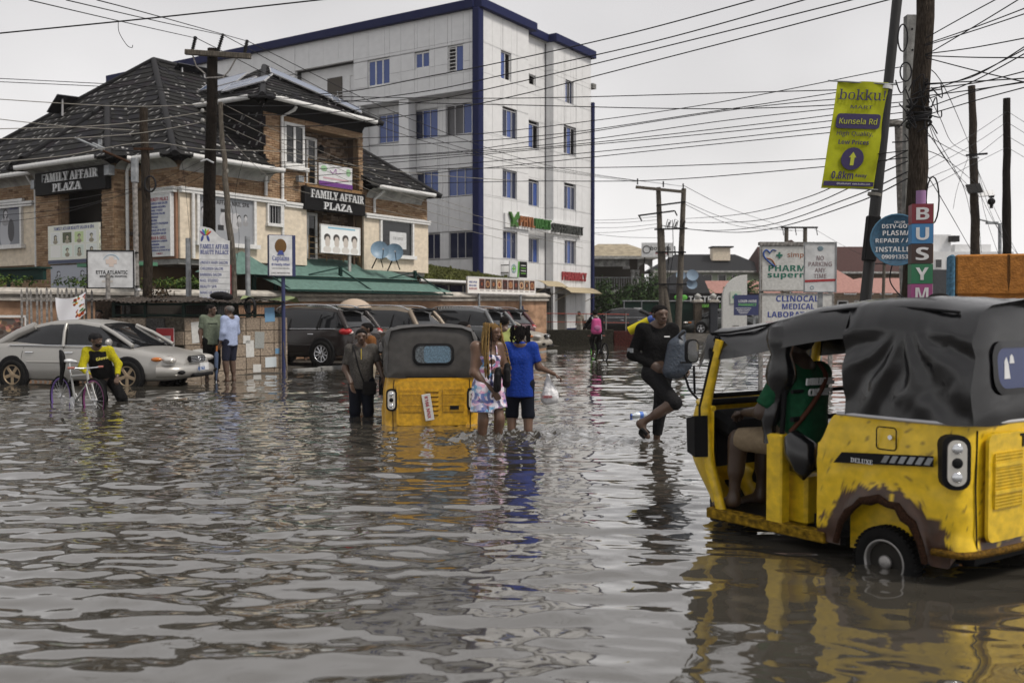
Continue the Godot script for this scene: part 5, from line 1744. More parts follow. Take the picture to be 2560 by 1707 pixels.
	for q in [[0.32, 3.2, 0.16, 0.35], [-0.1, 5.1, 0.14, 0.14], [-0.15, 5.6, 0.12, 0.2]]:
		var rp := PackedVector3Array()
		for s in 17:
			rp.append(Vector3(q[0] + q[2] * cos(TAU * s / 16.0) * 0.6, q[1] + q[3] * sin(TAU * s / 16.0), 0.12))
		part(o, "cable_loop", Geo.new().tube(rp, 0.012, 5, false), M.cable)
	o = thing("concrete_pole", "square concrete pole with bolt holes behind the wooden pole", "pole", Vector3(7.03, 0, -17.5))
	part(o, "shaft", Geo.new().prism(v2([[-0.16, -0.2], [0.16, -0.2], [0.0, 6.7], [-0.17, 6.7]]), -0.08, 0.08), M.concrete)
	for k in 7:
		part(o, "bolt_hole", Geo.new().bar(Vector3(-0.08 + 0.01 * k, 6.45 - 0.36 * k, 0.05), Vector3(-0.08 + 0.01 * k, 6.45 - 0.36 * k, 0.084), 0.02, 8), M.black)
	o = thing("lamp_post", "pale leaning street lamp post with its head behind the banner pole", "pole", Vector3(7.18, 0, -18))
	part(o, "shaft", Geo.new().bar(Vector3(0, -0.2, 0), Vector3(-0.22, 4.95, 0), 0.075, 10), mat(0.45, 0.42, 0.4, 0.6, 0.0, grain(0.5, 1.0, 0.02), 1.0))
	part(o, "head", Geo.new().box(Vector3(-0.45, 4.95, 0), Vector3(0.55, 0.1, 0.18), Basis(Vector3(0, 0, 1), -0.1), 0.02), M.galv_rust)
	# camera pole and the rightmost pole
	o = pole("camera_pole", "weathered wooden pole carrying a solar powered camera above the orange wall", Vector3(17.8, 0, -38), Vector3(17.448, 10.16, -38), 0.2, 0.13, M.wood)
	part(o, "bracket", Geo.new().box(Vector3(-0.2, 7.55, 0.15), Vector3(0.8, 0.07, 0.07), Basis(Vector3(0, 0, 1), 0.08)), M.black)
	part(o, "band", Geo.new().bar(Vector3(-0.22, 7.42, 0), Vector3(-0.22, 7.47, 0), 0.17, 8), M.sign_white)
	part(o, "solar_panel", Geo.new().box(Vector3(-0.35, 6.25, 0.3), Vector3(0.55, 0.4, 0.04), Basis(Vector3(0, 0, 1), 0.12) * Basis(Vector3.RIGHT, -0.5)), M.black)
	part(o, "camera_panel", Geo.new().box(Vector3(0.05, 6.05, 0.4), Vector3(0.6, 0.26, 0.04), Basis(Vector3(0, 0, 1), 0.1) * Basis(Vector3.RIGHT, -0.6)), M.sign_white)
	part(o, "camera", Geo.new().ell(Vector3(0.28, 5.75, 0.35), Vector3(0.14, 0.14, 0.14)).bar(Vector3(0.28, 5.9, 0.35), Vector3(0.28, 6.05, 0.35), 0.1, 10).bar(Vector3(0.28, 5.62, 0.35), Vector3(0.28, 5.5, 0.35), 0.06, 8), M.black)
	pole("wooden_utility_pole", "black tarred pole standing farthest right in the picture", Vector3(18.9, 0, -38), Vector3(18.79, 9.69, -38), 0.19, 0.13, M.wood_dark)
	o = thing("street_lamp", "distant street lamp with a long arm between the right poles", "street lamp", Vector3(22.1, 0, -45))
	part(o, "post", Geo.new().bar(Vector3(0, 0, 0), Vector3(-0.1, 5.6, 0), 0.08, 8), M.galv)
	part(o, "arm", Geo.new().bar(Vector3(-0.1, 5.55, 0), Vector3(-1.3, 5.85, 0), 0.04, 6), M.galv)
	part(o, "lamp_head", Geo.new().box(Vector3(-0.45, 5.62, 0), Vector3(0.5, 0.1, 0.2)), M.galv)
	# twin-pole transformer mount
	o = thing("twin_pole_structure", "pair of weathered poles with crossarms, fuses and insulators beyond the junction", "power pole", Vector3(0, 0, -58))
	for q in [[8.83, 8.5, 8.87], [9.66, 9.98, 8.8], [8.95, 8.72, 6.5]]:
		part(o, "pole", Geo.new().tube(vs([[q[0] + (0.35 if q[2] < 7.0 else 0.0), 0.0, 0.1 if q[2] < 7.0 else 0.0], [lerpf(q[0], q[1], 0.5), q[2] * 0.5, 0], [q[1], q[2], 0]]), [0.2, 0.175, 0.14], 12), M.wood_grey)
	part(o, "top_crossarm", Geo.new().box(Vector3(8.55, 8.72, 0.24), Vector3(2.8, 0.16, 0.14), Basis(Vector3(0, 0, 1), -0.1)), M.wood_grey)
	for q in [[7.26, 9.0], [8.75, 8.85], [9.9, 8.72]]:
		insulator(o, Vector3(q[0], q[1], 0.24), Vector3(q[0], q[1] + 0.35, 0.24))
	for q in [[9.2, 7.9, 1.7, 0.13], [8.35, 7.35, 2.1, 0.13], [9.2, 6.45, 1.9, 0.03], [9.2, 5.1, 1.75, 0.0], [9.2, 3.25, 1.9, 0.0]]:
		part(o, "iron_crossarm", Geo.new().box(Vector3(q[0], q[1], 0.22), Vector3(q[2], 0.09, 0.09), Basis(Vector3(0, 0, 1), q[3])), M.black)
	for k in 3:
		var x := 8.98 + 0.42 * k
		insulator(o, Vector3(x, 6.5, 0.3), Vector3(x + 0.12, 6.85, 0.35))
		part(o, "fuse_link", Geo.new().tube(vs([[x - 0.1, 6.5, 0.3], [x + 0.02, 7.0, 0.35], [x + 0.2, 6.9, 0.35], [x + 0.1, 6.5, 0.3]]), 0.025, 5), M.black)
		insulator(o, Vector3(x + 0.05, 4.9, 0.3), Vector3(x, 5.45, 0.35))
	insulator(o, Vector3(7.35, 7.2, 0.3), Vector3(7.5, 6.9, 0.3))
	insulator(o, Vector3(9.4, 7.5, 0.3), Vector3(9.55, 7.2, 0.3))
	o = thing("far_twin_poles", "distant pair of thin poles joined by a dark crossarm above the brown roof", "power pole", Vector3(0, 0, -95))
	for x in [26.14, 27.92]:
		part(o, "pole", Geo.new().bar(Vector3(x, 0, 0), Vector3(x, 9.8, 0), 0.2, 8), M.wood_grey)
	part(o, "crossarm", Geo.new().box(Vector3(27.3, 9.75, 0.2), Vector3(3.5, 0.16, 0.14)), M.black)
	for x in [25.7, 26.9, 28.9]:
		insulator(o, Vector3(x, 9.7, 0.25), Vector3(x + 0.12, 9.0, 0.25))
	o = thing("far_utility_pole", "thin distant grey pole in front of the pink roofs", "pole", Vector3(25.3, 0, -68))
	part(o, "shaft", Geo.new().bar(Vector3(0, 0, 0), Vector3(0.1, 5.2, 0), 0.11, 8), M.wood_grey)
	part(o, "crossarm", Geo.new().box(Vector3(0.1, 4.95, 0.1), Vector3(1.6, 0.08, 0.08)), M.black)

# ---------------------------------------------------------------- overhead wires (metres: x, y, z along each span)
func wires() -> void:
	for f in [
		["thin high voltage line running from the upper left to the crossarm pole", "high voltage lines at the left pole", "cable", 0.0088, [
			[[-6.74, 5.88, -14.00], [-7.28, 6.92, -18.54], [-8.17, 8.65, -26.00]],
			[[-6.22, 5.88, -14.00], [-6.77, 7.14, -19.38], [-7.44, 8.72, -26.00]],
			[[-5.79, 5.88, -14.00], [-6.06, 6.59, -17.13], [-6.84, 8.57, -26.00]],
		]],
		["high voltage line sloping down from the crossarm pole to the distant twin poles", "high voltage lines crossing the white building", "cable", 0.0109, [
			[[-8.17, 8.65, -26.00], [-4.55, 7.92, -34.17], [0.47, 8.12, -44.47], [7.22, 9.18, -58.00]],
			[[-7.44, 8.71, -26.00], [-3.64, 7.81, -33.99], [1.40, 7.89, -43.57], [9.22, 9.03, -58.00]],
			[[-6.84, 8.57, -26.00], [-3.15, 7.94, -33.54], [1.96, 7.86, -43.34], [9.90, 8.93, -58.00]],
		]],
		["single thick black cable across the top left of the sky", "cable across the top left sky", "cable", 0.0095, [
			[[-6.33, 4.84, -12.00], [-4.30, 5.04, -12.00], [-2.16, 5.27, -12.00]],
		]],
		["loose wire end dangling from the top left cable", "dangling wire", "cable", 0.0041, [
			[[-4.71, 5.00, -12.00], [-4.70, 4.87, -12.00], [-4.61, 4.72, -12.00], [-4.55, 4.69, -12.00], [-4.54, 4.72, -12.00]],
		]],
		["black cable from the left edge to the crossarm pole", "black cables left of the crossarm pole", "cable", 0.0095, [
			[[-12.57, 7.16, -24.00], [-9.61, 7.27, -25.24], [-7.80, 7.29, -26.00]],
			[[-12.57, 7.08, -24.00], [-9.61, 7.20, -25.24], [-7.81, 7.20, -26.00]],
		]],
		["black cable from the crossarm pole level across to the banner pole", "black cables across the white building", "cable", 0.0095, [
			[[-7.80, 7.29, -26.00], [-3.84, 6.60, -23.48], [0.00, 6.04, -21.05], [3.90, 5.60, -18.57], [6.38, 5.33, -17.00]],
			[[-7.81, 7.20, -26.00], [-3.84, 6.50, -23.48], [0.00, 5.90, -21.05], [3.84, 5.32, -18.62], [6.38, 5.10, -17.00]],
		]],
		["pale service cable sagging from the left edge to the crossarm pole", "pale cables left of the crossarm pole", "cable_pale", 0.0102, [
			[[-11.53, 6.24, -22.00], [-9.51, 6.52, -24.16], [-8.18, 6.85, -25.58], [-7.80, 7.00, -26.00]],
			[[-11.54, 5.82, -22.00], [-10.64, 5.98, -23.84], [-9.57, 6.27, -26.00]],
			[[-11.54, 5.57, -22.00], [-10.03, 5.94, -23.63], [-9.00, 6.29, -24.75], [-7.87, 6.78, -26.00]],
			[[-11.54, 5.36, -22.00], [-10.38, 5.59, -23.25], [-9.08, 5.98, -24.67], [-7.87, 6.53, -26.00]],
		]],
		["grey service cable rising from the crossarm pole across the sky to the upper right", "cables rising across the centre sky", "cable", 0.0095, [
			[[-7.75, 7.15, -26.00], [-3.88, 6.23, -21.45], [-1.42, 5.92, -18.53], [0.00, 5.77, -16.84], [1.75, 5.63, -14.74], [3.18, 5.58, -13.00]],
			[[-7.75, 6.92, -26.00], [-4.67, 6.22, -22.59], [-1.82, 5.80, -19.42], [0.00, 5.68, -17.37], [2.11, 5.57, -14.98], [3.83, 5.58, -13.00]],
			[[-7.75, 6.70, -26.00], [-4.72, 6.06, -22.82], [-1.86, 5.69, -19.80], [0.00, 5.60, -17.81], [2.52, 5.58, -15.09], [4.45, 5.58, -13.00]],
			[[-7.76, 6.46, -26.00], [-4.75, 5.81, -22.97], [-1.88, 5.51, -20.06], [0.00, 5.44, -18.13], [2.80, 5.51, -15.22], [4.92, 5.58, -13.00]],
		]],
		["black telecom cable strung between the plaza and the wooden pole on the right", "telecom cables across the street", "cable", 0.0088, [
			[[-6.30, 6.20, -27.00], [-1.83, 5.76, -23.88], [0.00, 5.65, -22.60], [3.69, 5.66, -20.01], [6.67, 5.86, -17.88], [7.06, 5.88, -17.60]],
			[[-6.30, 5.93, -27.00], [0.00, 5.47, -22.59], [3.99, 5.51, -19.78], [7.06, 5.61, -17.60]],
			[[-6.77, 5.58, -27.00], [-1.81, 5.31, -23.65], [0.00, 5.31, -22.42], [4.42, 5.48, -19.40], [7.07, 5.38, -17.60]],
			[[-6.77, 5.54, -27.00], [0.00, 5.22, -22.42], [4.42, 5.29, -19.40], [7.07, 5.25, -17.60]],
			[[-6.54, 5.46, -27.00], [0.00, 5.19, -22.50], [4.43, 5.15, -19.43], [7.07, 5.19, -17.60]],
			[[-6.77, 5.28, -27.00], [0.00, 5.14, -22.41], [4.42, 5.06, -19.40], [7.07, 5.07, -17.60]],
			[[-6.18, 5.17, -27.00], [0.00, 5.00, -22.62], [3.69, 4.95, -20.00], [7.07, 4.96, -17.60]],
			[[-6.30, 4.91, -27.00], [0.00, 4.86, -22.57], [3.69, 4.86, -19.98], [7.07, 4.84, -17.60]],
			[[-4.39, 5.86, -30.00], [0.00, 5.05, -24.27], [2.89, 4.53, -20.50], [5.31, 4.19, -17.34], [6.33, 4.12, -16.00]],
			[[-4.39, 5.38, -30.00], [0.00, 4.73, -24.28], [2.89, 4.25, -20.51], [5.31, 4.05, -17.34], [6.33, 4.01, -16.00]],
		]],
		["pinkish cable looping over the short wooden pole in front of the plaza", "pinkish cable before the plaza", "cable_pale", 0.0095, [
			[[-11.02, 4.68, -21.00], [-9.81, 4.99, -21.98], [-8.49, 5.46, -23.07], [-7.29, 5.46, -24.05], [-5.69, 5.60, -25.34], [-4.03, 5.45, -26.72], [-2.16, 5.43, -28.24], [0.00, 5.52, -30.00]],
		]],
		["thin wire fanning down from the leaning log towards the supermarket", "wires fanning from the leaning log", "cable_pale", 0.0068, [
			[[-7.40, 6.87, -25.50], [-5.78, 6.25, -27.89], [-3.00, 5.41, -31.84], [-1.42, 5.08, -34.00]],
			[[-7.36, 6.60, -25.50], [-5.03, 5.63, -27.77], [-2.32, 4.83, -30.29], [1.84, 4.12, -34.00]],
			[[-7.33, 6.29, -25.50], [-5.61, 5.64, -27.06], [-2.55, 4.58, -29.80], [2.43, 3.75, -34.00]],
			[[-7.28, 6.07, -25.50], [-6.24, 5.01, -26.73], [-4.28, 4.62, -28.38], [0.06, 3.83, -32.00]],
		]],
		["thin black wire drooping in front of the plaza tower sign", "wires before the plaza tower", "cable", 0.0061, [
			[[-11.55, 4.45, -22.00], [-10.36, 5.09, -24.14], [-9.52, 5.90, -25.80]],
			[[-11.56, 3.88, -22.00], [-10.62, 4.21, -23.75], [-9.53, 4.80, -25.80]],
			[[-11.57, 3.66, -22.00], [-10.50, 4.07, -23.94], [-9.53, 4.77, -25.80]],
			[[-11.57, 3.51, -22.00], [-10.72, 3.86, -23.52], [-9.53, 4.74, -25.80]],
		]],
		["thin black wire rising from the short wooden pole to the crossarm pole", "wires between the two left poles", "cable", 0.0054, [
			[[-9.45, 4.78, -25.80], [-8.75, 5.13, -25.89], [-7.90, 5.57, -26.00]],
			[[-9.45, 4.76, -25.80], [-8.64, 5.00, -25.90], [-7.90, 5.39, -26.00]],
			[[-9.45, 4.74, -25.80], [-8.53, 4.85, -25.91], [-7.90, 5.20, -26.00]],
			[[-9.45, 4.71, -25.80], [-7.78, 4.92, -26.41], [-6.18, 5.14, -27.00]],
		]],
		["short wire dropping from the crossarm pole to the kiosk", "drop wires at the crossarm pole", "cable", 0.0048, [
			[[-7.60, 4.89, -25.80], [-7.17, 4.20, -25.56], [-7.12, 3.29, -25.28], [-6.89, 2.40, -25.00]],
			[[-6.92, 5.56, -25.80], [-7.09, 4.53, -25.57], [-6.93, 3.29, -25.31], [-7.17, 1.85, -25.00]],
			[[-8.54, 5.54, -25.80], [-8.38, 4.76, -25.63], [-8.17, 3.29, -25.31], [-8.04, 1.85, -25.00]],
		]],
		["black cable fanning from the wooden pole to the upper right edge", "cables fanning to the right edge", "cable", 0.0082, [
			[[6.14, 5.60, -15.00], [6.17, 5.55, -13.51], [6.22, 5.49, -12.00]],
			[[6.13, 5.52, -15.00], [6.18, 5.33, -13.40], [6.22, 5.19, -12.00]],
			[[6.13, 5.50, -15.00], [6.18, 5.29, -13.40], [6.22, 5.12, -12.00]],
			[[6.15, 5.35, -15.00], [6.19, 5.35, -13.41], [6.22, 5.36, -12.00]],
			[[6.15, 5.39, -15.00], [6.19, 5.09, -13.53], [6.23, 4.82, -12.00]],
			[[6.13, 5.37, -15.00], [6.18, 4.93, -13.39], [6.23, 4.57, -12.00]],
			[[6.15, 5.35, -15.00], [6.19, 4.76, -13.40], [6.23, 4.26, -12.00]],
			[[6.12, 4.93, -15.00], [6.22, 4.71, -13.60], [6.23, 4.76, -12.00]],
			[[6.13, 4.81, -15.00], [6.20, 4.71, -13.42], [6.23, 4.72, -12.00]],
			[[6.13, 4.69, -15.00], [6.20, 4.63, -13.55], [6.23, 4.67, -12.00]],
			[[6.12, 4.95, -15.00], [6.18, 4.61, -13.38], [6.23, 4.33, -12.00]],
			[[6.13, 4.87, -15.00], [6.19, 4.59, -13.39], [6.23, 4.43, -12.00]],
			[[6.13, 4.56, -15.00], [6.17, 4.47, -13.35], [6.23, 4.30, -12.00]],
			[[6.13, 4.46, -15.00], [6.18, 4.35, -13.38], [6.23, 4.24, -12.00]],
			[[6.13, 4.76, -15.00], [6.18, 4.50, -13.38], [6.23, 4.29, -12.00]],
		]],
		["thin black wire in the tangle between the wooden pole and the camera pole", "tangle of wires at the right", "cable", 0.0075, [
			[[6.12, 5.03, -15.00], [8.92, 5.59, -20.85], [12.42, 6.30, -28.16], [16.97, 7.46, -37.00]],
			[[6.12, 5.16, -15.00], [7.85, 5.62, -18.18], [17.05, 7.49, -37.00]],
			[[6.12, 4.90, -15.00], [8.94, 5.10, -21.09], [12.70, 5.49, -28.48], [17.15, 6.04, -37.00]],
			[[6.12, 4.38, -15.00], [9.03, 4.79, -20.87], [16.99, 5.88, -37.00]],
			[[6.13, 4.25, -15.00], [9.91, 5.27, -22.68], [17.01, 7.25, -37.00]],
			[[6.13, 3.99, -15.00], [9.16, 4.71, -20.96], [17.15, 6.37, -37.00]],
			[[6.12, 5.09, -15.00], [7.81, 5.00, -18.64], [12.29, 4.95, -27.17], [17.09, 4.76, -37.00]],
			[[6.13, 3.73, -15.00], [7.83, 3.66, -18.26], [13.86, 3.36, -30.00]],
			[[16.89, 7.33, -37.00], [16.24, 6.13, -36.40], [15.91, 5.30, -36.00]],
			[[17.13, 7.33, -37.00], [17.38, 5.50, -36.46], [17.81, 4.04, -36.00]],
			[[17.20, 7.33, -37.00], [17.25, 5.35, -36.50], [17.66, 3.42, -36.00]],
			[[17.07, 7.33, -37.00], [17.02, 5.51, -36.49], [16.95, 3.73, -36.00]],
			[[17.15, 6.37, -37.00], [17.71, 4.71, -36.47], [18.48, 3.42, -36.00]],
			[[17.17, 7.01, -37.00], [17.89, 4.87, -36.50], [18.77, 2.79, -36.00]],
			[[6.10, 4.58, -15.00], [6.04, 4.07, -15.07], [6.24, 3.49, -15.15], [6.24, 3.10, -15.20]],
			[[6.21, 4.77, -15.00], [6.19, 4.07, -15.10], [6.25, 3.37, -15.20]],
			[[6.19, 5.03, -15.00], [6.14, 4.25, -15.00], [6.12, 3.47, -15.00], [6.11, 3.15, -15.00]],
		]],
		["thin line hung between the camera pole and the rightmost pole", "lines at the rightmost pole", "cable", 0.0088, [
			[[12.39, 6.07, -30.00], [15.53, 7.54, -33.88], [18.80, 9.21, -38.00]],
			[[12.40, 5.81, -30.00], [15.54, 7.20, -33.88], [18.80, 8.80, -38.00]],
			[[12.40, 5.55, -30.00], [15.53, 6.76, -33.85], [18.71, 8.37, -38.00]],
			[[12.40, 5.25, -30.00], [15.94, 6.70, -34.42], [18.82, 7.85, -38.00]],
			[[18.80, 9.21, -38.00], [17.68, 7.86, -34.00]],
			[[18.80, 8.80, -38.00], [17.69, 7.50, -34.00]],
			[[18.81, 8.28, -38.00], [17.70, 7.06, -34.00]],
			[[18.82, 7.85, -38.00], [17.70, 6.68, -34.00]],
		]],
		["slack low voltage line from the twin poles to the wooden pole on the right", "low voltage lines at the twin poles", "cable", 0.0122, [
			[[10.09, 7.06, -58.00], [8.23, 5.11, -36.02], [7.21, 4.36, -24.55], [6.57, 4.18, -18.31], [6.33, 4.12, -16.00]],
			[[10.09, 6.83, -58.00], [8.05, 4.66, -33.93], [7.20, 4.14, -24.52], [6.57, 4.00, -18.30], [6.33, 3.95, -16.00]],
			[[8.70, 6.68, -58.00], [7.75, 4.87, -40.03], [7.12, 3.99, -27.96], [6.59, 3.77, -19.55], [6.33, 3.78, -16.00]],
			[[8.70, 6.63, -58.00], [7.57, 4.53, -36.62], [7.08, 3.84, -27.34], [6.58, 3.63, -19.27], [6.33, 3.67, -16.00]],
		]],
		["line from the twin poles down to the far transformer poles", "lines to the far poles", "cable", 0.0163, [
			[[9.98, 8.97, -58.00], [15.75, 9.06, -71.69], [25.85, 9.87, -95.00]],
			[[9.98, 8.07, -58.00], [16.08, 8.19, -71.74], [26.68, 9.45, -95.00]],
			[[10.09, 7.87, -58.00], [16.24, 7.76, -71.08], [27.92, 9.45, -95.00]],
			[[28.83, 9.62, -95.00], [33.54, 8.70, -101.96], [39.08, 7.83, -110.00]],
		]],
		["thin line between the supermarket building and the twin poles", "lines behind the supermarket", "cable", 0.0122, [
			[[4.57, 7.34, -62.00], [6.63, 7.19, -59.90], [8.49, 7.19, -58.00]],
			[[4.57, 7.17, -62.00], [6.63, 7.01, -59.90], [8.50, 6.99, -58.00]],
			[[4.57, 6.88, -62.00], [6.63, 6.72, -59.90], [8.50, 6.76, -58.00]],
			[[4.57, 6.55, -62.00], [6.64, 6.46, -59.90], [8.50, 6.56, -58.00]],
			[[4.57, 6.55, -62.00], [6.63, 6.15, -59.89], [8.50, 5.95, -58.00]],
		]],
		["black cable hanging down between the twin poles", "cables hanging at the twin poles", "cable", 0.0204, [
			[[9.31, 6.98, -57.90], [9.35, 5.09, -57.90], [9.15, 3.57, -57.90], [9.06, 2.06, -57.90]],
			[[9.09, 5.59, -57.90], [9.05, 3.57, -57.90], [9.01, 2.06, -57.90]],
		]],
	]:
		for w in f[4]:
			var pts := curve(w, 8)
			var called: String = f[0]
			if f[4].size() in [2, 3, 4, 5, 10]:
				called = ["topmost ", "second ", "third ", "fourth ", "fifth ", "sixth ", "seventh ", "eighth ", "ninth ", "lowest "][f[4].find(w)] + called
			solo("overhead_wire", called, "wire", Geo.new().tube(pts, f[3], 5), M[f[2]], f[1])

# ---------------------------------------------------------------- signs
# lines: [text, x, y, cap height, material, width (0 = natural), style]
func board(o: Node, at: Vector3, w: float, h: float, deep: float, m: Material, frame: Material, lines: Array, f := Transform3D.IDENTITY, edge := 0.03) -> MeshInstance3D:
	var F := f * Transform3D(Basis.IDENTITY, at)
	var b := part(o, "board", Geo.new().box(Vector3(0, 0, -deep / 2), Vector3(w, h, deep), Basis.IDENTITY, 0.006), m, F)
	if frame:
		var g := Geo.new()
		g.box(Vector3(0, h / 2 - edge / 2, 0.004), Vector3(w, edge, 0.02)).box(Vector3(0, -h / 2 + edge / 2, 0.004), Vector3(w, edge, 0.02))
		g.box(Vector3(-w / 2 + edge / 2, 0, 0.004), Vector3(edge, h - 2 * edge, 0.02)).box(Vector3(w / 2 - edge / 2, 0, 0.004), Vector3(edge, h - 2 * edge, 0.02))
		part(o, "frame", g, frame, F)
	for l in lines:
		var t := text(o, l[0], Vector3(l[1], l[2], 0.003), l[3], l[4], l[5] if l.size() > 5 else 0.0, l[6] if l.size() > 6 else "bold")
		t.transform = F * t.transform
	return b

func signs() -> void:
	var st := Vector3(-10.017, 0, -30.0)
	var blk := flat(0.02, 0.02, 0.022)
	var nv := flat(0.04, 0.06, 0.24)
	var mr := flat(0.28, 0.03, 0.05)
	var ink := flat(0.12, 0.12, 0.13)
	var L := Transform3D(LEFT, Vector3.ZERO)
	var LT := Transform3D(LEFT, Vector3(-0.82, 0, 0))
	var o := thing("plaza_sign", "black FAMILY AFFAIR PLAZA sign over the balcony bay", "sign", st, STREET)
	board(o, Vector3(6.6, 5.5, 0.22), 3.1, 0.78, 0.18, M.black, null, [])
	text(o, "FAMILY AFFAIR", Vector3(6.66, 5.67, 0.25), 0.27, M.sign_white, 2.7, "serif bold", 0.05)
	text(o, "PLAZA", Vector3(6.66, 5.3, 0.25), 0.25, M.sign_white, 1.45, "serif bold", 0.05)
	part(o, "floodlight", Geo.new().box(Vector3(4.85, 6.1, 0.2), Vector3(0.25, 0.2, 0.15)), M.galv)
	o = thing("plaza_sign", "black AMILY AFFAIR PLAZA sign with a lost first letter on the tower", "sign", st, STREET)
	board(o, Vector3(-3.88, 5.68, 0.24), 3.68, 0.72, 0.2, M.black, null, [], LT)
	for q in [["AMILY AFFAIR", -3.75, 5.83, 0.27, 2.75], ["PLAZA", -3.95, 5.5, 0.25, 1.5]]:
		var t := text(o, q[0], Vector3(q[1], q[2], 0.27), q[3], M.sign_white, q[4], "serif bold", 0.05)
		t.transform = LT * t.transform
	part(o, "letter_ghost", Geo.new().box(Vector3(-5.3, 5.85, 0.245), Vector3(0.05, 0.26, 0.01)).box(Vector3(-5.2, 5.95, 0.245), Vector3(0.18, 0.04, 0.01)).box(Vector3(-5.24, 5.83, 0.245), Vector3(0.12, 0.03, 0.01)), M.galv, LT)
	part(o, "floodlight", Geo.new().box(Vector3(-1.9, 5.85, 0.2), Vector3(0.24, 0.3, 0.2)).box(Vector3(-5.9, 5.7, 0.15), Vector3(0.2, 0.28, 0.15)), M.galv, LT)
	# salon board and the poster below it
	var im := pic(280, 190, Color(0.86, 0.87, 0.82))
	for k in 8:
		var x := 42.0 + 66 * (k % 4)
		var y := 62.0 + 66 * (k / 4)
		im.fill_rect(Rect2i(int(x) - 27, int(y) - 28, 54, 57), Color(0.92, 0.93, 0.93))
		im.fill_rect(Rect2i(int(x) - 25, int(y) - 26, 50, 53), [Color(0.85, 0.86, 0.85), Color(0.3, 0.33, 0.2), Color(0.75, 0.82, 0.6), Color(0.86, 0.87, 0.87), Color(0.9, 0.9, 0.88), Color(0.85, 0.9, 0.85), Color(0.8, 0.85, 0.8), Color(0.86, 0.88, 0.86)][k])
		if k != 4:
			portrait(im, x, y - 5, 21, Color(0.75, 0.72, 0.62), Color(0.1, 0.1, 0.1), k in [0, 6, 7])
	im.fill_rect(Rect2i(0, 172, 280, 18), Color(0.2, 0.24, 0.36))
	o = thing("salon_board", "printed beauty salon and spa board with eight small pictures on the tower", "sign", st, STREET)
	board(o, Vector3(-3.9, 3.72, 0.12), 2.68, 1.22, 0.08, printed(im), null, [["FAMILY AFFAIR BEAUTY SALON & SPA", 0.05, 0.5, 0.1, nv, 2.1, "serif bold"]], LT)
	im = pic(200, 110, Color(0.62, 0.64, 0.68))
	for k in 4:
		portrait(im, 32.0 + 48 * (k % 4), 30.0 + 30 * (k % 2), 18, Color(0.72, 0.74, 0.77), Color(0.14, 0.14, 0.16), k % 2 == 0)
	o = thing("hair_poster", "grey poster of hair sketches below the salon board", "poster", st, STREET)
	sheet(o, "print", -5.2, -2.58, 2.2, 3.06, 0.06, printed(im), LT)
	part(o, "backing", Geo.new().box(Vector3(-3.89, 2.2, 0.03), Vector3(2.66, 1.75, 0.04)), M.galv, LT)
	# spa window poster, fashion window
	im = pic(280, 190, Color(0.56, 0.57, 0.59))
	for k in 7:
		disc(im, 130 + 10 * k, 95 + 9 * (k % 3), 26, 34, Color(0.7, 0.7, 0.71).darkened(0.06 * (k % 3)))
	for q in [[20, 60], [240, 75], [205, 80]]:
		portrait(im, q[0], q[1], 24, Color(0.72, 0.72, 0.73), Color(0.2, 0.2, 0.21))
	im.fill_rect(Rect2i(110, 50, 40, 14), Color(0.16, 0.16, 0.17))
	im.fill_rect(Rect2i(95, 118, 30, 22), Color(0.12, 0.12, 0.13))
	o = thing("spa_poster", "grey FAMILY AFFAIR NAIL SPA window poster on the cream wall", "poster", st, STREET)
	sheet(o, "print", 0.68, 2.85, 3.76, 5.18, 0.075, printed(im))
	text(o, "FAMILY AFFAIR NAIL SPA", Vector3(1.72, 5.0, 0.08), 0.13, blk, 1.95, "bold")
	im = pic(128, 128, Color(0.45, 0.46, 0.49))
	disc(im, 60, 90, 26, 50, Color(0.66, 0.67, 0.69))
	disc(im, 84, 84, 14, 34, Color(0.2, 0.2, 0.22))
	portrait(im, 60, 30, 24, Color(0.7, 0.7, 0.72), Color(0.1, 0.1, 0.11), true)
	o = thing("fashion_poster", "grey MODA poster of a standing woman in the left window", "poster", st, STREET)
	sheet(o, "print", -10.0, -8.18, 3.92, 5.4, 0.08, printed(im), L)
	var mo := text(o, "MODA", Vector3(-8.6, 5.2, 0.085), 0.12, nv, 0.5)
	mo.transform = L * mo.transform
	o = thing("services_board", "tall white BEAUTY PALACE board listing services in blue and maroon", "sign", st, STREET)
	var ls := [["BEAUTY PALACE", 0.0, 0.78, 0.11, mr, 0.84], ["UNISEX HAIR SALON", 0.0, 0.66, 0.07, nv, 0.76]]
	var k2 := 0
	for s in ["HUMAN HAIR/WIG", "NAIL STUDIO", "BARBING SALON", "MASSAGE", "WAXING", "BEAUTY SPA/SAUNA", "FACIALS", "MAKE UP & GELE", "CHILDREN SALON"]:
		ls.append(["• " + s, -0.42 + 0.026 * s.length(), 0.55 - 0.1 * k2, 0.065, nv, 0.052 * s.length()])
		k2 += 1
	ls.append(["BAR & GRILL", -0.02, -0.38, 0.1, mr, 0.7])
	k2 = 0
	for s in ["BARBEQUE GARDEN", "SHAWARMA", "AFRICAN CHOPS", "BANGA & STARCH etc"]:
		ls.append(["• " + s, -0.42 + 0.026 * s.length(), -0.49 - 0.09 * k2, 0.06, nv, 0.052 * s.length()])
		k2 += 1
	ls.append(["CONTACT", 0, -0.86, 0.05, mr, 0.3])
	board(o, Vector3(-0.65, 4.2, 0.2), 1.06, 1.9, 0.12, M.sign_white, M.white_frame, ls, L)
	# balcony banner, barber board
	o = thing("balcony_banner", "white and purple banner tied to the upper balcony railing", "banner", st, STREET)
	board(o, Vector3(6.7, 6.4, 0.12), 1.72, 0.78, 0.01, M.sign_white, null, [])
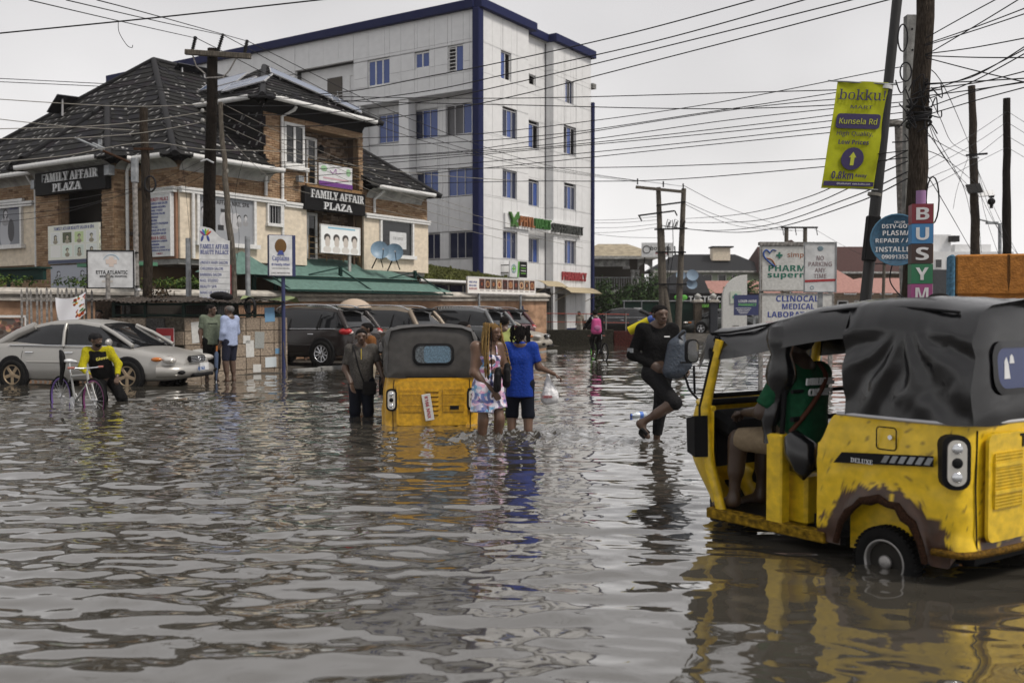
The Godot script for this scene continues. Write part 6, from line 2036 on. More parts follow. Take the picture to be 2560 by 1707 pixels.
	part(o, "script_swirl", Geo.new().tube(curve([[6.4, 6.58, 0.125], [6.55, 6.5, 0.125], [6.7, 6.66, 0.125], [6.72, 6.5, 0.125], [6.95, 6.54, 0.125]], 5), 0.014, 5), flat(0.25, 0.06, 0.28))
	part(o, "print_line", Geo.new().box(Vector3(6.7, 6.3, 0.124), Vector3(1.3, 0.05, 0.006)), flat(0.5, 0.3, 0.35))
	part(o, "purple_band", Geo.new().box(Vector3(6.7, 6.1, 0.125), Vector3(1.72, 0.16, 0.012)), flat(0.13, 0.03, 0.2))
	part(o, "green_swirl", Geo.new().ell(Vector3(6.1, 6.62, 0.122), Vector3(0.16, 0.11, 0.006)).ell(Vector3(7.35, 6.6, 0.122), Vector3(0.12, 0.14, 0.006)), flat(0.25, 0.42, 0.25))
	im = pic(240, 110, Color(0.9, 0.91, 0.91))
	for k in 4:
		disc(im, 38 + 55 * k, 50, 19, 16, Color(0.22, 0.2, 0.19))
		disc(im, 40 + 55 * k, 66, 15, 22, Color(0.75, 0.72, 0.69))
		disc(im, 38 + 55 * k, 96, 24, 14, Color(0.8, 0.79, 0.77))
	o = thing("barber_board", "tilted white board with four haircut photos on the lower balcony", "sign", st, STREET)
	board(o, Vector3(6.8, 4.15, 0.25), 2.05, 1.0, 0.06, printed(im), M.white_frame, [])
	part(o, "print_line", Geo.new().box(Vector3(6.85, 4.55, 0.254), Vector3(1.4, 0.05, 0.004)), flat(0.2, 0.45, 0.6))
	part(o, "leg", Geo.new().box(Vector3(7.3, 3.3, 0.2), Vector3(0.12, 0.8, 0.06)), M.plaster)
	# hospital sign on the lamp post
	o = thing("hospital_sign", "white ETTA ATLANTIC MEMORIAL HOSPITAL sign in a black frame on the lamp post", "sign", Vector3(-9.99, 2.62, -24.8), 6.0)
	board(o, Vector3.ZERO, 1.15, 0.96, 0.1, M.sign_white, M.black, [["ETTA ATLANTIC", 0.03, -0.07, 0.085, blk, 0.76], ["MEMORIAL HOSPITAL", 0.07, -0.17, 0.05, blk, 0.66]])
	part(o, "faded_cross", Geo.new().box(Vector3(0.02, 0.19, 0.004), Vector3(0.26, 0.11, 0.004)).box(Vector3(0.02, 0.19, 0.004), Vector3(0.11, 0.24, 0.0035)), flat(0.6, 0.5, 0.44))
	var ar := PackedVector3Array()
	for k in 11:
		var an := PI * (0.12 + 0.76 * k / 10.0)
		ar.append(Vector3(0.02 + 0.2 * cos(an), 0.17 + 0.2 * sin(an), 0.004))
	part(o, "blue_arc", Geo.new().tube(ar, 0.006, 5), flat(0.25, 0.42, 0.55))
	part(o, "faded_strip", Geo.new().box(Vector3(-0.08, -0.3, 0.003), Vector3(0.26, 0.05, 0.003)), flat(0.5, 0.47, 0.44))
	part(o, "bracket", Geo.new().box(Vector3(0.6, 0.42, -0.05), Vector3(0.12, 0.04, 0.04)).box(Vector3(0.6, -0.42, -0.05), Vector3(0.12, 0.04, 0.04)), M.black)
	# white totem
	o = thing("totem_sign", "white FAMILY AFFAIR BEAUTY PALACE totem sign with a rainbow hand emblem", "sign", Vector3(-7.46, 0, -25.0), 14.0)
	var pts := [[-0.37, 0.6], [0.37, 0.6], [0.37, 3.35], [0.28, 3.36]]
	for k in 8:
		var t := k / 7.0
		pts.append([lerpf(0.22, -0.12, t), lerpf(3.4, 3.66, smoothstep(0.0, 1.0, t))])
	pts += [[-0.3, 3.7], [-0.37, 3.68]]
	part(o, "panel", Geo.new().prism(v2(pts), -0.03, 0.03), M.sign_white)
	part(o, "red_back", Geo.new().box(Vector3(0.02, 1.7, -0.07), Vector3(0.76, 2.1, 0.07)), M.maroon)
	text(o, "FAMILY AFFAIR", Vector3(0, 3.2, 0.035), 0.11, nv, 0.68, "serif bold")
	text(o, "BEAUTY PALACE", Vector3(0, 3.06, 0.035), 0.1, nv, 0.68, "serif bold")
	k2 = 0
	for s in ["UNISEX HAIR SALON", "CHILDREN SALON", "BARBING SALON", "NAIL STUDIO", "BEAUTY SPA", "MAKE UP AND GELE", "BAR AND GRILL", "AFRICAN CHOPS e.t.c"]:
		text(o, s, Vector3(-0.345 + 0.0195 * s.length(), 2.8 - 0.15 * k2, 0.035), 0.07, nv, 0.039 * s.length())
		part(o, "groove", Geo.new().box(Vector3(0, 2.875 - 0.15 * k2, 0.032), Vector3(0.72, 0.006, 0.004)), M.galv)
		k2 += 1
	for k in 5:
		var an := PI / 2 + (k - 2) * 0.42
		part(o, "emblem_petal", Geo.new().ell(Vector3(-0.21 + 0.1 * cos(an), 3.46 + 0.1 * sin(an), 0.034), Vector3(0.085, 0.026, 0.006), Basis(Vector3(0, 0, 1), an), 10, 6), [flat(0.4, 0.05, 0.03), flat(0.45, 0.25, 0.02), flat(0.1, 0.35, 0.05), flat(0.03, 0.15, 0.4), flat(0.2, 0.04, 0.2)][k])
	part(o, "emblem_hands", Geo.new().ell(Vector3(-0.29, 3.4, 0.034), Vector3(0.03, 0.08, 0.006), Basis(Vector3(0, 0, 1), -0.3)).ell(Vector3(-0.15, 3.4, 0.034), Vector3(0.03, 0.08, 0.006), Basis(Vector3(0, 0, 1), 0.3)), nv)
	# lightbox on the blue post
	o = thing("lightbox_sign", "white Captains lightbox with navy sides on a navy post", "sign", Vector3(-5.9, 0, -25.6), 22.0)
	board(o, Vector3(-0.06, 3.0, 0.13), 0.58, 1.02, 0.02, M.sign_white, null, [["Captains", 0, -0.08, 0.12, nv, 0.42, "serif bold"], ["@ Family Affair", 0, -0.23, 0.055, nv, 0.46], ["Catch the cruise with a bite", 0, -0.32, 0.03, ink, 0.44, "serif"], ["CALL 08184131762", 0, -0.44, 0.03, ink, 0.46]])
	part(o, "box", Geo.new().box(Vector3(-0.02, 3.0, 0.0), Vector3(0.68, 1.06, 0.22), Basis.IDENTITY, 0.01), M.navy)
	part(o, "portrait_disc", Geo.new().ell(Vector3(-0.06, 3.24, 0.135), Vector3(0.15, 0.19, 0.006), Basis.IDENTITY, 18, 8), mat(0.36, 0.2, 0.08, 0.6, 0.0, grain(0.3, 1.0, 0.03), 4.0))
	part(o, "post", Geo.new().bar(Vector3(0.02, -0.2, 0), Vector3(0.02, 2.5, 0), 0.05, 10), M.navy)
	part(o, "cap", Geo.new().prism(v2([[-0.15, 3.02], [0.03, 3.02], [-0.02, 3.13], [-0.1, 3.13]]), 0.14, 0.15), nv)
	# food board on the peach wall
	im = pic(300, 60, Color(0.86, 0.85, 0.83))
	for k in 10:
		im.fill_rect(Rect2i(48 + 25 * k, 6, 23, 38), [Color(0.3, 0.12, 0.07), Color(0.2, 0.1, 0.06), Color(0.35, 0.3, 0.25), Color(0.5, 0.4, 0.3), Color(0.28, 0.1, 0.06)][k % 5])
		disc(im, 59 + 25 * k, 25, 9, 13, [Color(0.12, 0.05, 0.04), Color(0.6, 0.45, 0.3), Color(0.2, 0.1, 0.06), Color(0.75, 0.6, 0.45)][k % 4])
		disc(im, 59 + 25 * k, 25, 5, 8, [Color(0.45, 0.2, 0.1), Color(0.3, 0.12, 0.06), Color(0.55, 0.35, 0.2)][k % 3])
		im.fill_rect(Rect2i(51 + 25 * k, 48, 16, 2), Color(0.2, 0.1, 0.1))
	o = thing("food_board", "long white board of ten dish photos on posts at the peach wall", "sign", Vector3(-0.62, 0, -42.2), 52.0)
	board(o, Vector3(0, 2.7, 0.3), 4.6, 0.68, 0.08, printed(im), M.white_frame, [["FAMILY AFFAIR", -1.95, 0.12, 0.08, nv, 0.5], ["BAR & GRILL", -1.95, -0.02, 0.08, nv, 0.48], ["AFRICAN CHOPS", -1.95, -0.15, 0.08, mr, 0.5]])
	for x in [-1.5, 1.3]:
		part(o, "post", Geo.new().bar(Vector3(x, 0.9, 0.24), Vector3(x, 2.4, 0.24), 0.05, 8), M.galv)
	o = thing("wall_plaque", "navy plaque with a white panel on the peach wall", "plaque", Vector3(0.35, 0, -44.0), STREET)
	part(o, "plate", Geo.new().prism(v2([[-0.25, 1.1], [0.25, 1.1], [0.25, 1.7], [0.1, 1.75], [0.1, 1.88], [-0.1, 1.88], [-0.1, 1.75], [-0.25, 1.7]]), 0.1, 0.13), M.navy)
	part(o, "white_panel", Geo.new().box(Vector3(0, 1.35, 0.135), Vector3(0.42, 0.22, 0.01)), flat(0.6, 0.58, 0.35))
	# warning board on the tiled wall
	o = thing("property_notice", "red and white property notice propped on the tiled wall", "notice", Vector3(-8.12, 0.87, -23.28), -8.0)
	board(o, Vector3.ZERO, 0.44, 0.62, 0.02, M.sign_white, null, [["TWO BEDROOM FLATS", 0, -0.1, 0.035, ink, 0.36], ["TWO BEDROOM DUPLEX", 0, -0.155, 0.035, ink, 0.36], ["0801 838 523", 0, -0.24, 0.05, blk, 0.38]])
	part(o, "red_head", Geo.new().box(Vector3(0, 0.22, 0.004), Vector3(0.43, 0.17, 0.006)).box(Vector3(0.18, 0.05, 0.004), Vector3(0.07, 0.18, 0.0055)), M.red)
	part(o, "emblem", Geo.new().ell(Vector3(0.02, 0.02, 0.005), Vector3(0.06, 0.035, 0.004)), flat(0.2, 0.35, 0.5))
	# pharmacy pylon
	o = thing("pharmacy_board", "rust edged white simply PHARMACY and CLINOCAL MEDICAL LABORATORIES board", "sign", Vector3(6.3, 0, -22.0), 2.0)
	var gn := flat(0.015, 0.13, 0.09)
	board(o, Vector3(0, 2.52, 0.02), 1.64, 1.02, 0.12, M.sign_dirty, M.galv_rust, [["simply", 0.02, 0.28, 0.1, flat(0.3, 0.09, 0.03), 0.5, ""], ["PHARMACY", 0.0, 0.0, 0.13, gn, 1.3], ["supermart", -0.02, -0.17, 0.12, gn, 1.3]])
	board(o, Vector3(0, 1.52, 0.02), 1.64, 0.9, 0.12, M.sign_dirty, M.galv_rust, [["CLINOCAL", 0.0, 0.33, 0.13, nv, 0.95], ["MEDICAL", 0.02, 0.16, 0.12, nv, 0.72], ["LABORATORIES", 0.02, -0.02, 0.12, nv, 1.36]])
	part(o, "red_strip", Geo.new().box(Vector3(-0.1, 1.28, 0.03), Vector3(1.2, 0.1, 0.006)), flat(0.35, 0.04, 0.1))
	part(o, "top_beam", Geo.new().box(Vector3(0, 3.06, -0.03), Vector3(1.7, 0.07, 0.16)), M.galv_rust)
	for x in [-0.78, 0.78]:
		part(o, "post", Geo.new().box(Vector3(x, 1.3, -0.09), Vector3(0.08, 3.3, 0.08)), M.galv_rust)
	var ht := curve([[-0.62, 2.85, 0.03], [-0.7, 2.92, 0.03], [-0.76, 2.86, 0.03], [-0.74, 2.76, 0.03], [-0.6, 2.62, 0.03], [-0.5, 2.56, 0.03]], 6)
	part(o, "heart_left", Geo.new().tube(ht, 0.018, 6), flat(0.03, 0.08, 0.3))
	part(o, "heart_right", Geo.new().tube(curve([[-0.62, 2.85, 0.03], [-0.56, 2.92, 0.03], [-0.48, 2.9, 0.03]], 6), 0.014, 6), flat(0.02, 0.05, 0.2))
	part(o, "heart_leaf", Geo.new().tube(curve([[-0.7, 2.74, 0.032], [-0.58, 2.7, 0.032], [-0.5, 2.57, 0.032]], 6), 0.014, 6), flat(0.25, 0.08, 0.02))
	part(o, "plus", Geo.new().box(Vector3(-0.41, 2.8, 0.03), Vector3(0.14, 0.04, 0.01)).box(Vector3(-0.41, 2.8, 0.03), Vector3(0.04, 0.14, 0.009)), gn)
	o = thing("parking_sign", "white NO PARKING ANY TIME sign with a red bar in front of the pharmacy board", "sign", Vector3(6.18, 0, -20.0), -2.0)
	var gy := flat(0.22, 0.15, 0.16)
	board(o, Vector3(0, 2.44, 0.02), 0.65, 1.0, 0.03, M.sign_white, M.galv, [["NO", 0, 0.19, 0.085, gy, 0.14, ""], ["PARKING", 0, 0.07, 0.085, gy, 0.46, ""], ["ANY", 0, -0.05, 0.085, gy, 0.21, ""], ["TIME", 0, -0.17, 0.085, gy, 0.25, ""]], Transform3D.IDENTITY, 0.02)
	part(o, "red_bar", Geo.new().prism(v2([[-0.31, 2.145], [0.31, 2.17], [0.31, 2.215], [-0.31, 2.19]]), 0.022, 0.026), M.red)
	part(o, "crest", Geo.new().ell(Vector3(0, 2.82, 0.024), Vector3(0.06, 0.05, 0.004)), flat(0.15, 0.22, 0.26))
	part(o, "stamp", Geo.new().lathe([[0.04, 0.0], [0.04, 0.004], [0.03, 0.005]], 14, Vector3(-0.16, 2.04, 0.021), Basis(Vector3.RIGHT, PI / 2)), flat(0.2, 0.3, 0.35))
	part(o, "post", Geo.new().box(Vector3(0.02, 0.9, -0.04), Vector3(0.09, 2.2, 0.06)), M.galv)
	# banner
	o = thing("pole_banner", "lime green bokku! MART banner pointing to Kunsela Rd", "banner", Vector3(5.57, 3.56, -16.42))
	var bl := flat(0.022, 0.012, 0.075)
	var bs := Basis(Vector3(1, 0, 0), Vector3(0.118, 1, 0), Vector3(0, 0, 1)) * Basis(Vector3(0, 0, 1), -0.03)
	var B := Transform3D(bs, Vector3.ZERO)
	var cg := Geo.new()
	var rows := []
	for r in 25:
		var row := PackedVector3Array()
		for k in 17:
			var u := k / 16.0
			var v := r / 24.0
			row.append(bs * Vector3((u - 0.5) * 0.86 - 0.06, v * 1.75, 0.012 * sin(u * 9.0 + v * 3.0) * (0.4 + v) + 0.008 * sin(v * 11.0 + u * 4.0)))
		rows.append(row)
	cg.grid(rows)
	part(o, "cloth", cg, mat(0.42, 0.45, 0.018, 0.6, 0.0, grain(0.85, 1.0, 0.01), 0.7))
	for q in [["bokku!", 0.0, 1.53, 0.16, 0.76, "serif"], ["MART", 0.02, 1.33, 0.055, 0.36, ""], ["High Quality,", -0.02, 0.89, 0.07, 0.6, ""], ["Low Prices", -0.02, 0.76, 0.07, 0.5, "bold"], ["0.8km", -0.12, 0.22, 0.12, 0.36, "bold"], ["Away", 0.18, 0.21, 0.055, 0.2, "bold"]]:
		var t := text(o, q[0], Vector3(q[1] - 0.06, q[2], 0.028), q[3], bl, q[4], q[5])
		t.transform = B * t.transform
	part(o, "name_plate", Geo.new().prism(rounded(0.72, 0.24, 0.05), 0.024, 0.03), bl, B * Transform3D(Basis.IDENTITY, Vector3(-0.06, 1.1, 0)))
	var kt := text(o, "Kunsela Rd", Vector3(-0.06, 1.1, 0.034), 0.09, flat(0.42, 0.45, 0.03), 0.62)
	kt.transform = B * kt.transform
	var dsc := PackedVector2Array()
	for k in 24:
		dsc.append(Vector2(cos(TAU * k / 24.0), sin(TAU * k / 24.0)) * 0.185)
	part(o, "arrow_disc", Geo.new().prism(dsc, 0.024, 0.03), bl, B * Transform3D(Basis.IDENTITY, Vector3(-0.06, 0.49, 0)))
	part(o, "arrow", Geo.new().prism(v2([[-0.03, -0.11], [0.03, -0.11], [0.03, 0.02], [0.06, 0.02], [0, 0.11], [-0.06, 0.02], [-0.03, 0.02]]), 0.031, 0.035), flat(0.42, 0.45, 0.03), B * Transform3D(Basis.IDENTITY, Vector3(-0.06, 0.49, 0)))
	part(o, "footer", Geo.new().box(Vector3(-0.06, 0.08, 0.026), Vector3(0.82, 0.075, 0.005)), bl, B)
	var ft := text(o, "@bokkumart  www.bokku.com", Vector3(0.02, 0.08, 0.03), 0.03, M.sign_white, 0.55)
	ft.transform = B * ft.transform
	part(o, "rod", Geo.new().bar(bs * Vector3(-0.65, 1.75, 0), bs * Vector3(0.5, 1.72, 0), 0.014, 6).bar(bs * Vector3(0.0, 0.01, 0), bs * Vector3(0.46, 0.0, 0), 0.01, 6), M.galv)
	# letter column
	o = thing("letter_column", "square column of coloured blocks spelling BUSY M topped by a purple pipe", "sign column", Vector3(5.53, 0, -13.5), -12.0)
	var lc := [[0.17, 0.014, 0.024], [0.035, 0.17, 0.36], [0.04, 0.02, 0.017], [0.02, 0.15, 0.07], [0.27, 0.06, 0.18], [0.3, 0.2, 0.02], [0.05, 0.05, 0.25], [0.25, 0.08, 0.02]]
	var sc := [[0.15, 0.32, 0.04], [0.1, 0.05, 0.18], [0.3, 0.12, 0.04], [0.07, 0.02, 0.025], [0.4, 0.4, 0.42], [0.1, 0.1, 0.3], [0.2, 0.05, 0.05], [0.1, 0.3, 0.1]]
	for k in 8:
		var y := 2.85 - 0.268 * k
		var g := Geo.new().box(Vector3(0, y, 0), Vector3(0.27, 0.262, 0.27))
		var bk := part(o, "letter_block", g, mat(lc[k][0], lc[k][1], lc[k][2], 0.5))
		part(bk, "side_face", Geo.new().box(Vector3(0.137, y, 0), Vector3(0.004, 0.26, 0.268)), mat(sc[k][0], sc[k][1], sc[k][2], 0.5))
		var ch: String = "BUSYMALL"[k]
		text(bk, ch, Vector3(0, y, 0.138), 0.165, M.sign_white, 0.165, "bold")
		var t := text(bk, ch, Vector3.ZERO, 0.165, M.sign_white, 0.165, "bold")
		t.transform = Transform3D(Basis(Vector3.UP, PI / 2), Vector3(0.141, y, 0)) * t.transform
	part(o, "base", Geo.new().box(Vector3(0, 0.25, 0), Vector3(0.25, 0.95, 0.25)), M.concrete)
	part(o, "pipe", Geo.new().bar(Vector3(0.0, 2.95, 0), Vector3(0.0, 3.17, 0), 0.065, 12), mat(0.3, 0.18, 0.33, 0.6))
	# painted dish on the wooden pole
	o = thing("painted_dish", "blue satellite dish painted with a repair advert on the wooden pole", "satellite dish", Vector3(5.68, 2.6, -14.75), -8.0)
	var prof := []
	for k in 8:
		prof.append([0.37 * k / 7.0, 0.05 * pow(k / 7.0, 2.0)])
	part(o, "bowl", Geo.new().lathe(prof, 28, Vector3.ZERO, Basis(Vector3.RIGHT, PI / 2)), mat(0.035, 0.12, 0.21, 0.45, 0.0, grain(0.7, 1.0, 0.02), 1.5))
	for q in [["CALL FOR", 0.04, 0.26, 0.03, 0.15], ["DSTV-GOTV", 0.02, 0.2, 0.06, 0.46], ["PLASMA", 0.0, 0.1, 0.07, 0.4], ["REPAIR / ACS", 0.0, -0.01, 0.06, 0.6], ["INSTALLER", -0.02, -0.14, 0.07, 0.56], ["090913537", 0.0, -0.25, 0.06, 0.42]]:
		text(o, q[0], Vector3(q[1], q[2], 0.045), q[3], M.sign_white, q[4], "bold")
	part(o, "rim", Geo.new().lathe([[0.365, 0.04], [0.385, 0.05], [0.385, 0.06], [0.365, 0.056]], 28, Vector3.ZERO, Basis(Vector3.RIGHT, PI / 2)), mat(0.05, 0.15, 0.24, 0.4))
	part(o, "bracket", Geo.new().box(Vector3(0.2, 0.0, -0.05), Vector3(0.3, 0.06, 0.06)), M.black)
	part(o, "loose_cable", Geo.new().tube(curve([[-0.05, -0.36, 0], [-0.08, -0.6, 0], [0.05, -0.8, 0], [0.2, -0.9, 0]], 5), 0.01, 5), M.cable)

# ---------------------------------------------------------------- vehicles (forward is -z, ground at y = 0)
func wheel(o: Node, at: Vector3, r: float, w: float, spokes: int, rim_m: Material, called := "wheel") -> void:
	var side := Basis(Vector3(0, 0, 1), PI / 2 if at.x < 0 else -PI / 2)
	var rr := r * 0.66
	var t := part(o, called, Geo.new().lathe([[rr, -w * 0.42], [r * 0.82, -w * 0.52], [r * 0.95, -w * 0.45], [r, -w * 0.3], [r, w * 0.3], [r * 0.95, w * 0.45], [r * 0.82, w * 0.52], [rr, w * 0.42], [rr * 0.95, w * 0.2], [rr * 0.9, -w * 0.4]], 32, at, side), M.rubber)
	var g := Geo.new()
	g.lathe([[rr * 1.01, w * 0.4], [rr * 0.93, w * 0.46], [rr * 0.88, w * 0.34], [rr * 0.86, w * 0.1]], 28, at, side)
	g.lathe([[r * 0.2, w * 0.2], [r * 0.2, w * 0.36], [r * 0.12, w * 0.42], [0.0, w * 0.43]], 14, at, side)
	for k in spokes:
		var a := TAU * k / spokes
		var b := side * Basis(Vector3.UP, a)
		g.box(at + b * Vector3(rr * 0.52, w * 0.33, 0), Vector3(rr * 0.86, w * 0.12, r * (0.9 / spokes + 0.06)), b, 0.012)
	part(t, "rim", g, rim_m)
	part(t, "hub_shade_plate", Geo.new().lathe([[rr * 0.9, w * 0.05], [0.0, w * 0.06]], 20, at, side), mat(0.03, 0.028, 0.025, 0.8))  # dark disc: the shade behind the spokes is put into its colour

var body_st := []

func body_at(z: float) -> Array:
	for k in body_st.size() - 1:
		if z <= body_st[k + 1][0]:
			var t := smoothstep(0.0, 1.0, clampf((z - body_st[k][0]) / (body_st[k + 1][0] - body_st[k][0]), 0.0, 1.0))
			t = lerpf(t, clampf((z - body_st[k][0]) / (body_st[k + 1][0] - body_st[k][0]), 0.0, 1.0), 0.6)
			return [z, lerpf(body_st[k][1], body_st[k + 1][1], t), lerpf(body_st[k][2], body_st[k + 1][2], t), lerpf(body_st[k][3], body_st[k + 1][3], t)]
	return body_st[-1]

func ring_at(s: Array) -> PackedVector3Array:
	var w: float = s[1]
	var b: float = s[2]
	var t: float = s[3]
	var half := [[0.0, b], [w * 0.8, b], [w * 0.95, b + 0.05], [w, lerpf(b, t, 0.3)], [w * 1.005, lerpf(b, t, 0.55)], [w * 0.985, lerpf(b, t, 0.8)], [w * 0.94, lerpf(b, t, 0.93)], [w * 0.84, t - 0.005], [w * 0.5, t + 0.02], [0.0, t + 0.03]]
	var row := PackedVector3Array()
	for p in half:
		row.append(Vector3(p[0], p[1], s[0]))
	for k in range(half.size() - 2, 0, -1):
		row.append(Vector3(-half[k][0], half[k][1], s[0]))
	return row

func skin(z: float, y: float, side: float, out := 0.004) -> Vector3:
	var s := body_at(z)
	var q: float = clampf((y - s[2]) / (s[3] - s[2]), 0.0, 1.0)
	var w: float = s[1]
	var xs := [[0.0, 0.8], [0.05, 0.95], [0.3, 1.0], [0.55, 1.005], [0.8, 0.985], [0.93, 0.94], [1.0, 0.84]]
	var x := w
	for k in xs.size() - 1:
		if q >= xs[k][0] and q <= xs[k + 1][0]:
			x = w * lerpf(xs[k][1], xs[k + 1][1], (q - xs[k][0]) / (xs[k + 1][0] - xs[k][0]))
	return Vector3(side * (x + out), y, z)

func car(called: String, label: String, kind: String, paint: Material, at: Vector3, turn: float, opt := {}) -> Node3D:
	var o := thing(called, label, "car", at, turn)
	var suv := kind == "suv"
	var gh: Array
	var belt: float
	var wr := 0.36 if suv else 0.32
	var wb := 1.32 if suv else 1.36
	if suv:
		belt = 1.06
		body_st = [[-2.2, 0.6, 0.4, 0.75], [-2.12, 0.78, 0.3, 0.86], [-1.9, 0.87, 0.26, 0.97], [-1.2, 0.91, 0.24, 1.04], [0.0, 0.91, 0.24, 1.08], [1.3, 0.92, 0.26, 1.1], [1.95, 0.88, 0.3, 1.1], [2.15, 0.82, 0.34, 1.05], [2.24, 0.7, 0.42, 0.9]]
		gh = [[-1.25, 0.78, 0.74, 1.08], [-0.45, 0.84, 0.66, 1.58], [0.1, 0.86, 0.67, 1.66], [1.2, 0.86, 0.66, 1.64], [1.72, 0.84, 0.62, 1.56], [2.1, 0.76, 0.72, 1.1]]
	else:
		belt = 0.96
		body_st = [[-2.42, 0.5, 0.36, 0.6], [-2.36, 0.7, 0.26, 0.68], [-2.1, 0.84, 0.22, 0.78], [-1.4, 0.895, 0.2, 0.9], [-0.9, 0.9, 0.2, 0.95], [0.0, 0.9, 0.2, 0.98], [1.2, 0.9, 0.2, 1.02], [1.9, 0.88, 0.24, 1.04], [2.25, 0.82, 0.28, 1.02], [2.38, 0.68, 0.4, 0.9]]
		gh = [[-1.42, 0.76, 0.72, 0.93], [-0.6, 0.82, 0.63, 1.39], [-0.05, 0.84, 0.64, 1.47], [0.6, 0.84, 0.63, 1.45], [0.98, 0.83, 0.62, 1.38], [1.8, 0.74, 0.7, 1.03]]
	var rows := []
	var z0: float = body_st[0][0]
	var z1: float = body_st[-1][0]
	for k in 41:
		rows.append(ring_at(body_at(lerpf(z0, z1, k / 40.0))))
	part(o, "body", Geo.new().grid(rows, true).fan(rows[0], Vector3(0, 0, -1)).fan(rows[-1], Vector3(0, 0, 1)), paint)
	# greenhouse: dark glass shell, painted roof and pillars
	var grows := []
	var rrows := []
	for k in gh.size():
		var g: Array = gh[k]
		var row := PackedVector3Array()
		var b := belt - 0.06
		for p in [[g[1], b], [lerpf(g[1], g[2], 0.5) + 0.02, lerpf(b, g[3], 0.5)], [g[2], g[3] - 0.04], [g[2] * 0.8, g[3] + 0.0], [0.0, g[3] + 0.02], [-g[2] * 0.8, g[3] + 0.0], [-g[2], g[3] - 0.04], [-lerpf(g[1], g[2], 0.5) - 0.02, lerpf(b, g[3], 0.5)], [-g[1], b]]:
			row.append(Vector3(p[0], p[1], g[0]))
		grows.append(row)
	part(o, "window_glass", Geo.new().grid(grows), M.window)
	for k in range(1, gh.size() - 1):
		var g: Array = gh[k]
		var row := PackedVector3Array()
		for p in [[g[2] + 0.015, g[3] - 0.07], [g[2] + 0.005, g[3] - 0.02], [g[2] * 0.8, g[3] + 0.012], [0.0, g[3] + 0.035], [-g[2] * 0.8, g[3] + 0.012], [-g[2] - 0.005, g[3] - 0.02], [-g[2] - 0.015, g[3] - 0.07]]:
			row.append(Vector3(p[0], p[1], g[0]))
		rrows.append(row)
	part(o, "roof", Geo.new().grid(rrows), paint)
	var zc := 0.15
	for s in [-1.0, 1.0]:
		for q in [[0, 1, 0.045], [gh.size() - 1, gh.size() - 2, 0.08 if suv else 0.1]]:
			var a: Array = gh[q[0]]
			var b: Array = gh[q[1]]
			part(o, "pillar", Geo.new().tube(PackedVector3Array([Vector3(s * (a[1] + 0.01), belt - 0.02, a[0]), Vector3(s * lerpf(a[1], b[2], 0.5) * 1.03, lerpf(belt, b[3], 0.55), lerpf(a[0], b[0], 0.55)), Vector3(s * (b[2] + 0.0), b[3] - 0.03, b[0])]), q[2], 8), paint)
		var bp := Geo.new()
		for z in ([zc, 1.15] if suv else [zc]):
			bp.tube(PackedVector3Array([Vector3(s * 0.87, belt - 0.04, z), Vector3(s * 0.775, lerpf(belt, 1.5, 0.5), z + 0.03), Vector3(s * 0.665, 1.5 if suv else 1.4, z + 0.06)]), 0.035, 6)
		part(o, "door_pillar", bp, M.black if suv else paint)
		# door seams, sill moulding, handles, mirror
		var seam := Geo.new()
		for z in [-0.95, zc, 1.1]:
			var pts := PackedVector3Array()
			for k in 7:
				pts.append(skin(z + (0.1 * (1.0 - k / 6.0) if z > 0.9 else 0.0), lerpf(0.32, belt - 0.05, k / 6.0), s, 0.0))
			seam.tube(pts, 0.006, 4, false)
		part(o, "door_seam", seam, M.black)
		var md := PackedVector3Array()
		for k in 9:
			md.append(skin(lerpf(-0.9, 1.0, k / 8.0), 0.6, s, 0.008))
		part(o, "side_moulding", Geo.new().tube(md, 0.02, 6), paint)
		for z in [0.0, 0.95]:
			part(o, "door_handle", Geo.new().box(skin(z, belt - 0.16, s, 0.015), Vector3(0.03, 0.03, 0.2), Basis.IDENTITY, 0.01), M.chrome)
		part(o, "wing_mirror", Geo.new().ell(Vector3(s * 0.98, belt + 0.06, -0.75 if suv else -1.0), Vector3(0.1, 0.08, 0.06)), paint)
		var trim := PackedVector3Array()
		for k in 9:
			trim.append(Vector3(s * 0.87, belt - 0.02 + 0.01 * k / 8.0, lerpf(-0.9, gh[-1][0] - 0.35, k / 8.0)))
		part(o, "window_trim", Geo.new().tube(trim, 0.014, 5), M.chrome)
		for z in [-wb, wb]:
			part(o, "wheel_arch", Geo.new().lathe([[wr * 1.2, -0.1], [wr * 1.2, 0.0], [wr * 1.1, 0.008], [0.0, 0.008]], 28, Vector3(s * (body_at(z)[1] * 1.0 + 0.002), wr + 0.03, z), Basis(Vector3(0, 0, 1), PI / 2 if s < 0 else -PI / 2)), M.black)
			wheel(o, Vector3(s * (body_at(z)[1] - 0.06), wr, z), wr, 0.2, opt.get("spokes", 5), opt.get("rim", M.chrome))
		# lamps
		part(o, "headlight", Geo.new().ell(Vector3(s * 0.69, 0.66 if not suv else 0.84, -2.2 if not suv else -2.04), Vector3(0.24, 0.085, 0.15), Basis(Vector3.UP, s * 0.75), 14, 8), mat(0.55, 0.53, 0.5, 0.08, 0.4))
		part(o, "indicator", Geo.new().ell(Vector3(s * 0.83, 0.67 if not suv else 0.85, -2.0 if not suv else -1.88), Vector3(0.07, 0.05, 0.12), Basis(Vector3.UP, s * 0.2), 10, 6), mat(0.4, 0.12, 0.02, 0.15))
		part(o, "tail_light", Geo.new().ell(Vector3(s * (0.76 if suv else 0.7), 0.98 if suv else 0.88, 2.02 if suv else 2.2), Vector3(0.14 if suv else 0.2, 0.1, 0.22 if suv else 0.14), Basis(Vector3(0, 0, 1), -s * 0.25), 14, 8), mat(0.35, 0.012, 0.015, 0.1))
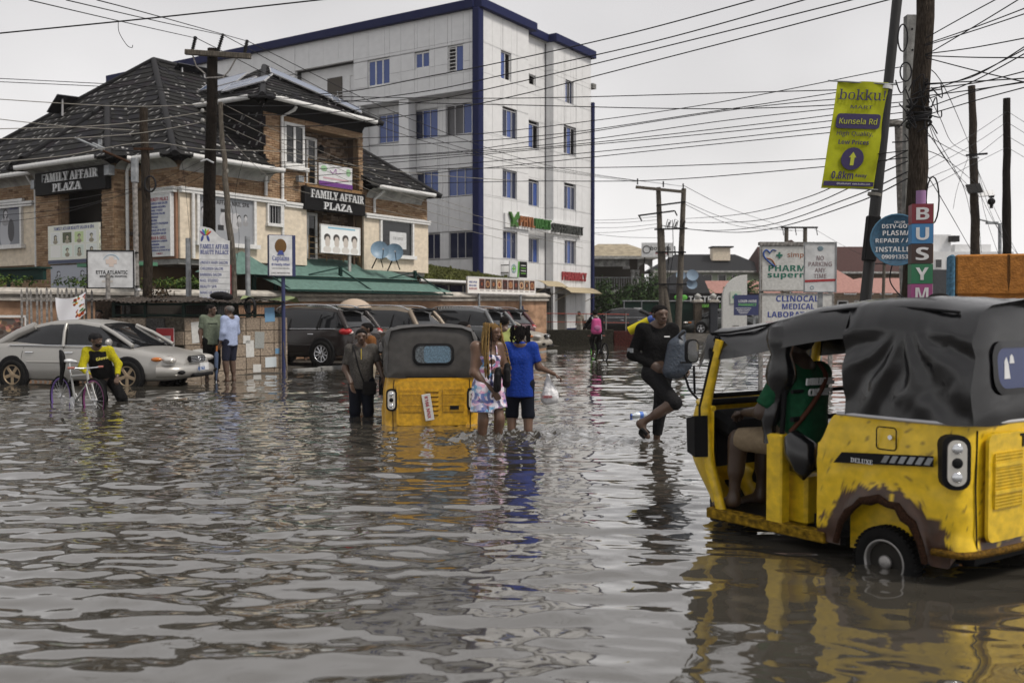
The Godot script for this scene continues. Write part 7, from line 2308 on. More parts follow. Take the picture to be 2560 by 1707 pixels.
		if suv:
			part(o, "tail_lens", Geo.new().ell(Vector3(s * 0.72, 0.95, 2.15), Vector3(0.1, 0.045, 0.1), Basis(Vector3(0, 0, 1), -s * 0.25), 10, 6), mat(0.6, 0.5, 0.48, 0.1))
			part(o, "roof_rail", Geo.new().tube(curve([[s * 0.6, 1.58, -0.5], [s * 0.6, 1.71, -0.2], [s * 0.6, 1.73, 0.6], [s * 0.59, 1.7, 1.3], [s * 0.58, 1.58, 1.65]], 4), 0.02, 6), M.chrome)
	if suv:
		part(o, "spoiler", Geo.new().box(Vector3(0, 1.6, 1.86), Vector3(1.15, 0.05, 0.3), Basis(Vector3.RIGHT, 0.15), 0.02), opt.get("spoiler", M.black))
		part(o, "rear_bumper", Geo.new().box(Vector3(0, 0.5, 2.12), Vector3(1.5, 0.26, 0.2), Basis.IDENTITY, 0.06), M.black)
		part(o, "tailgate_seam", Geo.new().box(Vector3(0, 0.78, 2.245), Vector3(1.2, 0.012, 0.02)), M.black)
	# nose
	var fz := z0
	part(o, "grille", Geo.new().box(Vector3(0, 0.66 if not suv else 0.8, fz - 0.01), Vector3(0.62, 0.14, 0.1), Basis.IDENTITY, 0.03), M.black)
	for k in 4:
		part(o, "grille_bar", Geo.new().box(Vector3(0, (0.61 if not suv else 0.75) + 0.033 * k, fz - 0.064), Vector3(0.6, 0.01, 0.012)), M.chrome)
	part(o, "badge", Geo.new().lathe([[0.05, 0.0], [0.05, 0.015], [0.035, 0.016], [0.035, 0.0]], 14, Vector3(0, 0.67 if not suv else 0.81, fz - 0.07), Basis(Vector3.RIGHT, -PI / 2)), M.chrome)
	part(o, "front_bumper", Geo.new().tube(curve([[-0.84, 0.42, fz + 0.42], [-0.62, 0.42, fz + 0.06], [0, 0.42, fz - 0.06], [0.62, 0.42, fz + 0.06], [0.84, 0.42, fz + 0.42]], 5), 0.13, 10), paint)
	part(o, "air_intake", Geo.new().box(Vector3(0, 0.33, fz - 0.14), Vector3(0.8, 0.07, 0.12), Basis.IDENTITY, 0.02), M.black)
	for s in [-1.0, 1.0]:
		part(o, "fog_lamp_recess", Geo.new().ell(Vector3(s * 0.62, 0.4, fz + 0.0), Vector3(0.15, 0.05, 0.1), Basis(Vector3.UP, s * 0.6)), M.black)
	var pl: Node = null if not opt.has("plate") else part(o, "number_plate", Geo.new().box(Vector3(0.0, 0.5, fz - 0.19), Vector3(0.34, 0.16, 0.015)), M.sign_white)
	if pl:
		text(pl, opt.plate, Vector3.ZERO, 0.07, flat(0.03, 0.1, 0.3), 0.27, "bold").transform = Transform3D(Basis(Vector3.UP, PI), Vector3(0, 0.5, fz - 0.2)) * Transform3D(Basis.IDENTITY, Vector3(-0.135, -0.035, 0))
	if kind == "sedan":
		part(o, "wiper", Geo.new().bar(Vector3(-0.55, 0.96, -1.42), Vector3(0.05, 1.02, -1.3), 0.012, 5).bar(Vector3(0.1, 0.96, -1.42), Vector3(0.62, 1.02, -1.28), 0.012, 5), M.black)
	return o

# ---------------------------------------------------------------- three-wheelers
var rustn := FastNoiseLite.new()

func plan_path(n: int) -> PackedVector3Array:
	return curve([[-0.62, 0, -0.46], [-0.64, 0, -0.2], [-0.655, 0, 0.1], [-0.645, 0, 0.38], [-0.6, 0, 0.49], [-0.45, 0, 0.53], [0, 0, 0.55], [0.45, 0, 0.53], [0.6, 0, 0.49], [0.645, 0, 0.38], [0.655, 0, 0.1], [0.64, 0, -0.2], [0.62, 0, -0.46]], n)

func tricycle(called: String, label: String, at: Vector3, turn: float, near: bool) -> Node3D:
	var o := thing(called, label, "tricycle", at, turn)
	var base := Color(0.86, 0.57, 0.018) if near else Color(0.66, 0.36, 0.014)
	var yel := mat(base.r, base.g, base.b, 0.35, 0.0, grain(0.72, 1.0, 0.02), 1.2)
	var yv := tinted(0.36, grain(0.8, 1.0, 0.015), 1.5)
	var vin: StandardMaterial3D = mat(0.006, 0.006, 0.007, 0.2) if near else mat(0.05, 0.046, 0.042, 0.45, 0.0, grain(0.7, 1.0, 0.012), 1.0)
	if near:
		vin.metallic_specular = 0.55
	rustn.seed = 4 if near else 8
	rustn.frequency = 5.0
	rustn.fractal_octaves = 5
	# shell round the engine bay and rear wheels
	var path := plan_path(14)
	var g := Geo.new()
	var rows := []
	var cols := []
	var nr := 34
	for r in nr + 1:
		var v := float(r) / nr
		var row := PackedVector3Array()
		for p in path:
			var bot := 0.25
			var d := Vector2(p.z - 0.02, 0.0)
			var arch := 0.0
			if absf(d.x) < 0.3 and absf(p.x) > 0.5:
				bot = maxf(bot, 0.2 + sqrt(0.09 - d.x * d.x) * 1.25)
			var front := smoothstep(-0.3, -0.46, p.z)
			var top := lerpf(1.05, 0.86, front * front)
			if p.z > 0.4:
				bot = lerpf(0.25, 0.36, smoothstep(0.4, 0.5, p.z))
			var y := lerpf(bot, top, v)
			var tuck := 1.0 - 0.05 * smoothstep(0.8, 1.05, y) - 0.03 * smoothstep(0.4, 0.25, y)
			var dent := rustn.get_noise_3d(p.x * 0.5, y * 0.7, p.z * 0.7) * (0.016 if near else 0.008)
			var flare := 0.02 * smoothstep(0.12, 0.0, y - bot) * (1.0 if bot > 0.26 else 0.0)
			row.append(Vector3((p.x + signf(p.x) * flare) * (tuck + dent), y, p.z * (1.0 + dent * 0.5) + (0.02 * smoothstep(0.45, 0.33, y) if p.z > 0.4 else 0.0)))
		rows.append(row)
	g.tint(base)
	g.grid(rows)
	for k in g.v.size():
		var p := g.v[k]
		var edge := 0.0
		var dz := Vector2(p.z - 0.02, p.y - 0.2).length()
		if absf(p.x) > 0.5 and near:
			edge = smoothstep(0.56, 0.38, dz)
			edge = maxf(edge, smoothstep(0.42, 0.28, p.y) * 0.8)
		elif near:
			edge = smoothstep(0.52, 0.36, p.y) * 0.95
		edge = maxf(edge, smoothstep(1.0, 1.06, p.y) * 0.35)
		var nz := rustn.get_noise_3d(p.x * 1.7, p.y * 1.7, p.z * 1.7)
		var q := smoothstep(0.52, 0.6, edge + nz * 0.75)
		var spot := smoothstep(0.4, 0.46, rustn.get_noise_3d(p.x * 5.0 + 9.0, p.y * 5.0, p.z * 5.0)) * 0.7
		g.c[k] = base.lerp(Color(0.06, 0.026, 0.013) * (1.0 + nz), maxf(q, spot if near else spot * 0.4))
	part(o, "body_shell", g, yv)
	# bumper lip and belt rail
	var lip := PackedVector3Array()
	var rail := PackedVector3Array()
	for p in path:
		if p.z > 0.33:
			lip.append(Vector3(p.x * 1.01, 0.34, p.z + 0.02))
		if p.z > -0.34:
			rail.append(Vector3(p.x * 0.955, 1.055, p.z * 0.99))
	part(o, "bumper_lip", Geo.new().tube(lip, 0.022 if near else 0.03, 6), mat(0.3, 0.16, 0.02, 0.7, 0.0, grain(0.15, 1.0, 0.03), 2.5) if near else yel)
	for s in [-1.0, 1.0]:
		part(o, "corner_seam", Geo.new().tube(vs([[s * 0.525, 0.37, 0.535], [s * 0.53, 0.7, 0.527], [s * 0.51, 1.02, 0.522]]), 0.005, 5), M.black)
	part(o, "belt_rail", Geo.new().tube(rail, 0.012, 6), M.alu if near else M.black)
	# engine cover
	var cf := Transform3D(Basis.IDENTITY, Vector3(0, 0.7, 0.553))
	var cover := part(o, "engine_cover", Geo.new().prism(rounded(0.96, 0.6, 0.05), 0.0, 0.02), yel, cf)
	for s in [-1.0, 1.0]:
		var fr := Geo.new()
		fr.prism(rounded(0.3, 0.32, 0.03), 0.02, 0.026)
		part(cover, "grille_panel", fr, yel, Transform3D(Basis.IDENTITY, Vector3(s * 0.29, 0.04, 0)))
		var ms := Geo.new()
		for k in 17:
			ms.box(Vector3(s * 0.29, -0.105 + 0.018 * k, 0.03), Vector3(0.29, 0.0075, 0.006))
		for k in 16:
			ms.box(Vector3(s * 0.29 - 0.14 + 0.0185 * k, 0.04, 0.0305), Vector3(0.0075, 0.31, 0.006))
		part(cover, "grille_mesh", ms, yel)
		part(cover, "grille_bar", Geo.new().box(Vector3(s * 0.29, 0.13, 0.032), Vector3(0.3, 0.022, 0.012)).box(Vector3(s * 0.29, -0.02, 0.032), Vector3(0.3, 0.02, 0.012)), yel)
	for k in 6:
		part(cover, "louvre", Geo.new().prism(rounded(0.18, 0.03, 0.014), 0.018, 0.036), yel, Transform3D(Basis.IDENTITY, Vector3(0, 0.17 - 0.062 * k, 0)))
		part(cover, "louvre_slot", Geo.new().box(Vector3(0, 0.148 - 0.062 * k, 0.022), Vector3(0.17, 0.01, 0.006)), M.black)
	if near:
		text(cover, "TVS", Vector3(-0.06, 0.25, 0.022), 0.075, M.black, 0.2, "bold")
	else:
		part(cover, "number_plate", Geo.new().box(Vector3(-0.06, -0.05, 0.05), Vector3(0.12, 0.36, 0.012), Basis(Vector3(0, 0, 1), 0.16), 0.004), M.sign_dirty)
		text(cover, "K166 NNX", Vector3(-0.06, -0.05, 0.058), 0.045, mr_plate(), 0.3, "bold", 0.003, "plate_lettering", Basis(Vector3(0, 0, 1), 0.16 - PI / 2))
		part(cover, "badge", Geo.new().box(Vector3(0.3, -0.06, 0.034), Vector3(0.12, 0.05, 0.008)), M.black)
	# tail lights
	for s in [-1.0, 1.0]:
		var lf := Transform3D(Basis(Vector3.UP, s * (0.75 if near else 0.25)), Vector3(s * (0.605 if near else 0.53), 0.85 if near else 0.75, 0.44 if near else 0.5))
		var tl := part(o, "tail_light", Geo.new().prism(rounded(0.15, 0.3, 0.06), -0.06, 0.06), M.black, lf)
		part(tl, "lens", Geo.new().prism(rounded(0.1, 0.25, 0.045), 0.06, 0.075), mat(0.5, 0.48, 0.44, 0.12, 0.2))
		for k in 3:
			part(tl, "reflector", Geo.new().ell(Vector3(0, -0.078 + 0.078 * k, 0.074), Vector3(0.03, 0.03, 0.012)), M.chrome if k != 1 else M.black)
	# vinyl hood: closed part behind, open roof in front
	var section := func(z: float, open: bool) -> PackedVector3Array:
		var sc := 1.0
		if z > 0.4:
			sc = lerpf(1.0, 0.93, pow((z - 0.4) / 0.14, 2.0))
		var crown := lerpf(1.58, 1.76, smoothstep(-1.5, -0.1, z)) - 0.03 * smoothstep(0.1, 0.5, z)
		var w := lerpf(0.54, 0.625, smoothstep(-1.5, -0.6, z)) * sc
		var side := crown - 0.17
		var pts := []
		if open:
			pts = [[-w - 0.01, side - 0.07], [-w, side], [-w * 0.93, crown - 0.07], [-w * 0.7, crown - 0.02], [-w * 0.35, crown], [0, crown + 0.01], [w * 0.35, crown], [w * 0.7, crown - 0.02], [w * 0.93, crown - 0.07], [w, side], [w + 0.01, side - 0.07]]
		else:
			for k in 17:
				var y := lerpf(1.05, side, k / 16.0)
				pts.append([-w - 0.012 * sin(PI * k / 16.0), y])
			pts += [[-w * 0.93, crown - 0.06], [-w * 0.7, crown - 0.015], [-w * 0.35, crown], [0, crown + 0.01], [w * 0.35, crown], [w * 0.7, crown - 0.015], [w * 0.93, crown - 0.06]]
			for k in 17:
				var y := lerpf(side, 1.05, k / 16.0)
				pts.append([w + 0.012 * sin(PI * k / 16.0), y])
		var row := PackedVector3Array()
		for p in pts:
			var wr: float = 0.03 * rustn.get_noise_3d(p[0] * 0.3, (p[1] - z * 0.8) * 0.28, z * 0.12 + 5.0) + 0.012 * sin((z * 0.9 + p[1]) * 12.0) * rustn.get_noise_3d(p[0] * 0.3, p[1] * 0.2, z * 0.2)
			if not open and absf(p[0]) > w * 0.95:
				# diagonal pull folds on the sides
				var ct := Vector2(z - 0.12, p[1] - 1.66)
				wr += (0.02 if near else 0.008) * sin(ct.angle() * 13.0 + rustn.get_noise_2d(z * 0.25, p[1] * 0.25) * 4.0) * smoothstep(0.05, 0.35, ct.length()) * smoothstep(1.04, 1.16, p[1])
			row.append(Vector3(p[0] + signf(p[0]) * wr, p[1] + (wr * 0.8 if p[1] > 1.5 else 0.0), z))
		return row
	var hood := Geo.new()
	rows = []
	for k in 45:
		rows.append(section.call(lerpf(-0.26, 0.54, k / 44.0), false))
	hood.grid(rows)
	# slack rear sheet
	var last: PackedVector3Array = rows[-1]
	for k in range(1, 8):
		last.append(Vector3(lerpf(last[40].x, last[0].x, k / 8.0), 1.04, 0.54))
	var rsh := []
	for k in 9:
		var row := PackedVector3Array()
		for p in last:
			var c := Vector3(0, 1.36, 0.545 + 0.02)
			var q := p.lerp(c, k / 8.0 * 0.98)
			q.z = lerpf(p.z, 0.565, smoothstep(0.0, 0.25, k / 8.0)) - (q.y - 1.05) * 0.09 + 0.008 * rustn.get_noise_2d(q.x * 0.7, q.y * 0.7)
			row.append(q)
		rsh.append(row)
	hood.grid(rsh, true)
	# flared front edge that runs down to the belt
	part(o, "vinyl_hood", hood, vin)
	var roof := Geo.new()
	rows = []
	for k in 26:
		rows.append(section.call(lerpf(-1.5, -0.25, k / 25.0), true))
	roof.grid(rows)
	var fr0: PackedVector3Array = rows[0]
	var vis := PackedVector3Array()
	for p in fr0:
		vis.append(Vector3(p.x * 0.98, p.y - 0.08, -1.56))
	roof.grid([vis, fr0])
	part(o, "roof_sheet", roof, vin)
	var seam := Geo.new()
	for s in [-1.0, 1.0]:
		var sp := PackedVector3Array()
		for k in 12:
			var z := lerpf(-1.48, 0.45, k / 11.0)
			sp.append(Vector3(s * lerpf(0.5, 0.575, smoothstep(-1.5, -0.6, z)), lerpf(1.525, 1.7, smoothstep(-1.5, -0.1, z)) - 0.03 * smoothstep(0.1, 0.5, z), z))
		seam.tube(sp, 0.009, 5)
	part(o, "piping", seam, M.black)
	# rear window of clear plastic
	var wf := Transform3D(Basis(Vector3.RIGHT, -0.09), Vector3(0.02, 1.36, 0.548))
	var rim := Geo.new()
	var ww := 0.3 if near else 0.0
	var op := rounded(0.56 + ww, 0.3, 0.1, 6)
	var ip := rounded(0.49 + ww, 0.23, 0.08, 6)
	for k in op.size():
		var k2 := (k + 1) % op.size()
		rim.quad(Vector3(op[k].x, op[k].y, 0.004), Vector3(op[k2].x, op[k2].y, 0.004), Vector3(ip[k2].x, ip[k2].y, 0.012), Vector3(ip[k].x, ip[k].y, 0.012))
	part(o, "window_border", rim, M.black if not near else vin, wf)
	part(o, "rear_window", Geo.new().prism(rounded(0.52 + ww, 0.26, 0.09, 6), 0.002, 0.006), mat(0.022, 0.035, 0.11, 0.2) if near else mat(0.12, 0.15, 0.17, 0.15, 0.0, grain(0.3, 1.0, 0.02), 2.5), wf)
	if near:
		for q in [[-0.3, 0.0, 0.06, 0.12], [-0.24, 0.05, 0.05, 0.05], [0.02, -0.08, 0.22, 0.08], [0.12, 0.03, 0.05, 0.1]]:
			part(o, "peeled_patch", Geo.new().prism(v2([[-q[2] * 0.5, -q[3] * 0.5], [q[2] * 0.5, -q[3] * 0.5], [q[2] * 0.35, q[3] * 0.2], [q[2] * 0.1, q[3] * 0.5], [-q[2] * 0.3, q[3] * 0.3]]), 0.006, 0.009), M.sign_white, wf * Transform3D(Basis.IDENTITY, Vector3(q[0], q[1], 0)))
	else:
		part(o, "blue_sticker", Geo.new().prism(rounded(0.36, 0.24, 0.06, 5), 0.006, 0.0085), mat(0.14, 0.24, 0.33, 0.3, 0.0, grain(0.5, 1.0, 0.02), 3.0), wf * Transform3D(Basis.IDENTITY, Vector3(0.05, 0, 0)))
	# front: nose, pillars, glass
	rows = []
	for r in 13:
		var v := r / 12.0
		var y := lerpf(0.28, 1.0, v)
		var row := PackedVector3Array()
		for k in 21:
			var a := PI * k / 20.0
			var wd := lerpf(0.46, 0.57, smoothstep(0.0, 0.6, v))
			row.append(Vector3(wd * cos(a), y, -1.38 - lerpf(0.3, 0.52, sin(v * PI * 0.8)) * pow(sin(a), 0.8)))
		rows.append(row)
	part(o, "nose", Geo.new().grid(rows), yel)
	part(o, "cowl", Geo.new().tube(curve([[0.57, 1.0, -1.38], [0.42, 1.02, -1.68], [0, 1.03, -1.8], [-0.42, 1.02, -1.68], [-0.57, 1.0, -1.38]], 6), 0.018, 8), yel)
	for s in [-1.0, 1.0]:
		part(o, "windscreen_pillar", Geo.new().tube(vs([[s * 0.57, 0.28, -1.3], [s * 0.58, 0.62, -1.42], [s * 0.575, 1.0, -1.46], [s * 0.535, 1.48, -1.36]]), [0.035, 0.04, 0.04, 0.032], 8), yel)
		part(o, "pillar_guard", Geo.new().tube(vs([[s * 0.6, 0.84, -1.48], [s * 0.598, 1.0, -1.48], [s * 0.565, 1.4, -1.39]]), 0.018, 6), M.black)
		# door post and partition
		part(o, "door_post", Geo.new().box(Vector3(s * 0.57, 0.57, -0.81), Vector3(0.09, 0.62, 0.13), Basis.IDENTITY, 0.01), yel)
		part(o, "floor_sill", Geo.new().box(Vector3(s * 0.58, 0.27, -0.9), Vector3(0.09, 0.07, 1.0), Basis.IDENTITY, 0.006), mat(0.5, 0.3, 0.02, 0.6, 0.0, grain(0.2, 1.0, 0.02), 2.0) if near else yel)
		part(o, "roof_post", Geo.new().bar(Vector3(s * 0.57, 0.86, -0.78), Vector3(s * 0.56, 1.55, -0.74), 0.018, 6), M.black)
	part(o, "windscreen", Geo.new().quadp(Vector3(-0.545, 1.04, -1.5), Vector3(0.545, 1.04, -1.5), Vector3(0.51, 1.47, -1.4), Vector3(-0.51, 1.47, -1.4)), glass(0.75, 0.85, 0.8, 0.12))
	part(o, "wiper_bar", Geo.new().bar(Vector3(-0.55, 1.08, -1.47), Vector3(0.55, 1.08, -1.47), 0.018, 6).bar(Vector3(-0.56, 1.03, -1.49), Vector3(0.56, 1.03, -1.49), 0.025, 6), M.black)
	part(o, "windscreen_header", Geo.new().bar(Vector3(-0.53, 1.48, -1.4), Vector3(0.53, 1.48, -1.4), 0.03, 6), M.black)
	if near:
		for c in [[[-0.42, 1.06, -1.495], [-0.25, 1.22, -1.455], [-0.05, 1.4, -1.415], [0.0, 1.46, -1.4]], [[-0.35, 1.12, -1.48], [-0.1, 1.22, -1.455], [0.12, 1.4, -1.415]]]:
			part(o, "glass_crack", Geo.new().tube(curve(c, 4), 0.0025, 4), M.sign_white)
	# interior
	part(o, "floor", Geo.new().box(Vector3(0, 0.26, -0.85), Vector3(1.1, 0.05, 1.1)), M.black)
	part(o, "bench_seat", Geo.new().box(Vector3(0, 0.6, 0.0), Vector3(1.08, 0.14, 0.5), Basis.IDENTITY, 0.04), M.black)
	part(o, "seat_base", Geo.new().box(Vector3(0, 0.38, -0.06), Vector3(1.08, 0.3, 0.42)), yel)
	part(o, "bench_back", Geo.new().box(Vector3(0, 0.9, 0.28), Vector3(1.08, 0.55, 0.1), Basis(Vector3.RIGHT, 0.1), 0.04), M.black)
	part(o, "driver_seat", Geo.new().box(Vector3(0, 0.68, -0.86), Vector3(0.8, 0.12, 0.34), Basis.IDENTITY, 0.04), M.black)
	part(o, "seat_box", Geo.new().box(Vector3(0, 0.45, -0.8), Vector3(0.94, 0.34, 0.28), Basis.IDENTITY, 0.02), yel)
	part(o, "partition_bar", Geo.new().bar(Vector3(-0.57, 0.98, -0.7), Vector3(0.57, 0.98, -0.7), 0.018, 6).bar(Vector3(-0.57, 1.16, -0.7), Vector3(0.57, 1.16, -0.7), 0.014, 6).bar(Vector3(-0.57, 0.86, -0.72), Vector3(-0.3, 0.86, -0.72), 0.02, 6), M.black)
	part(o, "dashboard", Geo.new().box(Vector3(0, 0.88, -1.42), Vector3(0.95, 0.14, 0.26), Basis(Vector3.RIGHT, 0.35), 0.04).box(Vector3(0, 0.72, -1.5), Vector3(0.9, 0.3, 0.08)), M.black)
	part(o, "handlebar", Geo.new().tube(vs([[-0.36, 0.98, -1.16], [-0.12, 0.95, -1.28], [0.12, 0.95, -1.28], [0.36, 0.98, -1.16]]), 0.022, 8).bar(Vector3(0, 0.95, -1.28), Vector3(0, 0.4, -1.5), 0.04, 8), M.black)
	part(o, "side_lamp_box", Geo.new().prism(v2([[-0.09, 0.66], [0.05, 0.68], [0.07, 0.92], [-0.08, 0.95]]), -0.05, 0.05), M.black, Transform3D(Basis(Vector3.UP, PI / 2 - 0.4), Vector3(-0.62, 0.0, -1.5)))
	# rolled side curtain tied to the post
	var rc := PackedVector3Array()
	var rad := []
	for k in 15:
		var v := k / 14.0
		rc.append(Vector3(-0.56 - 0.02 * sin(v * 9.0), lerpf(1.56, 0.82, v), -0.86 + 0.03 * sin(v * 6.0) + 0.06 * (1.0 - v)))
		rad.append(0.05 + 0.035 * (1.0 - v) + 0.014 * sin(v * 19.0) + 0.02 * smoothstep(0.6, 0.5, absf(v - 0.45) * 3.0))
	part(o, "rolled_curtain", Geo.new().tube(rc, rad, 12), vin)
	if near:
		part(o, "curtain_end", Geo.new().tube(vs([[-0.57, 0.87, -0.7], [-0.58, 0.8, -0.62], [-0.57, 0.68, -0.6], [-0.55, 0.6, -0.62]]), [0.06, 0.11, 0.08, 0.01], 10), vin)
	# mirrors
	for s in [-1.0, 1.0]:
		part(o, "mirror_arm", Geo.new().tube(vs([[s * 0.57, 1.1, -1.47], [s * 0.64, 1.1, -1.5], [s * 0.65, 1.3, -1.5]]), 0.009, 6), M.black)
		var mi := part(o, "mirror", Geo.new().prism(rounded(0.1, 0.17, 0.04), -0.03, 0.0), M.black, Transform3D(Basis(Vector3.UP, 0.2 * s), Vector3(s * 0.66, 1.4, -1.5)))
		part(mi, "mirror_glass", Geo.new().prism(rounded(0.085, 0.15, 0.035), 0.0, 0.003), M.chrome)
	# decals and flap of the near side
	if near:
		var sd := Transform3D(Basis(Vector3.UP, -PI / 2), Vector3(-0.668, 0, 0))
		var dec := part(o, "stripe_decal", Geo.new().prism(v2([[-0.3, 0.76], [0.36, 0.815], [0.36, 0.875], [-0.24, 0.83]]), 0.0, 0.004), M.black, sd)
		for k in 6:
			part(dec, "stripe_slash", Geo.new().prism(v2([[0.03 + 0.055 * k, 0.8 + 0.004 * k], [0.065 + 0.055 * k, 0.802 + 0.004 * k], [0.09 + 0.055 * k, 0.845 + 0.004 * k], [0.055 + 0.055 * k, 0.843 + 0.004 * k]]), 0.004, 0.006), M.galv)
		text(dec, "DELUXE", Vector3(-0.1, 0.792, 0.005), 0.026, M.sign_white, 0.15, "serif bold", 0.002)
		var fl := Geo.new()
		var rp := PackedVector3Array()
		for p in rounded(0.13, 0.13, 0.02):
			rp.append(Vector3(p.x + 0.05, p.y + 0.94, 0.006))
		rp.append(rp[0])
		fl.tube(rp, 0.004, 5, false)
		part(o, "fuel_flap", fl, M.black, Transform3D(Basis(Vector3.UP, -PI / 2), Vector3(-0.645, 0, 0)))
		part(o, "fuel_lock", Geo.new().bar(Vector3(-0.645, 0.95, 0.08), Vector3(-0.662, 0.95, 0.08), 0.014, 10), M.chrome)
		# crumpled rusty wheel-arch lip
		var al := PackedVector3Array()
		for k in 15:
			var a := PI * (0.05 + 0.9 * k / 14.0)
			al.append(Vector3(-0.675 + 0.008 * sin(k * 2.3), 0.22 + 0.36 * sin(a) + 0.01 * sin(k * 3.0), 0.02 - 0.3 * cos(a)))
		part(o, "arch_lip", Geo.new().tube(al, [0.02, 0.018, 0.02, 0.026, 0.018, 0.022, 0.03, 0.026, 0.02, 0.026, 0.03, 0.028, 0.022, 0.02, 0.02], 7), mat(0.07, 0.032, 0.018, 0.85, 0.0, grain(0.3, 1.0, 0.03), 4.0))
	# wheels
	for s in [-1.0, 1.0]:
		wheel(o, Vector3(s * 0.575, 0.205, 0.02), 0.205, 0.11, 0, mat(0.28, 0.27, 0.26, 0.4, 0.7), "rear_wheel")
		var tr := Geo.new()
		for k in 44:
			var a := TAU * k / 44.0
			for q in [-0.035, 0.0, 0.035]:
				tr.box(Vector3(s * 0.575 + q, 0.205 + 0.207 * sin(a + q), 0.02 + 0.207 * cos(a + q)), Vector3(0.026, 0.012, 0.016), Basis(Vector3.RIGHT, -a + PI / 2))
		part(o, "tread", tr, M.rubber)
		part(o, "wheel_housing", Geo.new().box(Vector3(s * 0.45, 0.42, 0.02), Vector3(0.06, 0.4, 0.66)), M.black)
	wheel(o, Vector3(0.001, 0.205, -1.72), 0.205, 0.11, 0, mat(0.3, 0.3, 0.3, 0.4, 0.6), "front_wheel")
	part(o, "mudguard", Geo.new().tube(curve([[0, 0.3, -1.48], [0, 0.44, -1.6], [0, 0.46, -1.75], [0, 0.36, -1.93]], 5), 0.08, 10), yel)
	part(o, "chassis", Geo.new().box(Vector3(0, 0.3, -0.1), Vector3(0.8, 0.12, 1.1)).box(Vector3(0, 0.42, 0.28), Vector3(0.9, 0.3, 0.4)), M.black)
	return o

func mr_plate() -> Material:
	return flat(0.3, 0.03, 0.05)

func vehicles() -> void:
	tricycle("tricycle", "rusty yellow three-wheeler with a black vinyl roof and driver at the right", Vector3(2.68, -0.16, -6.18), 35.0, true)
	tricycle("tricycle", "yellow three-wheeler seen from behind standing deep in the flood", Vector3(-1.16, -0.4, -14.0), 8.0, false)
	var silver := mat(0.34, 0.33, 0.31, 0.3, 0.4)
	silver.clearcoat_enabled = true
	silver.clearcoat = 0.6
	car("sedan_car", "silver sedan parked at the left behind the bicycle", "sedan", silver, Vector3(-9.12, -0.1, -21.75), -102.0, {"rim": mat(0.3, 0.23, 0.15, 0.5, 0.5), "plate": "AJ 563"})
	var dk := mat(0.022, 0.017, 0.016, 0.18)
	car("suv_car", "dark brown SUV parked nose to the wall behind the blue sign post", "suv", dk, Vector3(-6.08, 0.05, -29.0), 64.0, {"spokes": 10, "rim": M.chrome})
	car("suv_car", "beige SUV parked between the dark brown and the grey SUV", "suv", mat(0.21, 0.17, 0.13, 0.25, 0.3), Vector3(-4.3, 0.05, -31.4), 62.0, {"spokes": 6})
	car("suv_car", "grey SUV with silver roof rails parked right of the beige one", "suv", mat(0.13, 0.135, 0.14, 0.25, 0.4), Vector3(-2.1, 0.05, -34.5), 62.0, {"spokes": 6})
	car("suv_car", "maroon SUV whose roof shows behind the grey SUV", "suv", mat(0.06, 0.012, 0.016, 0.25), Vector3(-1.4, 0.05, -38.6), 62.0)
	car("sedan_car", "cream car with its worn front end facing right by the peach wall", "sedan", mat(0.4, 0.36, 0.3, 0.4, 0.0, grain(0.6, 1.0, 0.02), 1.0), Vector3(-1.1, 0.05, -36.6), -104.0)
	car("sedan_car", "black sedan with chrome window trim parked on the supermarket forecourt", "sedan", mat(0.008, 0.008, 0.009, 0.15), Vector3(6.25, 0.38, -56.5), 84.0)
	car("sedan_car", "dark grey sedan parked in front of the takeaway shop", "sedan", mat(0.05, 0.055, 0.055, 0.25), Vector3(12.6, 0.35, -59.5), 84.0)

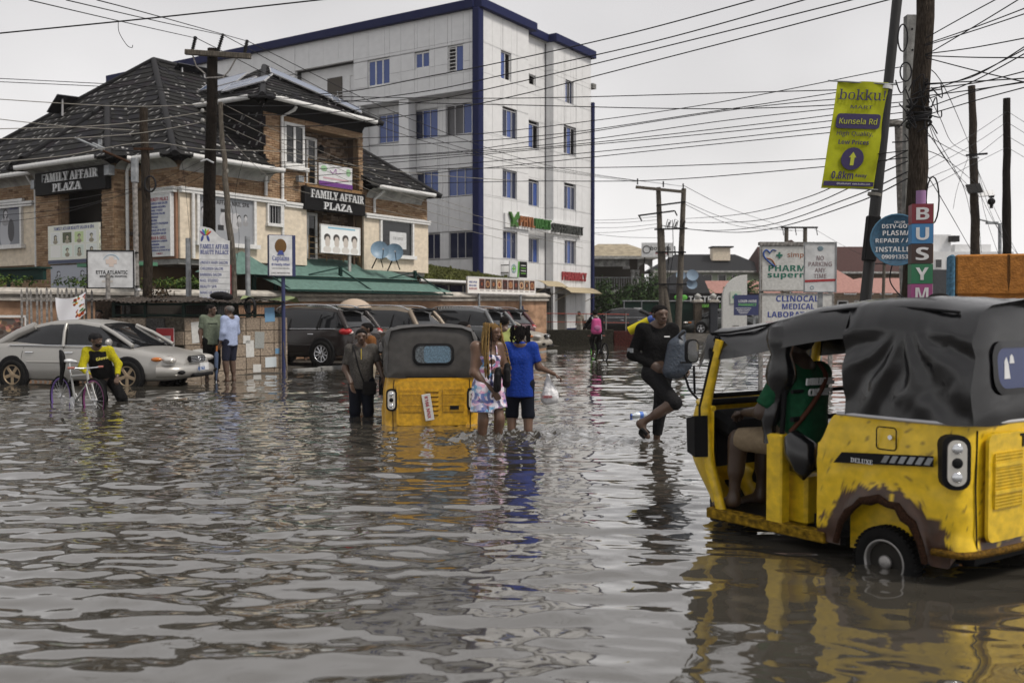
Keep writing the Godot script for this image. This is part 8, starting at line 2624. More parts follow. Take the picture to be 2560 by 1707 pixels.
# ---------------------------------------------------------------- people: smooth fields meshed as surface nets
# a bone is [a, b, radius at a, radius at b, cut] (cut 1: flat at b, 2: flat at a, 3: both); [centre, radii] is an ellipsoid
func nets(g: Geo, prims: Array, cell: float, k: float, clips := []) -> void:
	var lo := Vector3.ONE * 1e9
	var hi := -lo
	var boxes := []
	for p in prims:
		var l: Vector3
		var h: Vector3
		if p.size() == 2:
			l = p[0] - p[1]
			h = p[0] + p[1]
		else:
			l = Vector3(p[0] - Vector3.ONE * p[2]).min(p[1] - Vector3.ONE * p[3])
			h = Vector3(p[0] + Vector3.ONE * p[2]).max(p[1] + Vector3.ONE * p[3])
		var m := Vector3.ONE * (k + cell * 2.5)
		boxes.append([l - m, h + m])
		lo = lo.min(l - m)
		hi = hi.max(h + m)
	var nx := int((hi.x - lo.x) / cell) + 2
	var ny := int((hi.y - lo.y) / cell) + 2
	var nz := int((hi.z - lo.z) / cell) + 2
	var F := PackedFloat32Array()
	F.resize(nx * ny * nz)
	F.fill(9.0)
	for q in prims.size():
		var p: Array = prims[q]
		var i0 := Vector3i(((boxes[q][0] - lo) / cell).floor())
		var i1 := Vector3i(((boxes[q][1] - lo) / cell).ceil())
		var ell: bool = p.size() == 2
		var a: Vector3 = p[0]
		var ba := Vector3.ZERO
		var bb := 1.0
		var ra := 0.0
		var rb := 0.0
		var cut := 0
		var dir := Vector3.ZERO
		var rad := Vector3.ONE
		var rm := 1.0
		if ell:
			rad = p[1]
			rm = minf(rad.x, minf(rad.y, rad.z))
		else:
			ba = p[1] - a
			bb = maxf(ba.length_squared(), 1e-9)
			ra = p[2]
			rb = p[3]
			dir = ba.normalized()
			cut = p[4] if p.size() > 4 else 0
		var bl := sqrt(bb)
		for z in range(maxi(i0.z, 0), mini(i1.z + 1, nz)):
			for y in range(maxi(i0.y, 0), mini(i1.y + 1, ny)):
				var at := (z * ny + y) * nx
				for x in range(maxi(i0.x, 0), mini(i1.x + 1, nx)):
					var v := lo + Vector3(x, y, z) * cell - a
					var d: float
					if ell:
						d = ((v / rad).length() - 1.0) * rm
					else:
						var t := clampf(v.dot(ba) / bb, 0.0, 1.0)
						d = (v - ba * t).length() - lerpf(ra, rb, t)
						if cut & 1:
							d = maxf(d, v.dot(dir) - bl)
						if cut & 2:
							d = maxf(d, -v.dot(dir))
					var f := F[at + x]
					if f > 8.0:
						F[at + x] = d
					else:
						var e := maxf(k - absf(f - d), 0.0)
						F[at + x] = minf(f, d) - e * e * 0.25 / k
	for c in clips:
		for z in nz:
			for y in ny:
				for x in nx:
					var i := (z * ny + y) * nx + x
					if F[i] < 8.0:
						F[i] = maxf(F[i], (lo + Vector3(x, y, z) * cell - c[0]).dot(c[1]))
	var idx := PackedInt32Array()
	idx.resize(nx * ny * nz)
	idx.fill(-1)
	var pos := PackedVector3Array()
	var cells := []
	var off := [0, 1, nx, nx + 1, nx * ny, nx * ny + 1, nx * ny + nx, nx * ny + nx + 1]
	var lim := cell * 2.0
	for z in nz - 1:
		for y in ny - 1:
			var at := (z * ny + y) * nx
			for x in nx - 1:
				var i := at + x
				if absf(F[i]) > lim:
					continue
				var m := 0
				for q in 8:
					if F[i + off[q]] < 0.0:
						m |= 1 << q
				if m == 0 or m == 255:
					continue
				var s := Vector3.ZERO
				var n := 0
				for e in [[0, 1], [2, 3], [4, 5], [6, 7], [0, 2], [1, 3], [4, 6], [5, 7], [0, 4], [1, 5], [2, 6], [3, 7]]:
					var a: int = e[0]
					var b: int = e[1]
					if ((m >> a) & 1) != ((m >> b) & 1):
						var fa := F[i + off[a]]
						var t := fa / (fa - F[i + off[b]])
						var pa := Vector3(a & 1, (a >> 1) & 1, a >> 2)
						s += pa + (Vector3(b & 1, (b >> 1) & 1, b >> 2) - pa) * t
						n += 1
				idx[i] = pos.size()
				pos.append(lo + (Vector3(x, y, z) + s / n) * cell)
				cells.append(i)
	var tris := PackedInt32Array()
	var nrm := PackedVector3Array()
	nrm.resize(pos.size())
	var ax := [[1, nx, nx * ny], [nx, nx * ny, 1], [nx * ny, 1, nx]]
	for i in cells:
		var neg := F[i] < 0.0
		for a in ax:
			if (F[i + a[0]] < 0.0) == neg:
				continue
			var q := [idx[i], idx[i - a[1]], idx[i - a[1] - a[2]], idx[i - a[2]]]
			if q.min() < 0:
				continue
			if not neg:
				q.reverse()
			for t in [[0, 1, 2], [0, 2, 3]]:
				var p0: int = q[t[0]]
				var p1: int = q[t[1]]
				var p2: int = q[t[2]]
				var nn := (pos[p1] - pos[p0]).cross(pos[p2] - pos[p0])
				nrm[p0] += nn
				nrm[p1] += nn
				nrm[p2] += nn
				tris.append_array([p0, p1, p2])
	var k0 := g.v.size()
	for q in pos.size():
		g.put(pos[q], nrm[q])
	for q in range(0, tris.size(), 3):
		g.face(k0 + tris[q], k0 + tris[q + 1], k0 + tris[q + 2])

func hand(w: Vector3, d: Vector3, palm: Vector3, side: float, curl: float) -> Array:
	d = d.normalized()
	palm = (palm - d * palm.dot(d)).normalized()
	var s := d.cross(palm) * side
	var out := []
	for k in 4:
		var r0 := w + d * 0.03 + s * (0.022 - 0.015 * k)
		var r1 := w + d * 0.09 + s * (0.03 - 0.0205 * k)
		out.append([r0, r1, 0.015, 0.0125])
		var ln: float = [0.07, 0.08, 0.073, 0.055][k]
		var d1 := (d + palm * curl * 0.8).normalized()
		var d2 := (d + palm * curl * 2.2 - d * curl * 0.6).normalized()
		var m := r1 + d1 * ln * 0.5
		out.append([r1, m, 0.0105, 0.0095])
		out.append([m, m + d2 * ln * 0.5, 0.0095, 0.0075])
	var t0 := w + d * 0.025 + s * 0.028
	var t1 := t0 + (d * 0.6 + s * 0.7 + palm * 0.35).normalized() * 0.045
	out.append([t0, t1, 0.014, 0.011])
	out.append([t1, t1 + (d + s * 0.15 + palm * (0.2 + curl * 0.5)).normalized() * 0.035, 0.0105, 0.008])
	return out

func mix(a: Vector3, b: Vector3, t: float) -> Vector3:
	return a.lerp(b, t)

# J overrides joints of a figure 1.75 m tall that faces +z; W says what it wears
func person(label: String, at: Vector3, turn: float, tall: float, J: Dictionary, W: Dictionary, fine := 0.017) -> Node3D:
	var o := thing("person", label, "person", at, turn)
	o.scale = Vector3.ONE * (tall / 1.75)
	var j := {"pel": Vector3(0, 0.95, 0), "che": Vector3(0, 1.27, 0), "nec": Vector3(0, 1.46, -0.015), "head": Vector3(0, 1.615, 0.02), "look": Vector3(0, 0, 1), "up": Vector3.UP,
		"sl": Vector3(0.175, 1.435, -0.01), "el": Vector3(0.23, 1.14, -0.03), "wl": Vector3(0.24, 0.9, 0.05), "sr": Vector3(-0.175, 1.435, -0.01), "er": Vector3(-0.23, 1.14, -0.03), "wr": Vector3(-0.24, 0.9, 0.05),
		"hl": Vector3(0.09, 0.93, 0), "kl": Vector3(0.1, 0.5, 0.03), "al": Vector3(0.1, 0.09, -0.02), "tl": Vector3(0.12, 0.03, 0.15), "hr": Vector3(-0.09, 0.93, 0), "kr": Vector3(-0.1, 0.5, 0.03), "ar": Vector3(-0.1, 0.09, -0.02), "tr": Vector3(-0.12, 0.03, 0.15),
		"pl": Vector3(-0.3, 0, 0.2), "pr": Vector3(0.3, 0, 0.2), "cl": 0.35, "cr": 0.35}
	j.merge(J, true)
	var rx: Vector3 = (j.sl - j.sr).normalized()
	var px: Vector3 = (j.hl - j.hr).normalized()
	var skin: Material = W.get("skin", M.skin)
	var g := Geo.new()
	var b := [[mix(j.pel, j.hl, 0.6), j.che + rx * 0.06, 0.115, 0.105], [mix(j.pel, j.hr, 0.6), j.che - rx * 0.06, 0.115, 0.105], [j.che + rx * 0.05, j.sl, 0.1, 0.06], [j.che - rx * 0.05, j.sr, 0.1, 0.06], [j.che, j.nec, 0.1, 0.06], [j.nec, j.head + Vector3(0, -0.06, 0), 0.056, 0.052], [j.nec + Vector3(0, 0.02, -0.01), mix(j.nec, j.sl, 0.75), 0.05, 0.048], [j.nec + Vector3(0, 0.02, -0.01), mix(j.nec, j.sr, 0.75), 0.05, 0.048]]
	for s in ["l", "r"]:
		b.append([j["s" + s], j["e" + s], 0.056, 0.042])
		b.append([j["e" + s], j["w" + s], 0.043, 0.028])
		b.append([j["h" + s], j["k" + s], 0.09, 0.06])
		b.append([j["k" + s], j["a" + s], 0.055, 0.036])
		b.append([mix(j["k" + s], j["a" + s], 0.15), mix(j["k" + s], j["a" + s], 0.5), 0.058, 0.05])
		b.append([j["a" + s], j["t" + s], 0.042, 0.03])
	nets(g, b, fine, 0.05)
	# head
	var H: Vector3 = j.head
	var lk: Vector3 = j.look.normalized()
	var hx: Vector3 = j.up.cross(lk).normalized()
	var hy := lk.cross(hx)
	var B := Basis(hx, hy, lk) * 1.06
	var hb := [[H + B * Vector3(0, 0.03, -0.035), H + B * Vector3(0, 0.03, 0.02), 0.083, 0.078], [H + B * Vector3(0, -0.005, 0.03), H + B * Vector3(0, -0.075, 0.05), 0.06, 0.035], [H + B * Vector3(0.025, -0.02, 0.045), H + B * Vector3(0.02, -0.07, 0.04), 0.035, 0.03], [H + B * Vector3(-0.025, -0.02, 0.045), H + B * Vector3(-0.02, -0.07, 0.04), 0.035, 0.03],
		[H + B * Vector3(0, 0.015, 0.09), H + B * Vector3(0, -0.018, 0.107), 0.009, 0.014], [H + B * Vector3(0.018, -0.022, 0.096), H + B * Vector3(-0.018, -0.022, 0.096), 0.009, 0.009], [H + B * Vector3(0.04, 0.032, 0.08), H + B * Vector3(-0.04, 0.032, 0.08), 0.012, 0.012],
		[H + B * Vector3(0.022, -0.05, 0.083), H + B * Vector3(-0.022, -0.05, 0.083), 0.009, 0.009], [H + B * Vector3(0.08, 0.01, -0.01), H + B * Vector3(0.08, -0.025, -0.005), 0.014, 0.01], [H + B * Vector3(-0.08, 0.01, -0.01), H + B * Vector3(-0.08, -0.025, -0.005), 0.014, 0.01], [j.nec, H + B * Vector3(0, -0.04, -0.01), 0.055, 0.05, 2]]
	nets(g, hb, minf(fine * 0.5, 0.009), 0.018)
	for s in ["l", "r"]:
		if not W.get("no_hands", false):
			nets(g, hand(j["w" + s], j.get("d" + s, j["w" + s] - j["e" + s]), j["p" + s], 1.0 if s == "l" else -1.0, j["c" + s]), 0.0075, 0.008)
	part(o, "body", g, skin)
	for s in [-1.0, 1.0]:
		var e := part(o, "eye", Geo.new().ell(H + B * Vector3(s * 0.03, 0.012, 0.0795), Vector3(0.0115, 0.006, 0.007), B, 8, 6), M.eye_white)
		part(e, "pupil", Geo.new().ell(H + B * Vector3(s * 0.03, 0.012, 0.0865), Vector3(0.006, 0.0065, 0.003), B, 8, 6), M.black)
	part(o, "lips", Geo.new().ell(H + B * Vector3(0, -0.049, 0.088), Vector3(0.025, 0.009, 0.008), B, 10, 6), M.lips)
	# hair
	match W.get("hair", "crop"):
		"crop":
			var hg := Geo.new()
			nets(hg, [[H + B * Vector3(0, 0.033, -0.04), H + B * Vector3(0, 0.036, 0.016), 0.088, 0.083]], 0.01, 0.01, [[H + B * Vector3(0, 0.055, 0.07), B * Vector3(0, -1, 0.75).normalized()]])
			part(o, "hair", hg, M.hair)
		"grey":
			var hg := Geo.new()
			nets(hg, [[H + B * Vector3(0, 0.03, -0.04), H + B * Vector3(0, 0.03, 0.016), 0.085, 0.08]], 0.01, 0.01, [[H + B * Vector3(0, 0.07, 0.06), B * Vector3(0, -1, 0.6).normalized()], [H + B * Vector3(0, 0.085, 0), B * Vector3(0, 1, 0.3).normalized()]])
			part(o, "hair", hg, flat(0.08, 0.075, 0.07))
		"cap":
			var hg := Geo.new()
			nets(hg, [[H + B * Vector3(0, 0.035, -0.04), H + B * Vector3(0, 0.04, 0.016), 0.094, 0.09]], 0.01, 0.01, [[H + B * Vector3(0, 0.035, 0.08), B * Vector3(0, -1, 0.35).normalized()]])
			part(o, "knit_cap", hg, M.black)
			part(o, "beard", Geo.new().ell(H + B * Vector3(0, -0.065, 0.05), Vector3(0.055, 0.045, 0.05), B), M.hair)
		"locks", "braids":
			var long: bool = W.hair == "braids"
			var cap := Geo.new()
			nets(cap, [[H + B * Vector3(0, 0.03, -0.04), H + B * Vector3(0, 0.033, 0.014), 0.087, 0.083]], 0.01, 0.01, [[H + B * Vector3(0, 0.06, 0.075), B * Vector3(0, -1, 0.9).normalized()]])
			var hm: Material = M.blond if long else M.hair
			part(o, "hair", cap, M.hair if not long else mat(0.12, 0.07, 0.025, 0.8))
			for k in (60 if long else 44):
				var a: float = rng.randf_range(-2.0, 2.0)
				var st := H + B * Vector3(sin(a) * 0.08, rng.randf_range(0.05, 0.1), -cos(a) * 0.085)
				var out := B * Vector3(sin(a), 0, -cos(a))
				var ln: float = rng.randf_range(0.45, 0.68) if long else rng.randf_range(0.14, 0.2)
				var pts := []
				for s in 5:
					var t := s / 4.0
					pts.append(st + out * (0.03 + (0.035 if long else 0.012) * sin(t * 2.4)) + Vector3(rng.randfn() * 0.008 + (0.12 * t * t if long and a > 0 else 0.0), -ln * t - (0.0 if s else -0.02), (0.03 * t if long else 0.0)))
				var c := curve(pts, 6)
				var rd := []
				for s in c.size():
					rd.append((0.0085 + 0.0035 * sin(s * 2.6)) if long else 0.009)
				part(o, "braid", Geo.new().tube(c, rd, 6), hm if k % 5 else M.hair)
	# clothes
	if W.has("top"):
		var sl: float = W.get("sleeve", 0.6)
		var hem: Vector3 = mix(j.pel, j.che, W.get("hem", -0.25))
		var t := [[hem + px * 0.05, j.che + rx * 0.062, W.get("hem_r", 0.125), 0.118, 2], [hem - px * 0.05, j.che - rx * 0.062, W.get("hem_r", 0.125), 0.118, 2], [j.che + rx * 0.055, j.sl, 0.112, 0.073], [j.che - rx * 0.055, j.sr, 0.112, 0.073], [j.che, mix(j.che, j.nec, 0.92), 0.11, 0.075, 1], [mix(j.nec, j.sl, 0.2), mix(j.nec, j.sl, 0.8), 0.058, 0.06], [mix(j.nec, j.sr, 0.2), mix(j.nec, j.sr, 0.8), 0.058, 0.06]]
		for s in ["l", "r"]:
			var up: float = minf(sl, 1.0)
			if up > 0.0:
				t.append([j["s" + s], mix(j["s" + s], j["e" + s], up), 0.07, 0.064, 1 if sl < 1.0 else 0])
			if sl > 1.0:
				t.append([j["e" + s], mix(j["e" + s], j["w" + s], sl - 1.0), 0.056, 0.045, 1])
		var tg := Geo.new()
		nets(tg, t, fine, 0.04)
		part(o, W.get("top_name", "shirt"), tg, W.top)
	if W.has("legs"):
		var lg: float = W.get("leg", 2.0)
		var t := [[j.pel + px * 0.05 + Vector3(0, 0.1, 0), mix(j.pel, j.hl, 0.9), 0.118, 0.112, 2], [j.pel - px * 0.05 + Vector3(0, 0.1, 0), mix(j.pel, j.hr, 0.9), 0.118, 0.112, 2]]
		for s in ["l", "r"]:
			var l2: float = W.get("leg_" + s, lg)
			t.append([j["h" + s], mix(j["h" + s], j["k" + s], minf(l2, 1.0)), 0.108, W.get("knee_r", 0.08), 1 if l2 < 1.0 else 0])
			if l2 > 1.0:
				t.append([j["k" + s], mix(j["k" + s], j["a" + s], l2 - 1.0), W.get("knee_r", 0.08), W.get("cuff", 0.065), 1])
		var tg := Geo.new()
		nets(tg, t, fine, 0.035)
		part(o, W.get("legs_name", "trousers"), tg, W.legs)
	return o

func people() -> void:
	M.skin = mat(0.08, 0.045, 0.029, 0.45)
	M.skin_light = mat(0.11, 0.06, 0.038, 0.45)
	M.eye_white = flat(0.3, 0.27, 0.24)
	M.lips = mat(0.075, 0.03, 0.026, 0.5)
	M.hair = mat(0.008, 0.007, 0.007, 0.9)
	M.blond = mat(0.42, 0.27, 0.1, 0.6, 0.0, grain(0.5, 1.0, 0.03), 8.0)
	var denim := mat(0.012, 0.015, 0.025, 0.85, 0.0, grain(0.7, 1.0, 0.03), 3.0)
	var fold := bumps(0.012, 16.0)
	var black_cloth := mat(0.01, 0.01, 0.011, 0.85, 0.0, grain(0.6, 1.0, 0.02), 3.0, fold, 0.6)
	# man in black stepping through the water with a rucksack
	var o := person("man in black sweatshirt wading with one sandalled foot lifted, hugging a rucksack", Vector3(1.73, -0.16, -11.83), 18.0, 1.8, {
		"look": Vector3(-0.02, -0.05, 1), "head": Vector3(0.02, 1.605, 0.03), "sl": Vector3(0.18, 1.44, 0.02), "sr": Vector3(-0.18, 1.44, -0.03),
		"er": Vector3(-0.27, 1.15, -0.1), "wr": Vector3(-0.05, 0.99, 0.15), "dr": Vector3(1, -0.35, 0.25), "pr": Vector3(0.2, 0.3, 0.9), "cr": 0.25,
		"el": Vector3(0.27, 1.16, 0.02), "wl": Vector3(0.25, 0.99, 0.24), "dl": Vector3(-0.15, -0.6, 0.6), "pl": Vector3(-1, 0, 0.1), "cl": 0.7,
		"kl": Vector3(0.02, 0.5, 0.03), "al": Vector3(0.0, 0.09, -0.03), "tl": Vector3(0.02, 0.03, 0.13), "hl": Vector3(0.08, 0.93, 0),
		"hr": Vector3(-0.09, 0.93, 0.02), "kr": Vector3(0.04, 0.62, 0.36), "ar": Vector3(-0.26, 0.37, 0.1), "tr": Vector3(-0.21, 0.23, 0.19)},
		{"top": black_cloth, "sleeve": 1.75, "hem": -0.05, "hem_r": 0.115, "legs": mat(0.022, 0.022, 0.024, 0.85, 0.0, grain(0.6, 1.0, 0.02), 3.0, fold, 0.6), "leg_l": 1.68, "leg_r": 1.12, "knee_r": 0.077, "cuff": 0.056}, 0.014)
	part(o, "chest_print", Geo.new().box(Vector3(0.06, 1.36, 0.122), Vector3(0.07, 0.014, 0.006), Basis(Vector3.RIGHT, -0.2)), M.sign_white)
	part(o, "sleeve_print", Geo.new().box(Vector3(-0.315, 1.2, -0.06), Vector3(0.012, 0.05, 0.09), Basis(Vector3.UP, 0.3)), M.galv)
	var sd := Basis(Vector3(0, 0, 1), -0.85) * Basis(Vector3.UP, 1.1)
	var sn := part(o, "sandal", Geo.new().prism(rounded(0.28, 0.1, 0.045), -0.012, 0.012), M.black, Transform3D(sd * Basis(Vector3.RIGHT, PI / 2), Vector3(-0.24, 0.26, 0.13)))
	part(sn, "strap", Geo.new().tube(vs([[0.04, -0.05, 0.0], [0.05, -0.03, -0.07], [0.05, 0.03, -0.07], [0.04, 0.05, 0.0]]), 0.018, 8), M.black)
	# woman with braids
	var im := pic(128, 128, Color(0.86, 0.84, 0.88))
	for k in 70:
		var c: Color = [Color(0.72, 0.45, 0.6), Color(0.2, 0.32, 0.6), Color(0.35, 0.6, 0.75), Color(0.9, 0.88, 0.92), Color(0.12, 0.13, 0.3), Color(0.85, 0.62, 0.72)][k % 6]
		var x := rng.randf() * 128
		var y := rng.randf() * 128
		var a := rng.randf() * 3.0
		for s in 12:
			disc(im, fposmod(x + cos(a + s * 0.12) * s * 2.2, 128), fposmod(y + sin(a + s * 0.12) * s * 2.2, 128), 4.5, 4.5, c)
	var floral := printed(im)
	floral.uv1_triplanar = true
	floral.uv1_scale = Vector3.ONE * 1.7
	o = person("woman with long blond braids in a floral dress wading and clutching black shoes", Vector3(-0.3, -0.27, -12.34), 28.0, 1.68, {
		"look": Vector3(0.55, -0.12, 1), "head": Vector3(0.04, 1.61, 0.06), "nec": Vector3(0.01, 1.45, 0.02), "che": Vector3(0, 1.26, 0.01),
		"er": Vector3(-0.22, 1.1, 0.02), "wr": Vector3(0.0, 0.86, 0.17), "dr": Vector3(0.5, -0.8, 0.1), "pr": Vector3(0.3, 0, -1),
		"el": Vector3(0.25, 1.14, 0.04), "wl": Vector3(0.1, 1.14, 0.24), "dl": Vector3(-1, -0.1, 0.2), "pl": Vector3(0, 0, -1), "cl": 0.6,
		"kl": Vector3(0.11, 0.5, 0.12), "al": Vector3(0.12, 0.09, -0.02), "kr": Vector3(-0.09, 0.5, 0.05), "ar": Vector3(-0.08, 0.09, -0.06)},
		{"skin": M.skin_light, "hair": "braids"}, 0.014)
	var dg := Geo.new()
	var P := Vector3(0, 0.95, 0)
	nets(dg, [[Vector3(0.055, 1.32, 0.02), Vector3(0.05, 1.12, 0.01), 0.115, 0.105, 2], [Vector3(-0.055, 1.32, 0.02), Vector3(-0.05, 1.12, 0.01), 0.115, 0.105, 2], [Vector3(0.05, 1.12, 0.01), Vector3(0.07, 0.92, 0.0), 0.105, 0.14], [Vector3(-0.05, 1.12, 0.01), Vector3(-0.07, 0.92, 0.0), 0.105, 0.14], [Vector3(0.06, 0.92, 0.0), Vector3(0.09, 0.62, 0.05), 0.14, 0.155, 1], [Vector3(-0.06, 0.92, 0.0), Vector3(-0.1, 0.58, 0.03), 0.14, 0.155, 1]], 0.014, 0.04)
	part(o, "dress", dg, floral)
	for s in [-1.0, 1.0]:
		part(o, "dress_strap", Geo.new().tube(curve([[s * 0.07, 1.33, 0.12], [s * 0.085, 1.44, 0.06], [s * 0.08, 1.42, -0.08]], 5), 0.009, 6), floral)
	# person in blue
	o = person("person in a royal blue polo shirt seen from behind, arm out with a white bag", Vector3(0.106, -0.25, -12.8), 176.0, 1.62, {
		"look": Vector3(0.15, -0.1, 1), "er": Vector3(-0.26, 1.16, 0.0), "wr": Vector3(-0.47, 1.06, 0.08), "dr": Vector3(-0.8, -0.5, 0.1), "pr": Vector3(0.2, -1, 0.0), "cr": 0.6,
		"wl": Vector3(0.2, 0.98, 0.2), "kl": Vector3(0.12, 0.5, 0.06), "al": Vector3(0.12, 0.09, -0.04), "kr": Vector3(-0.11, 0.5, 0.0), "ar": Vector3(-0.12, 0.09, -0.1)},
		{"skin": M.skin_light, "hair": "locks", "top": mat(0.014, 0.05, 0.32, 0.7, 0.0, grain(0.75, 1.0, 0.02), 3.0, fold, 0.5), "sleeve": 0.75, "hem": -0.62, "hem_r": 0.145, "legs": denim, "leg": 1.12, "legs_name": "shorts", "knee_r": 0.088, "cuff": 0.085}, 0.014)
	part(o, "collar", Geo.new().tube(curve([[0.07, 1.47, 0.04], [0.075, 1.49, -0.04], [0.0, 1.5, -0.085], [-0.075, 1.49, -0.04], [-0.07, 1.47, 0.04]], 4), 0.018, 6), mat(0.014, 0.05, 0.32, 0.7))
	# man in grey shirt beside the tricycle
	var grey := mat(0.11, 0.103, 0.095, 0.85, 0.0, grain(0.6, 1.0, 0.02), 3.0, fold, 0.5)
	o = person("man in a dark grey buttoned shirt with a crossbody bag beside the middle tricycle", Vector3(-2.22, -0.4, -14.65), 8.0, 1.7, {
		"look": Vector3(0.05, -0.05, 1), "er": Vector3(-0.25, 1.14, -0.02), "wr": Vector3(-0.16, 0.92, 0.12), "dr": Vector3(0.3, -0.9, 0.3), "pr": Vector3(0.8, 0, 0.7), "cr": 0.15, "el": Vector3(0.26, 1.2, -0.02), "wl": Vector3(0.32, 1.0, 0.08)},
		{"top": grey, "sleeve": 0.8, "hem": -0.35, "hem_r": 0.132, "legs": denim, "leg": 1.9}, 0.015)
	part(o, "placket", Geo.new().box(Vector3(0.0, 1.36, 0.116), Vector3(0.012, 0.16, 0.01), Basis(Vector3.RIGHT, -0.1)), flat(0.4, 0.3, 0.03))
	# courier with the bicycle
	var yl := mat(0.5, 0.44, 0.015, 0.75, 0.0, grain(0.7, 1.0, 0.02), 3.0, fold, 0.5)
	o = person("bearded courier in a black Glovo vest over yellow sleeves pushing a bicycle", Vector3(-6.98, -0.38, -16.95), 28.0, 1.72, {
		"pel": Vector3(0.04, 0.84, -0.12), "hl": Vector3(0.13, 0.82, -0.12), "hr": Vector3(-0.05, 0.82, -0.12), "che": Vector3(-0.06, 1.14, 0.02), "nec": Vector3(-0.1, 1.32, 0.08), "head": Vector3(-0.12, 1.47, 0.14), "look": Vector3(0.75, -0.1, 0.7),
		"sl": Vector3(0.1, 1.29, 0.08), "sr": Vector3(-0.26, 1.28, 0.04), "el": Vector3(0.24, 1.05, 0.14), "wl": Vector3(0.2, 0.83, 0.3), "er": Vector3(-0.34, 1.02, 0.1), "wr": Vector3(-0.22, 0.84, 0.3), "cl": 0.9, "cr": 0.9, "dl": Vector3(-0.2, -0.5, 0.8), "dr": Vector3(0.2, -0.5, 0.8), "pl": Vector3(0, -1, -0.3), "pr": Vector3(0, -1, -0.3),
		"kl": Vector3(0.3, 0.46, 0.02), "al": Vector3(0.42, 0.1, -0.12), "tl": Vector3(0.5, 0.04, 0.0), "kr": Vector3(-0.02, 0.46, 0.08), "ar": Vector3(-0.04, 0.1, -0.02)},
		{"hair": "cap", "top": yl, "sleeve": 1.8, "hem": 0.1, "hem_r": 0.12, "legs": black_cloth, "leg": 1.9, "knee_r": 0.09}, 0.015)
	var vg := Geo.new()
	nets(vg, [[Vector3(0.07, 0.86, -0.1), Vector3(0.0, 1.14, 0.03), 0.14, 0.128, 2], [Vector3(-0.03, 0.86, -0.1), Vector3(-0.12, 1.14, 0.03), 0.14, 0.128, 2], [Vector3(-0.06, 1.12, 0.03), Vector3(0.05, 1.27, 0.08), 0.12, 0.07], [Vector3(-0.08, 1.12, 0.03), Vector3(-0.21, 1.26, 0.06), 0.12, 0.07], [Vector3(-0.06, 1.1, 0.03), Vector3(-0.1, 1.3, 0.07), 0.12, 0.085, 1]], 0.015, 0.04)
	part(o, "vest", vg, black_cloth)
	text(o, "Glovo", Vector3(-0.03, 1.16, 0.168), 0.05, flat(0.45, 0.4, 0.05), 0.19, "bold", 0.01, "vest_print", Basis(Vector3(0, 0, 1), 0.2) * Basis(Vector3.RIGHT, -0.3))
	# two men by the tiled wall
	o = person("man in a sage green T-shirt standing by the tiled wall", Vector3(-6.8, -0.06, -22.5), 30.0, 1.8, {"look": Vector3(0.9, 0, 0.6), "wl": Vector3(0.27, 0.88, 0.03)}, {"top": mat(0.16, 0.19, 0.14, 0.85, 0.0, grain(0.75, 1.0, 0.02), 2.0, fold, 0.4), "sleeve": 0.75, "hem": -0.28, "hem_r": 0.13, "legs": black_cloth, "leg": 1.45, "legs_name": "shorts", "knee_r": 0.09, "cuff": 0.085}, 0.02)
	text(o, "Everwell", Vector3(0.0, 1.32, 0.122), 0.03, M.black, 0.2, "serif bold", 0.01, "shirt_print")
	person("older man in a pale blue striped shirt and dark shorts holding a furled umbrella", Vector3(-6.3, -0.06, -22.2), -120.0, 1.78, {"look": Vector3(0.1, 0, 1), "wr": Vector3(-0.18, 0.95, 0.24), "er": Vector3(-0.24, 1.14, 0.02), "cr": 0.9, "pr": Vector3(0, -1, 0.2)}, {"hair": "grey", "top": mat(0.36, 0.42, 0.6, 0.8, 0.0, grain(0.85, 1.0, 0.02), 2.0, fold, 0.4), "sleeve": 1.7, "hem": -0.3, "hem_r": 0.135, "legs": mat(0.018, 0.02, 0.035, 0.85), "leg": 0.95, "legs_name": "shorts"}, 0.02)
	# driver of the near tricycle
	var F := Vector3(-0.574, 0, -0.819)
	var Lf := Vector3(-0.819, 0, 0.574)
	var grn := mat(0.012, 0.085, 0.038, 0.65, 0.0, grain(0.75, 1.0, 0.02), 2.0, fold, 0.4)
	o = person("driver in a green jersey and khaki shorts sitting in the near tricycle", Vector3(2.68, -0.16, -6.18) + F * 0.8 + Lf * 0.34, 215.0, 1.74, {
		"pel": Vector3(0, 0.83, 0.0), "hl": Vector3(0.1, 0.82, 0.03), "hr": Vector3(-0.1, 0.82, 0.03), "che": Vector3(0, 1.13, -0.01), "nec": Vector3(0, 1.32, 0.02), "head": Vector3(0.0, 1.475, 0.05), "look": Vector3(0.1, -0.05, 1), "sl": Vector3(0.19, 1.27, 0.01), "sr": Vector3(-0.19, 1.27, 0.01),
		"el": Vector3(0.27, 1.02, 0.12), "wl": Vector3(0.16, 0.99, 0.36), "er": Vector3(-0.27, 1.02, 0.12), "wr": Vector3(-0.2, 0.99, 0.36), "cl": 0.9, "cr": 0.9, "pl": Vector3(0, -1, 0), "pr": Vector3(0, -1, 0),
		"kl": Vector3(0.16, 0.8, 0.42), "al": Vector3(0.16, 0.36, 0.46), "tl": Vector3(0.17, 0.31, 0.62), "kr": Vector3(-0.12, 0.8, 0.42), "ar": Vector3(-0.12, 0.36, 0.46), "tr": Vector3(-0.12, 0.31, 0.62)},
		{"skin": mat(0.045, 0.026, 0.017, 0.45), "top": grn, "sleeve": 0.85, "hem": -0.15, "hem_r": 0.14, "legs": mat(0.26, 0.2, 0.13, 0.85, 0.0, grain(0.75, 1.0, 0.02), 2.0, fold, 0.4), "leg": 0.98, "legs_name": "shorts"}, 0.013)
	var rb := Basis(Vector3.UP, PI) * Basis(Vector3.RIGHT, 0.08)
	text(o, "BUILDING", Vector3(0, 1.23, -0.145), 0.045, M.sign_white, 0.28, "bold", 0.012, "jersey_lettering", rb)
